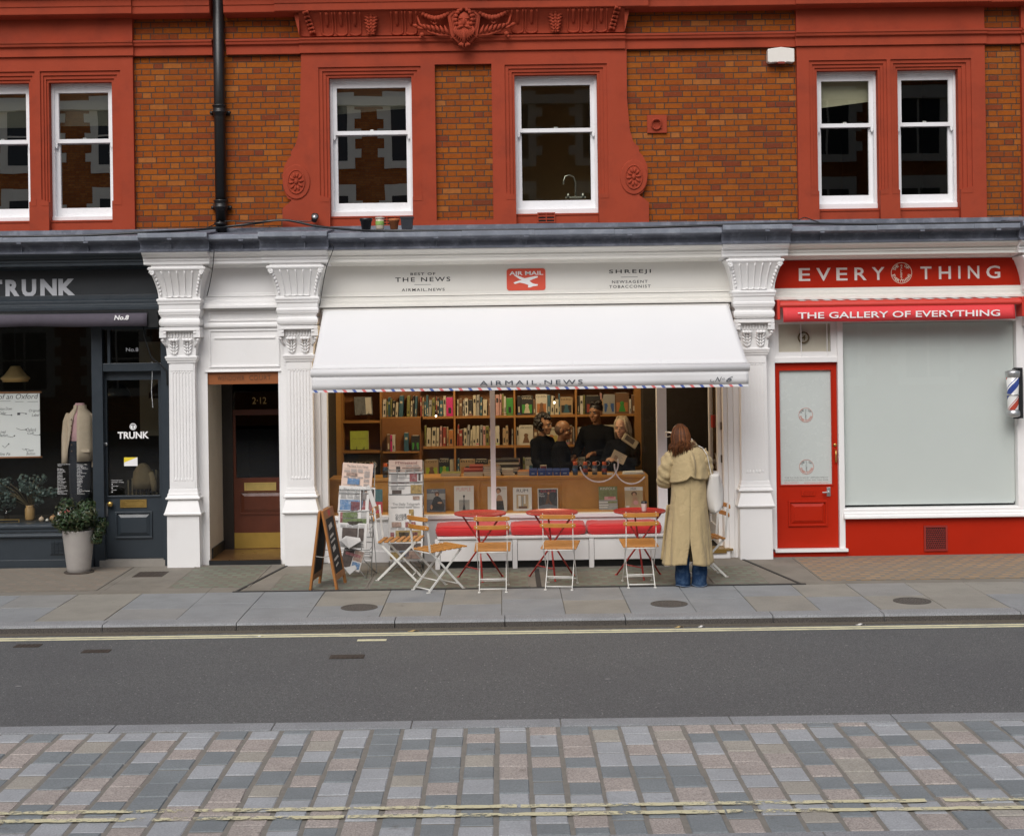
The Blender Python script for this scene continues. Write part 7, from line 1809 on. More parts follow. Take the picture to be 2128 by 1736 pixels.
for i, (z, h, wd, lb, ti, tc, ph, t2) in enumerate(info):
    h2 = {0: .26, 1: .24, 2: .29, 3: .28}[i]; z2 = {0: .573, 1: .70, 2: .953, 3: 1.195}[i] - h2
    Mp = Mr @ Matrix.Translation((.004 - (.0 if i != 2 else .02), LEAN * z2 - .046 - .014 * (3 - i), z2)) @ Matrix.Rotation(R(-8), 4, 'X') @ Matrix.Rotation(R((1.0, -1.2, 1.5, 3.0)[i]), 4, 'Y')
    paper(Mp, wd + .03, h2, lb, t2, 0, i == 3, ph, None, .03, (.14, .84, .84, .93))
Mp = Mr @ Matrix.Translation((.235, LEAN * .68 - .075, .665)) @ Matrix.Rotation(R(10), 4, 'Z') @ Matrix.Rotation(R(-8), 4, 'X')
m = MB(Mp); m.box(0, .16, 0, .008, 0, .27, 0); m.front(.01, .15, .02, .25, -.001, 1); m.ball((.075, -.0015, .18), .04, .001, .055, 12, 8, 2); m.add([(.01, -.002, .02), (.14, -.002, .02), (.11, -.002, .12), (.04, -.002, .13)], [(0, 1, 2, 3)], 3); m.add([(.155, -.004, .0), (.19, -.02, .05), (.10, -.03, .30), (.06, -.01, .275), (.155, .004, .0), (.19, -.012, .05), (.10, -.022, .30), (.06, .0, .275)], [(0, 1, 2, 3), (7, 6, 5, 4), (0, 4, 5, 1), (1, 5, 6, 2), (2, 6, 7, 3), (3, 7, 4, 0)], 0)
tag(m.build('newspaper', [PAPN, NC[0], NC[5], NC[2]], origin=Mp @ Vector((0, 0, 0))), 'folded-back magazine page with a portrait in the left rack', 'newspaper', 'newspapers displayed in the wire racks')
m = MB(Mr); f = lambda x, y, z: (x, y - .05, z)
m.add([f(.06, -.05, .40), f(.14, -.08, .425), f(.17, -.10, .32), f(.29, -.06, .395), f(.26, .0, .42), f(.11, -.02, .44), f(.165, -.06, .305)], [(0, 6, 2, 1), (1, 2, 3), (1, 3, 4, 5), (0, 1, 5)], 0)
o = tag(m.build('newspaper', [PAPN], origin=Mr @ Vector((.15, -.1, .42))), 'white folded sheet poking up low in the left rack', 'newspaper', 'newspapers displayed in the wire racks')
q = o.modifiers.new('solid', 'SOLIDIFY'); q.thickness = .006
m = MB(Mr @ Matrix.Translation((.03, -.07, .12)) @ Matrix.Rotation(R(-12), 4, 'X') @ Matrix.Rotation(R(14), 4, 'Y')); m.box(0, .23, 0, .014, 0, .22, 0); m.front(.004, .12, .01, .21, -.001, 1); m.front(.125, .226, .1, .21, -.001, 2); m.front(.13, .22, .02, .09, -.001, 3); m.front(.03, .2, .14, .17, -.002, 4); m.add([(.06, -.002, .0), (.15, -.03, -.05), (.2, -.01, .03), (.17, -.005, .06)], [(0, 1, 2, 3)], 0)
tag(m.build('newspaper', [PAPN, NC[0], NC[5], NC[1], NC[2]], origin=Mr @ Vector((.03, -.07, .12))), 'crumpled colourful newspaper drooping at the foot of the left rack', 'newspaper', 'newspapers displayed in the wire racks')
# ================================================================ people
def body_mesh(mb, name, mat, parent, voxel=.007, smooth=4):
    o = mb.build(name, mat, parent)
    r_ = o.modifiers.new('remesh', 'REMESH'); r_.mode = 'VOXEL'; r_.voxel_size = voxel; r_.use_smooth_shade = True
    s_ = o.modifiers.new('smooth', 'SMOOTH'); s_.factor = .5; s_.iterations = smooth
    return o
def limb(mb, pts, n=12):
    """pts: (x,y,z,r); tapered, with rounded joints"""
    mb.tube([p[:3] for p in pts], [p[3] for p in pts], n)
    for p in pts: mb.ball(p[:3], p[3], nu=n, nv=8)
def hand(mb, w_, d, up, s=1.0, curl=.5):
    """palm and five bent fingers from wrist w_, pointing along d, back of the hand towards up"""
    w_ = Vector(w_); d = Vector(d).normalized(); up = Vector(up); sd_ = d.cross(up).normalized(); up = sd_.cross(d)
    palm = w_ + d * .045 * s
    limb(mb, [(*w_, .024 * s), (*palm, .028 * s)])
    for k in range(4):
        b = w_ + d * .078 * s + sd_ * (.018 * (1.5 - k)) * s; mb.tube([palm + sd_ * (.012 * (1.5 - k)) * s, b], .014 * s, 8)
        L = (.027, .031, .029, .023)[k] * s; p = b; ang = .15
        pts = [b]
        for j in range(3):
            ang += curl * (.5 + .25 * j); p = p + (d * math.cos(ang) - up * math.sin(ang)) * L * (1 - .15 * j); pts.append(p)
        limb(mb, [(*q, (.0105 - .0009 * i) * s) for i, q in enumerate(pts)], 8)
    t0 = w_ + d * .03 * s + sd_ * .026 * s; t1 = t0 + (d * .6 + sd_ * .7 - up * .25).normalized() * .035 * s; t2 = t1 + (d * .95 + sd_ * .1 - up * .3).normalized() * .03 * s
    limb(mb, [(*t0, .014 * s), (*t1, .0115 * s), (*t2, .0095 * s)], 8)
def head(mb, c, face, tilt=0.0):
    """skull, jaw, nose, lips, ears in world space; face = horizontal direction looked at"""
    f = Vector(face).normalized(); r_ = Vector((-f.y, f.x, 0)); u = Vector((0, 0, 1))
    f = (f * math.cos(tilt) - u * math.sin(tilt)); u = r_.cross(f) * -1 if r_.cross(f).z < 0 else r_.cross(f)
    B = Matrix((r_, f, u)).transposed()
    def q(a, b2, c2): return Vector(c) + r_ * a + f * b2 + u * c2
    mb.ball(q(0, -.01, .03), .074, .092, .09, 18, 12, rot=B)
    mb.ball(q(0, .02, -.035), .060, .072, .078, 16, 10, rot=B); mb.ball(q(0, .06, -.085), .034, .03, .026, 12, 8, rot=B)
    mb.ball(q(0, .088, -.012), .013, .022, .026, 10, 8, rot=B); mb.ball(q(0, .098, -.026), .015, .014, .011, 10, 8, rot=B)
    mb.ball(q(0, .080, -.058), .024, .014, .008, 10, 6, rot=B); mb.ball(q(0, .078, -.069), .021, .013, .008, 10, 6, rot=B)
    for sg in (-1, 1):
        mb.ball(q(sg * .074, -.012, -.008), .010, .02, .032, 10, 8, rot=B); mb.ball(q(sg * .032, .076, .028), .024, .012, .009, 10, 6, rot=B); mb.ball(q(sg * .04, .055, -.03), .026, .026, .024, 10, 8, rot=B)
    return q, B
def eyes(q, B, parent, browm):
    m = MB()
    for sg in (-1, 1): m.ball(q(sg * .031, .0765, .008), .013, .009, .008, 10, 8, rot=B)
    m.build('eye', pm('eye_white', (.33, .30, .27), .3), parent)
    m = MB()
    for sg in (-1, 1):
        m.ball(q(sg * .031, .084, .008), .006, .004, .006, 8, 6, rot=B)
        m.tube([q(sg * .014, .088, .026), q(sg * .033, .088, .031), q(sg * .05, .076, .026)], [.004, .005, .003], 6)
    m.build('eyebrow', browm, parent)
    m = MB(); m.ball(q(0, .090, -.0635), .021, .006, .0045, 10, 6, rot=B); m.build('mouth', pm('lips', (.26, .09, .07), .5), parent)
SK1 = pm('skin_fair', (.50, .29, .20), .5, .1, 20); SK2 = pm('skin_brown', (.24, .115, .055), .45, .1, 20); SK3 = pm('skin_olive', (.34, .18, .10), .5, .1, 20)
BLKC = pm('cloth_black', (.008, .008, .009), .95, .25, 20, .2, 80, spec=.05); HAIRB = pm('hair_black', (.012, .009, .008), .4, .3, 40); HAIRG = pm('hair_grey_blond', (.36, .28, .19), .5, .3, 50)
def person(label, x, y, zt, face, skin, cloth, arms, hair):
    """standing figure; zt = top of the head; arms = two lists (elbow, wrist, hand direction) relative to the root"""
    t = thing('person', label, 'person', (x, y, .08)); s = (zt - .08) / 1.66
    base = Vector((x, y, .08)); f = Vector((math.cos(R(face)), math.sin(R(face)), 0)); r_ = Vector((f.y, -f.x, 0))
    def w_(a, b2, c): return base + (r_ * a + f * b2 + Vector((0, 0, c))) * s
    def wr(a, b2, c, r): p = w_(a, b2, c); return (p.x, p.y, p.z, r * s)
    m = MB(); hc = w_(0, .03, 1.545)
    q, B = head(m, hc, f, .12)
    limb(m, [wr(0, -.01, 1.33, .062), wr(0, .0, 1.41, .054), wr(0, .01, 1.48, .05)])
    limb(m, [wr(0, 0, .92, .095), wr(0, .0, 1.08, .09), wr(0, -.005, 1.24, .095), wr(0, -.02, 1.31, .065)])
    for sg in (-1, 1):
        limb(m, [wr(sg * .09, 0, .9, .09), wr(sg * .095, .01, .48, .062), wr(sg * .1, -.01, .1, .042), wr(sg * .1, .1, .04, .036)])
        e, w2, hd = arms[0 if sg < 0 else 1]
        limb(m, [wr(sg * .1, -.01, 1.31, .055), wr(sg * .185, -.01, 1.29, .05), wr(*e, .04), wr(*w2, .028)])
        hv = r_ * hd[0] + f * hd[1] + Vector((0, 0, hd[2])); hand(m, w_(*w2), hv, Vector((0, 0, 1)) if abs(hd[2]) < .8 else -f, s, .45)
    bd = body_mesh(m, 'body', skin, t)
    eyes(q, B, bd, HAIRB if hair != 'grey' else pm('brow_grey', (.22, .16, .1), .6))
    m = MB()
    m.rings([[w_(rx * math.cos(a) + 0, ry * math.sin(a) - .004 + o_, z) for a in [2 * math.pi * k / 32 for k in range(32)]] for z, rx, ry, o_ in ((.80, .185, .135, 0), (.95, .172, .135, 0), (1.1, .168, .135, .0), (1.22, .185, .14, 0), (1.30, .195, .12, -.01), (1.36, .15, .085, -.01), (1.395, .072, .068, -.003))])
    for sg in (-1, 1):
        e, w2, hd = arms[0 if sg < 0 else 1]
        limb(m, [wr(sg * .12, -.01, 1.31, .075), wr(sg * .19, -.01, 1.30, .072), wr(*[(a + b2) / 2 for a, b2 in zip((sg * .19, -.01, 1.30), e)], .066), wr(*e, .06), wr(*[a + (b2 - a) * .85 for a, b2 in zip(e, w2)], .043)], 14)
    body_mesh(m, 'top', cloth, t, .010, 5)
    m = MB()
    for sg in (-1, 1): limb(m, [wr(sg * .085, 0, .86, .105), wr(sg * .095, .01, .48, .075), wr(sg * .1, -.01, .08, .062)], 14)
    body_mesh(m, 'trousers', BLKC, t, .012, 3)
    m = MB(); rh = random.Random(int(x * 100))
    if hair == 'curly':
        for k in range(150):
            a = rh.uniform(0, 2 * math.pi); e = rh.uniform(-.9, 1.5); d = Vector((math.cos(a) * math.cos(e), math.sin(a) * math.cos(e), math.sin(e)))
            if d.y > .35 and d.z < .55: continue
            p = q(d.x * .092, d.y * .105 - .02, d.z * .105 + .025); m.ball(p, rh.uniform(.018, .03), nu=8, nv=6)
        m.build('hair', HAIRB, t)
    elif hair == 'short':
        m.ball(q(0, -.022, .055), .082, .096, .082, 16, 10, rot=B)
        for k in range(60):
            a = rh.uniform(0, 6.28); p = q(.07 * math.cos(a) * rh.uniform(.3, 1), .085 * math.sin(a) * rh.uniform(.3, 1) - .015, .115 + rh.uniform(-.01, .015)); m.ball(p, .017, nu=6, nv=5)
        m.build('hair', HAIRB, t)
    elif hair == 'grey':
        m.ball(q(0, -.03, .045), .086, .092, .09, 16, 10, rot=B)
        for k in range(70):
            a = rh.uniform(2.4, 7.0); d = Vector((math.cos(a), math.sin(a), 0)); sg = 1 if d.x > 0 else -1
            m.tube([q(d.x * .05, -.02 + d.y * .03, .13), q(d.x * .086, d.y * .085 - .02, .06), q(d.x * .095, d.y * .1 - .03, -.03), q(d.x * .085 + rh.uniform(-.02, .02), d.y * .09 - .04, -.10 - rh.uniform(0, .05))], [.012, .014, .012, .004], 6)
        m.build('hair', HAIRG, t)
    elif hair == 'cropped':
        m.ball(q(0, -.02, .012), .0762, .089, .085, 16, 10, rot=B); m.build('hair', pm('hair_cropped', (.09, .05, .03), .7, .4, 60), t)
    return t, w_
dn = ((-.26, .04, 1.06), (-.20, .2, .93), (.1, .8, -.3)); dn2 = ((.26, .04, 1.06), (.2, .2, .93), (-.1, .8, -.3))
person('curly-haired woman in black behind the counter, looking right', X(1128, 900, 1.45), 1.45, Z(1131, 865, 1.45), -35, SK3, BLKC, (dn, dn2), 'curly')
person('bald man in black behind the counter, turned to the right', X(1166, 900, 1.22), 1.22, Z(1175, 877, 1.22), -12, SK2, BLKC, (dn, ((.25, .08, 1.06), (.12, .33, 1.02), (-.2, .9, 0))), 'cropped')
person('tall dark-haired man in black behind the counter, looking down', X(1241, 900, 1.5), 1.5, Z(1233, 838, 1.5), -125, SK2, BLKC, (((-.26, .06, 1.06), (-.14, .3, 1.05), (.2, .9, 0)), ((.26, .06, 1.06), (.16, .3, 1.0), (-.2, .9, 0))), 'short')
pw, ww = person('grey-blond woman in black holding a paper behind the counter', X(1294, 900, 1.15), 1.15, Z(1290, 871, 1.15), -118, SK1, BLKC, (((-.25, .1, 1.07), (-.02, .30, 1.13), (.6, .7, .2)), ((.26, .08, 1.07), (.05, .31, 1.12), (-.5, .8, .2))), 'grey')
c = P(1286, 949, 1.0 - .12)
m = MB(Matrix.Translation(c) @ Matrix.Rotation(R(28), 4, 'Y') @ Matrix.Rotation(R(-25), 4, 'X')); m.box(-.085, .085, 0, .006, -.06, .06, 0); m.box(-.08, .08, .006, .012, -.064, .056, 0)
for i in range(5): m.front(-.07, .05 - .02 * (i % 2), .04 - .02 * i, .047 - .02 * i, -.0006, 1)
m.front(-.05, -.01, -.05, -.0, -.0007, 2)
tag(m.build('leaflet', [pm('leaflet_tan', (.55, .46, .34), .8), NG, NC[5]], origin=c), 'folded tan leaflet held by the grey-blond woman', 'leaflet')
c = P(1310, 915, .98); m = MB(Matrix.Translation(c) @ Matrix.Rotation(R(35), 4, 'Y') @ Matrix.Rotation(R(-35), 4, 'X')); m.box(-.10, .10, 0, .02, -.055, .055, 0); m.front(-.07, .05, -.03, .04, -.001, 1)
tag(m.build('scarf', [pm('scarf_cream', (.48, .41, .28), .9, .2, 20), NC[0]], origin=c, bevel=.008), 'cream and brown scarf over the shoulder of the grey-blond woman', 'scarf')

# ---- the woman in the trench coat, seen from behind
wx, wy = 1.84, -1.80
wm = thing('person', 'long-haired woman in a beige trench coat standing with her back to the street', 'person', (wx, wy, 0))
TR = Matrix.Translation((wx, wy, 0))
COAT = pm('trench_cotton', (.44, .335, .175), .85, .06, 7, .0, 80, sheen=.1)
_nt = COAT.node_tree; _b = _nt.nodes['Principled BSDF']; _co = coords(_nt)
_mp = N(_nt, 'ShaderNodeMapping'); _mp.inputs['Scale'].default_value = (1.0, 1.0, .38); _nt.links.new(_co, _mp.inputs[0])
_n = noise(_nt, _mp.outputs[0], 8, 2, .45); _n.inputs['Distortion'].default_value = 1.4
_n2 = noise(_nt, _co, 13, 2, .5); _n2.inputs['Distortion'].default_value = 1.6
bump(_nt, _b, math_(_nt, 'MULTIPLY_ADD', _n2.outputs[0], .35, _n.outputs[0]), .6, .03)
m = MB(TR)
hx, hz = -.086, 1.482
q, B = head(m, (hx, .02, hz), (-.35, 1, 0), .35)
limb(m, [(-.045, -.01, 1.28, .06), (-.06, .0, 1.37, .05), (-.075, .01, 1.43, .05)])
limb(m, [(-.01, 0, .82, .12), (-.01, 0, 1.0, .11), (-.02, 0, 1.2, .12), (-.04, 0, 1.29, .08)])
for sg, sx_ in ((-1, -.19), (1, .14)):
    limb(m, [(-.04 + sg * .06, 0, 1.29, .06), (sx_, 0, 1.28, .055), (sx_ + sg * .06, .05, 1.03, .042), (sx_ - sg * .05, .24, 1.08, .027)])
    hand(m, (sx_ - sg * .05, .24, 1.08), (-sg * .3, .9, .2), (0, 0, 1), .95, .5)
    lx = -.084 if sg < 0 else .083
    limb(m, [(-.0 + sg * .08, 0, .82, .09), (lx, .0, .44, .06), (lx, 0, .09, .04), (lx, .11, .035, .034)])
body_mesh(m, 'body', SK1, wm, .006, 4)
# coat: rings open along the back seam so that the vent parts below the knee
def sstep(t): t = max(0, min(1, t)); return t * t * (3 - 2 * t)
prof = [(.225, -.268, .206, .185), (.30, -.258, .200, .18), (.40, -.244, .191, .172), (.50, -.232, .185, .165), (.60, -.22, .178, .158), (.72, -.202, .168, .15), (.85, -.187, .160, .14), (.95, -.180, .156, .135), (1.03, -.178, .154, .132), (1.12, -.183, .158, .13), (1.20, -.188, .164, .128), (1.27, -.195, .163, .122), (1.32, -.205, .158, .11), (1.355, -.19, .125, .098), (1.385, -.15, .07, .085), (1.41, -.135, .035, .078)]
nn = 120; rs_ = []
zs = [.225 + (1.41 - .225) * i / 60 for i in range(61)]
def interp(z):
    for a, b2 in zip(prof, prof[1:]):
        if a[0] <= z <= b2[0] + 1e-9:
            t = (z - a[0]) / (b2[0] - a[0]); return [a[k] + (b2[k] - a[k]) * t for k in (1, 2, 3)]
    return prof[-1][1:]
for z in zs:
    xl, xr, ry = interp(z); cx = (xl + xr) / 2; rx = (xr - xl) / 2
    low = sstep((1.0 - z) / .8); ring = []
    gap = sstep((.50 - z) / .28) * .11
    zw = z + 0
    for k in range(nn + 1):
        a = -math.pi / 2 + gap + (2 * math.pi - 2 * gap) * k / nn
        fo = low * (.062 * math.sin(6 * a + 1.2 + 1.5 * z) + .036 * math.sin(11 * a + 4 * z) + .012 * math.sin(19 * a - 3 * z)) + .010 * math.sin(5 * a + 9 * z) * (1 - low) + .008 * math.sin(8 * a - 23 * z) * sstep((1.15 - z) / .2) * sstep((z - .7) / .2)
        e = math.copysign(abs(math.cos(a)) ** .9, math.cos(a))
        seam = -.02 * math.exp(-((abs(a + math.pi / 2)) / .09) ** 2) * sstep((.9 - z) / .2) if k < nn / 2 else -.02 * math.exp(-((abs(a - 3 * math.pi / 2)) / .09) ** 2) * sstep((.9 - z) / .2)
        dz = .012 * math.sin(3 * a + .5) * low * (1 if z < .3 else 0)
        ring.append((cx + .028 * sstep((.6 - z) / .3) * 0 + rx * e * (1 + fo), ry * math.sin(a) * (1 + fo) - seam * math.sin(a) * 0 + (0.02 * (1 if False else 0)), z + dz))
    rs_.append(ring)
m = MB(TR); vs = [p for r_ in rs_ for p in r_]; K = nn + 1
m.add(vs, [(i * K + k, i * K + k + 1, (i + 1) * K + k + 1, (i + 1) * K + k) for i in range(len(rs_) - 1) for k in range(nn)], 0, True)
ct_ = m.build('coat', COAT, wm); s_ = ct_.modifiers.new('solid', 'SOLIDIFY'); s_.thickness = .006; s_.offset = 1
m = MB(TR)                                     # front panel blowing out to the left, below the knee
vs = []
for i in range(13):
    t = i / 12; z = .80 - .565 * t
    for j, x in enumerate((-.16, -.21, -.25, -.285)):
        vs.append((x + .05 * (1 - t) * (j > 0) * (j / 3) + .02 * (1 - t) - .004 * j, .06 + .05 * math.sin(j * 1.3 + t), z + .01 * j * t))
m.add(vs, [(4 * i + j, 4 * i + j + 1, 4 * i + j + 5, 4 * i + j + 4) for i in range(12) for j in range(3)], 0, True)
o = m.build('coat_panel', COAT, wm); s_ = o.modifiers.new('solid', 'SOLIDIFY'); s_.thickness = .006
def sleeve(pts, seed):
    """tube of cloth with ring folds"""
    m = MB(TR); rr = random.Random(seed); P_ = []
    for i in range(len(pts) - 1):
        a, b2 = Vector(pts[i][:3]), Vector(pts[i + 1][:3])
        for k in range(10):
            t = k / 10; P_.append((a.lerp(b2, sstep(t) * .3 + t * .7), pts[i][3] + (pts[i + 1][3] - pts[i][3]) * t))
    P_.append((Vector(pts[-1][:3]), pts[-1][3])); L = len(P_)
    rings_ = []
    for i, (p, r) in enumerate(P_):
        t_ = (P_[min(L - 1, i + 1)][0] - P_[max(0, i - 1)][0]).normalized(); a = t_.cross(Vector((0, 1, .3))).normalized(); b2 = t_.cross(a)
        rings_.append([p + (a * math.cos(an) + b2 * math.sin(an)) * r * (1 + .06 * math.sin(i * 1.1 + 2 * an + seed) + .05 * math.sin(i * .6 - 3 * an)) for an in [2 * math.pi * k / 28 for k in range(28)]])
    m.rings(rings_, cap=True); return m.build('sleeve', COAT, wm)
sleeve([(-.13, -.0, 1.315, .085), (-.195, -.0, 1.24, .088), (-.235, .02, 1.12, .084), (-.245, .06, 1.035, .075), (-.19, .15, 1.04, .062), (-.15, .225, 1.07, .052)], 1)
sleeve([(.09, -.0, 1.315, .085), (.140, -.0, 1.24, .084), (.165, .03, 1.12, .078), (.17, .07, 1.04, .07), (.13, .15, 1.06, .06), (.10, .225, 1.08, .05)], 2)
# storm flap over the shoulders with a pleat twisted in the middle
m = MB(TR); na, nz = 80, 24; vs = []
for i in range(nz + 1):
    t = i / nz
    for k in range(na + 1):
        s = k / na; a = R(-178 + 176 * s)
        z = 1.375 - t * (.335 - .045 * s + .012 * math.sin(9 * s) - .03 * math.exp(-((s - .5) / .05) ** 2))
        xl, xr, ry = interp(min(z, 1.40)); cx = (xl + xr) / 2; rx = (xr - xl) / 2
        pl_ = math.exp(-((s - .52 - .05 * t) / .035) ** 2) * .05 * math.sin(math.pi * min(1, t * 1.1)) - math.exp(-((s - .60 - .02 * t) / .04) ** 2) * .03 * t
        f = 1.05 + .13 * t ** 1.5 + pl_ * 6.0 + .02 * t * math.sin(15 * s) + .012 * math.sin(31 * s + 6 * t) * t
        vs.append((cx + rx * f * math.cos(a) * .98, (ry + .012 + .02 * t) * f * math.sin(a) * 1.0, z + .012 * math.sin(math.pi * s) * (1 - t)))
m.add(vs, [(i * (na + 1) + k, i * (na + 1) + k + 1, (i + 1) * (na + 1) + k + 1, (i + 1) * (na + 1) + k) for i in range(nz) for k in range(na)], 0, True)
o = m.build('storm_flap', COAT, wm); s_ = o.modifiers.new('solid', 'SOLIDIFY'); s_.thickness = .005; s_.offset = 1
m = MB(TR)                                     # turned-down collar
vs = []; na = 60
for k in range(na + 1):
    s = k / na; a = R(-200 + 220 * s); wv = .008 * math.sin(11 * s)
    for (rx, ry, z) in ((.078, .072, 1.425), (.088, .082, 1.445), (.112, .105, 1.425), (.142, .125, 1.372 + .015 * math.cos(a) + wv)):
        vs.append((-.052 + rx * math.cos(a), .005 + ry * math.sin(a), z + .018 * (s - .5)))
m.add(vs, [(4 * k + j, 4 * k + j + 1, 4 * k + j + 5, 4 * k + j + 4) for k in range(na) for j in range(3)], 0, True)
o = m.build('collar', COAT, wm); s_ = o.modifiers.new('solid', 'SOLIDIFY'); s_.thickness = .006
m = MB(TR); m.tube([(-.052 + .076 * math.cos(a), .005 + .07 * math.sin(a), 1.44 + .012 * math.sin(3 * a)) for a in [2 * math.pi * i / 24 for i in range(24)]], .016, 8, closed=True); m.build('shirt_collar', pm('shirt_white', (.62, .58, .5), .9, .1), wm)
# hair: cap and falling locks
HB = pm('hair_brown', (.105, .036, .012), .5, .55, 45, spec=.2); HB2 = pm('hair_auburn', (.185, .065, .02), .5, .5, 45, spec=.2); HB3 = pm('hair_dark_brown', (.045, .017, .008), .5, .5, 45, spec=.2)
m = MB(TR); m.ball(q(0, -.012, .035), .081, .098, .094, 22, 14, 2, rot=B); m.ball(q(0, -.03, -.03), .072, .070, .085, 18, 10, 2, rot=B)
rh = random.Random(3)
for k in range(620):
    a = R(rh.uniform(-190, 25)); ca, sa = math.cos(a), math.sin(a)
    ln = rh.uniform(.0, 1); ex = hx + ca * rh.uniform(.06, .115) + (.045 if ca > .2 else -.015) * ln; ez = 1.335 + rh.uniform(-.02, .07) - (.03 if ca < -.4 else 0)
    top = Vector((hx + ca * .02, .015 + sa * .03, hz + .128))
    sh = rh.uniform(.98, 1.06)
    pts = [top, Vector((hx + ca * .066 * sh, .0 + sa * .082 * sh, hz + .085)), Vector((hx + ca * .09 * sh, -.008 + sa * .104 * sh, hz + .015)), Vector((hx + ca * .093 * sh + .008, -.012 + sa * .105 * sh, hz - .075)), Vector((ex, -.018 + sa * .115 * sh, ez + .05)), Vector((ex + rh.uniform(-.012, .012), -.022 + sa * .12, ez))]
    f_ = rh.uniform(.35, .75); m.tube(pts, [.003 * f_, .0065 * f_, .0075 * f_, .007 * f_, .005 * f_, .0012], 4, rh.choice((0, 0, 1, 2)))
m.build('hair', [HB, HB2, HB3], wm)
m = MB(TR); gx, gz = hx - .087, hz + .02
m.tube([(gx + .005, .03, gz + .022), (gx - .03, .085, gz + .026), (gx - .052, .11, gz + .018), (gx - .05, .112, gz - .012), (gx - .03, .118, gz - .028), (gx + .01, .13, gz - .02)], .0045, 6); m.tube([(gx + .01, -.02, gz + .01), (gx - .012, .05, gz + .018), (gx - .045, .105, gz + .012)], .004, 6)
m.build('sunglasses', pm('frame_cream', (.62, .52, .38), .3), wm)
# jeans and shoes
DEN = pm('denim', (.018, .042, .095), .9, .45, 50, .4, 160, stain=(.075, .125, .20), sa=.8, ss=16, spec=.1)
for lx, sd in ((-.084, 0), (.083, 2)):
    m = MB(TR); rr = []
    for i in range(20):
        t = i / 19; z = .50 - .488 * t
        rr.append([(lx + (.064 + .012 * t + .004 * math.sin(17 * t + sd)) * math.cos(a) * (1 + .05 * math.sin(3 * a + 9 * t + sd)), -.0 + (.07 + .02 * t) * math.sin(a) * (1 + .05 * math.sin(2 * a + 11 * t)) + .01 * math.sin(9 * t), z + .006 * math.sin(a * 2 + sd) * (t > .9)) for a in [2 * math.pi * k / 30 for k in range(30)]])
    m.rings(rr); lg = m.build('jeans_leg', DEN, wm)
    m = MB(TR); m.tube([Vector(p) * 1 for p in rr[-1]], .004, 5, closed=True); m.build('hem', pm('denim_pale', (.14, .20, .30), .9, .2, 60), lg)
    m = MB(TR); limb(m, [(lx - .004, -.035, .028, .027), (lx, .0, .03, .034), (lx - .0, .13, .025, .033)]); m.box(lx - .036, lx + .036, -.055, .16, .0, .014); m.build('shoe', pm('shoe_white', (.62, .58, .54), .5, .1), wm)
# tote bag on her right shoulder
bxx = wx + .235
tb_ = thing('tote_bag', 'off-white canvas tote bag hanging from the shoulder of the coated woman', 'bag', (bxx, wy - .0, .74))
TOTE = pm('canvas_tote', (.62, .59, .55), .9, .06, 12, .3, 140)
m = MB(); rr = []
for i in range(18):
    t = i / 17; z = 1.115 - .375 * t
    hwx = .050 + .030 * math.sin(math.pi * min(1, t * 1.05)) * (1 - .2 * t) + .012 * t; hwy = .155 - .02 * math.sin(2.2 * t)
    if t > .9: hwx *= 1 - (t - .9) * 4
    rr.append([(bxx + .018 * t + hwx * math.copysign(abs(math.cos(a)) ** .8, math.cos(a)) + .008 * math.sin(4 * a + 5 * t), wy + .02 + hwy * math.copysign(abs(math.sin(a)) ** .7, math.sin(a)), z + .012 * math.sin(a + 1.2) * (1 - t) + (-.03 * max(0, t - .7) * math.cos(a) * -3)) for a in [2 * math.pi * k / 36 for k in range(36)]])
m.rings(rr); m.build('bag_body', TOTE, tb_)
for dy in (-.085, .10):
    m = MB(); pts = [Vector((bxx - .03, wy + dy, 1.10)), Vector((wx + .185, wy + dy * .9, 1.20)), Vector((wx + .165, wy + dy * .75 - .02, 1.30)), Vector((wx + .128, wy + dy * .5 - .01, 1.365)), Vector((wx + .09, wy + dy * .2, 1.385))]
    for a, b2 in zip(pts, pts[1:]): m.bar(a, b2, .028, .006, (1, 0, .4))
    m.build('strap', TOTE, tb_)

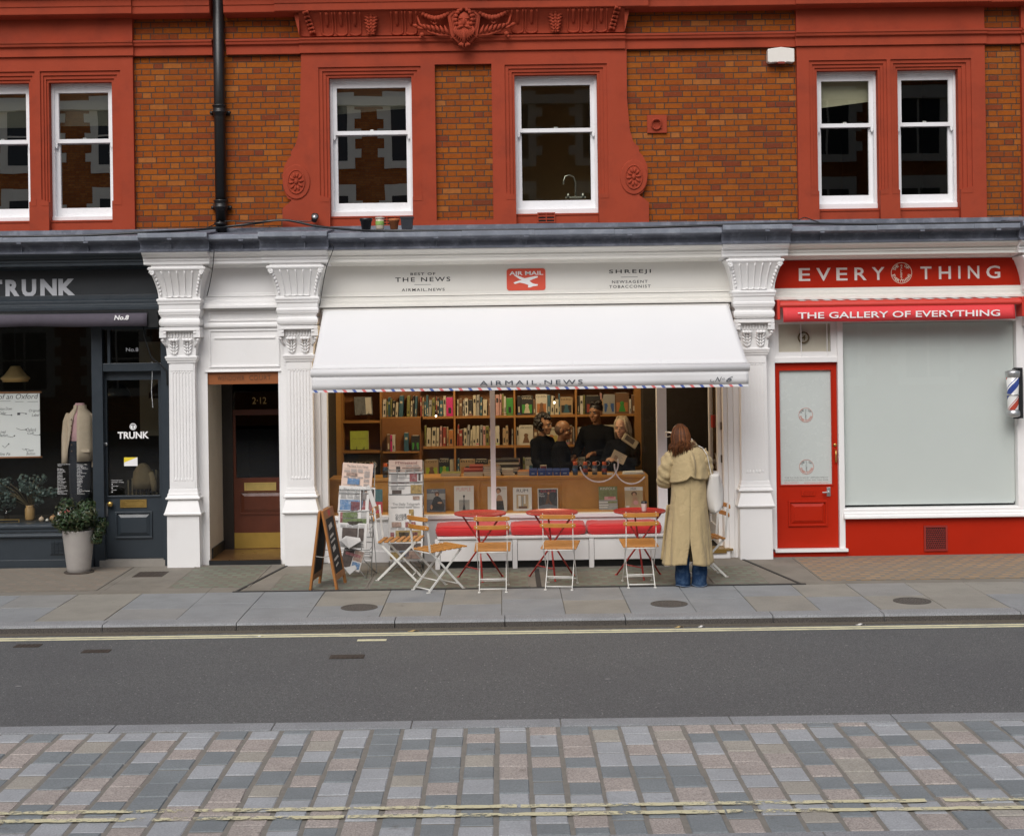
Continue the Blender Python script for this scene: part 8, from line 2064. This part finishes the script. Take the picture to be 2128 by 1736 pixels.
# ================================================================ the terrace opposite, mirrored in the window panes
ob = thing('brick_building', 'brick terrace with white stone window surrounds across the street', 'building', (0, -25, 0))
BR2 = brickmat('brick_opposite', [(0, (.44, .13, .035)), (.5, (.52, .17, .04)), (1, (.60, .22, .06))], (.10, .07, .05))
STN = pm('stone_white', (.75, .70, .58), .8, .1, 4)
m = MB(); m.box(-22, 22, -31, -25, 0, 10.6)
for gx in (-14.5, -5.2, 3.2, 12.5): m.add([(gx - 2.4, -25.05, 10.6), (gx + 2.4, -25.05, 10.6), (gx, -25.05, 12.8), (gx - 2.4, -28, 10.6), (gx + 2.4, -28, 10.6), (gx, -28, 12.8)], [(0, 2, 1), (3, 4, 5), (0, 1, 4, 3), (1, 2, 5, 4), (2, 0, 3, 5)])
m.build('wall', BR2, ob)
for z in (1.2, 5.0, 7.6, 9.9):
    for x in ([-19.2, -16.6, -13.5, -10.9, -8.2, -5.0, -2.5, .2, 3.0, 6.0, 9.4, 12.0, 15.4] if z < 9.5 else (-14.5, -5.2, 3.2, 12.5)):
        h = 1.6 if z < 9 else 1.2; wq = .62 if z < 9 else .4
        m = MB(); y = -24.93
        m.box(x - wq - .22, x + wq + .22, y - .12, y, z + h, z + h + .35, 0); m.box(x - wq - .22, x + wq + .22, y - .12, y + .03, z - .22, z, 0)
        for sg in (-1, 1):
            m.box(x + sg * wq, x + sg * (wq + .22), y - .12, y, z, z + h, 0)
            for k in range(3): m.box(x + sg * (wq + .22), x + sg * (wq + .40), y - .12, y - .01, z + .1 + .55 * k, z + .36 + .55 * k, 0)
        m.box(x - wq, x + wq, y - .06, y - .02, z, z + h, 1); m.box(x - .03, x + .03, y - .02, y - .0, z, z + h, 0); m.box(x - wq, x + wq, y - .02, y - .005, z + h * .5, z + h * .5 + .05, 0)
        m.build('window', [STN, DARK], ob)
m = MB(); m.box(-22, 22, -25.15, -24.8, 4.1, 4.45); m.box(-22, 22, -25.15, -24.75, 9.15, 9.4); m.build('string_course', STN, ob)
m = MB()
for x in (-8.1, 2.9): m.tube([(x, -24.9, 0), (x, -24.9, 9.2)], .07, 8)
m.build('drainpipe', PIPE, ob)
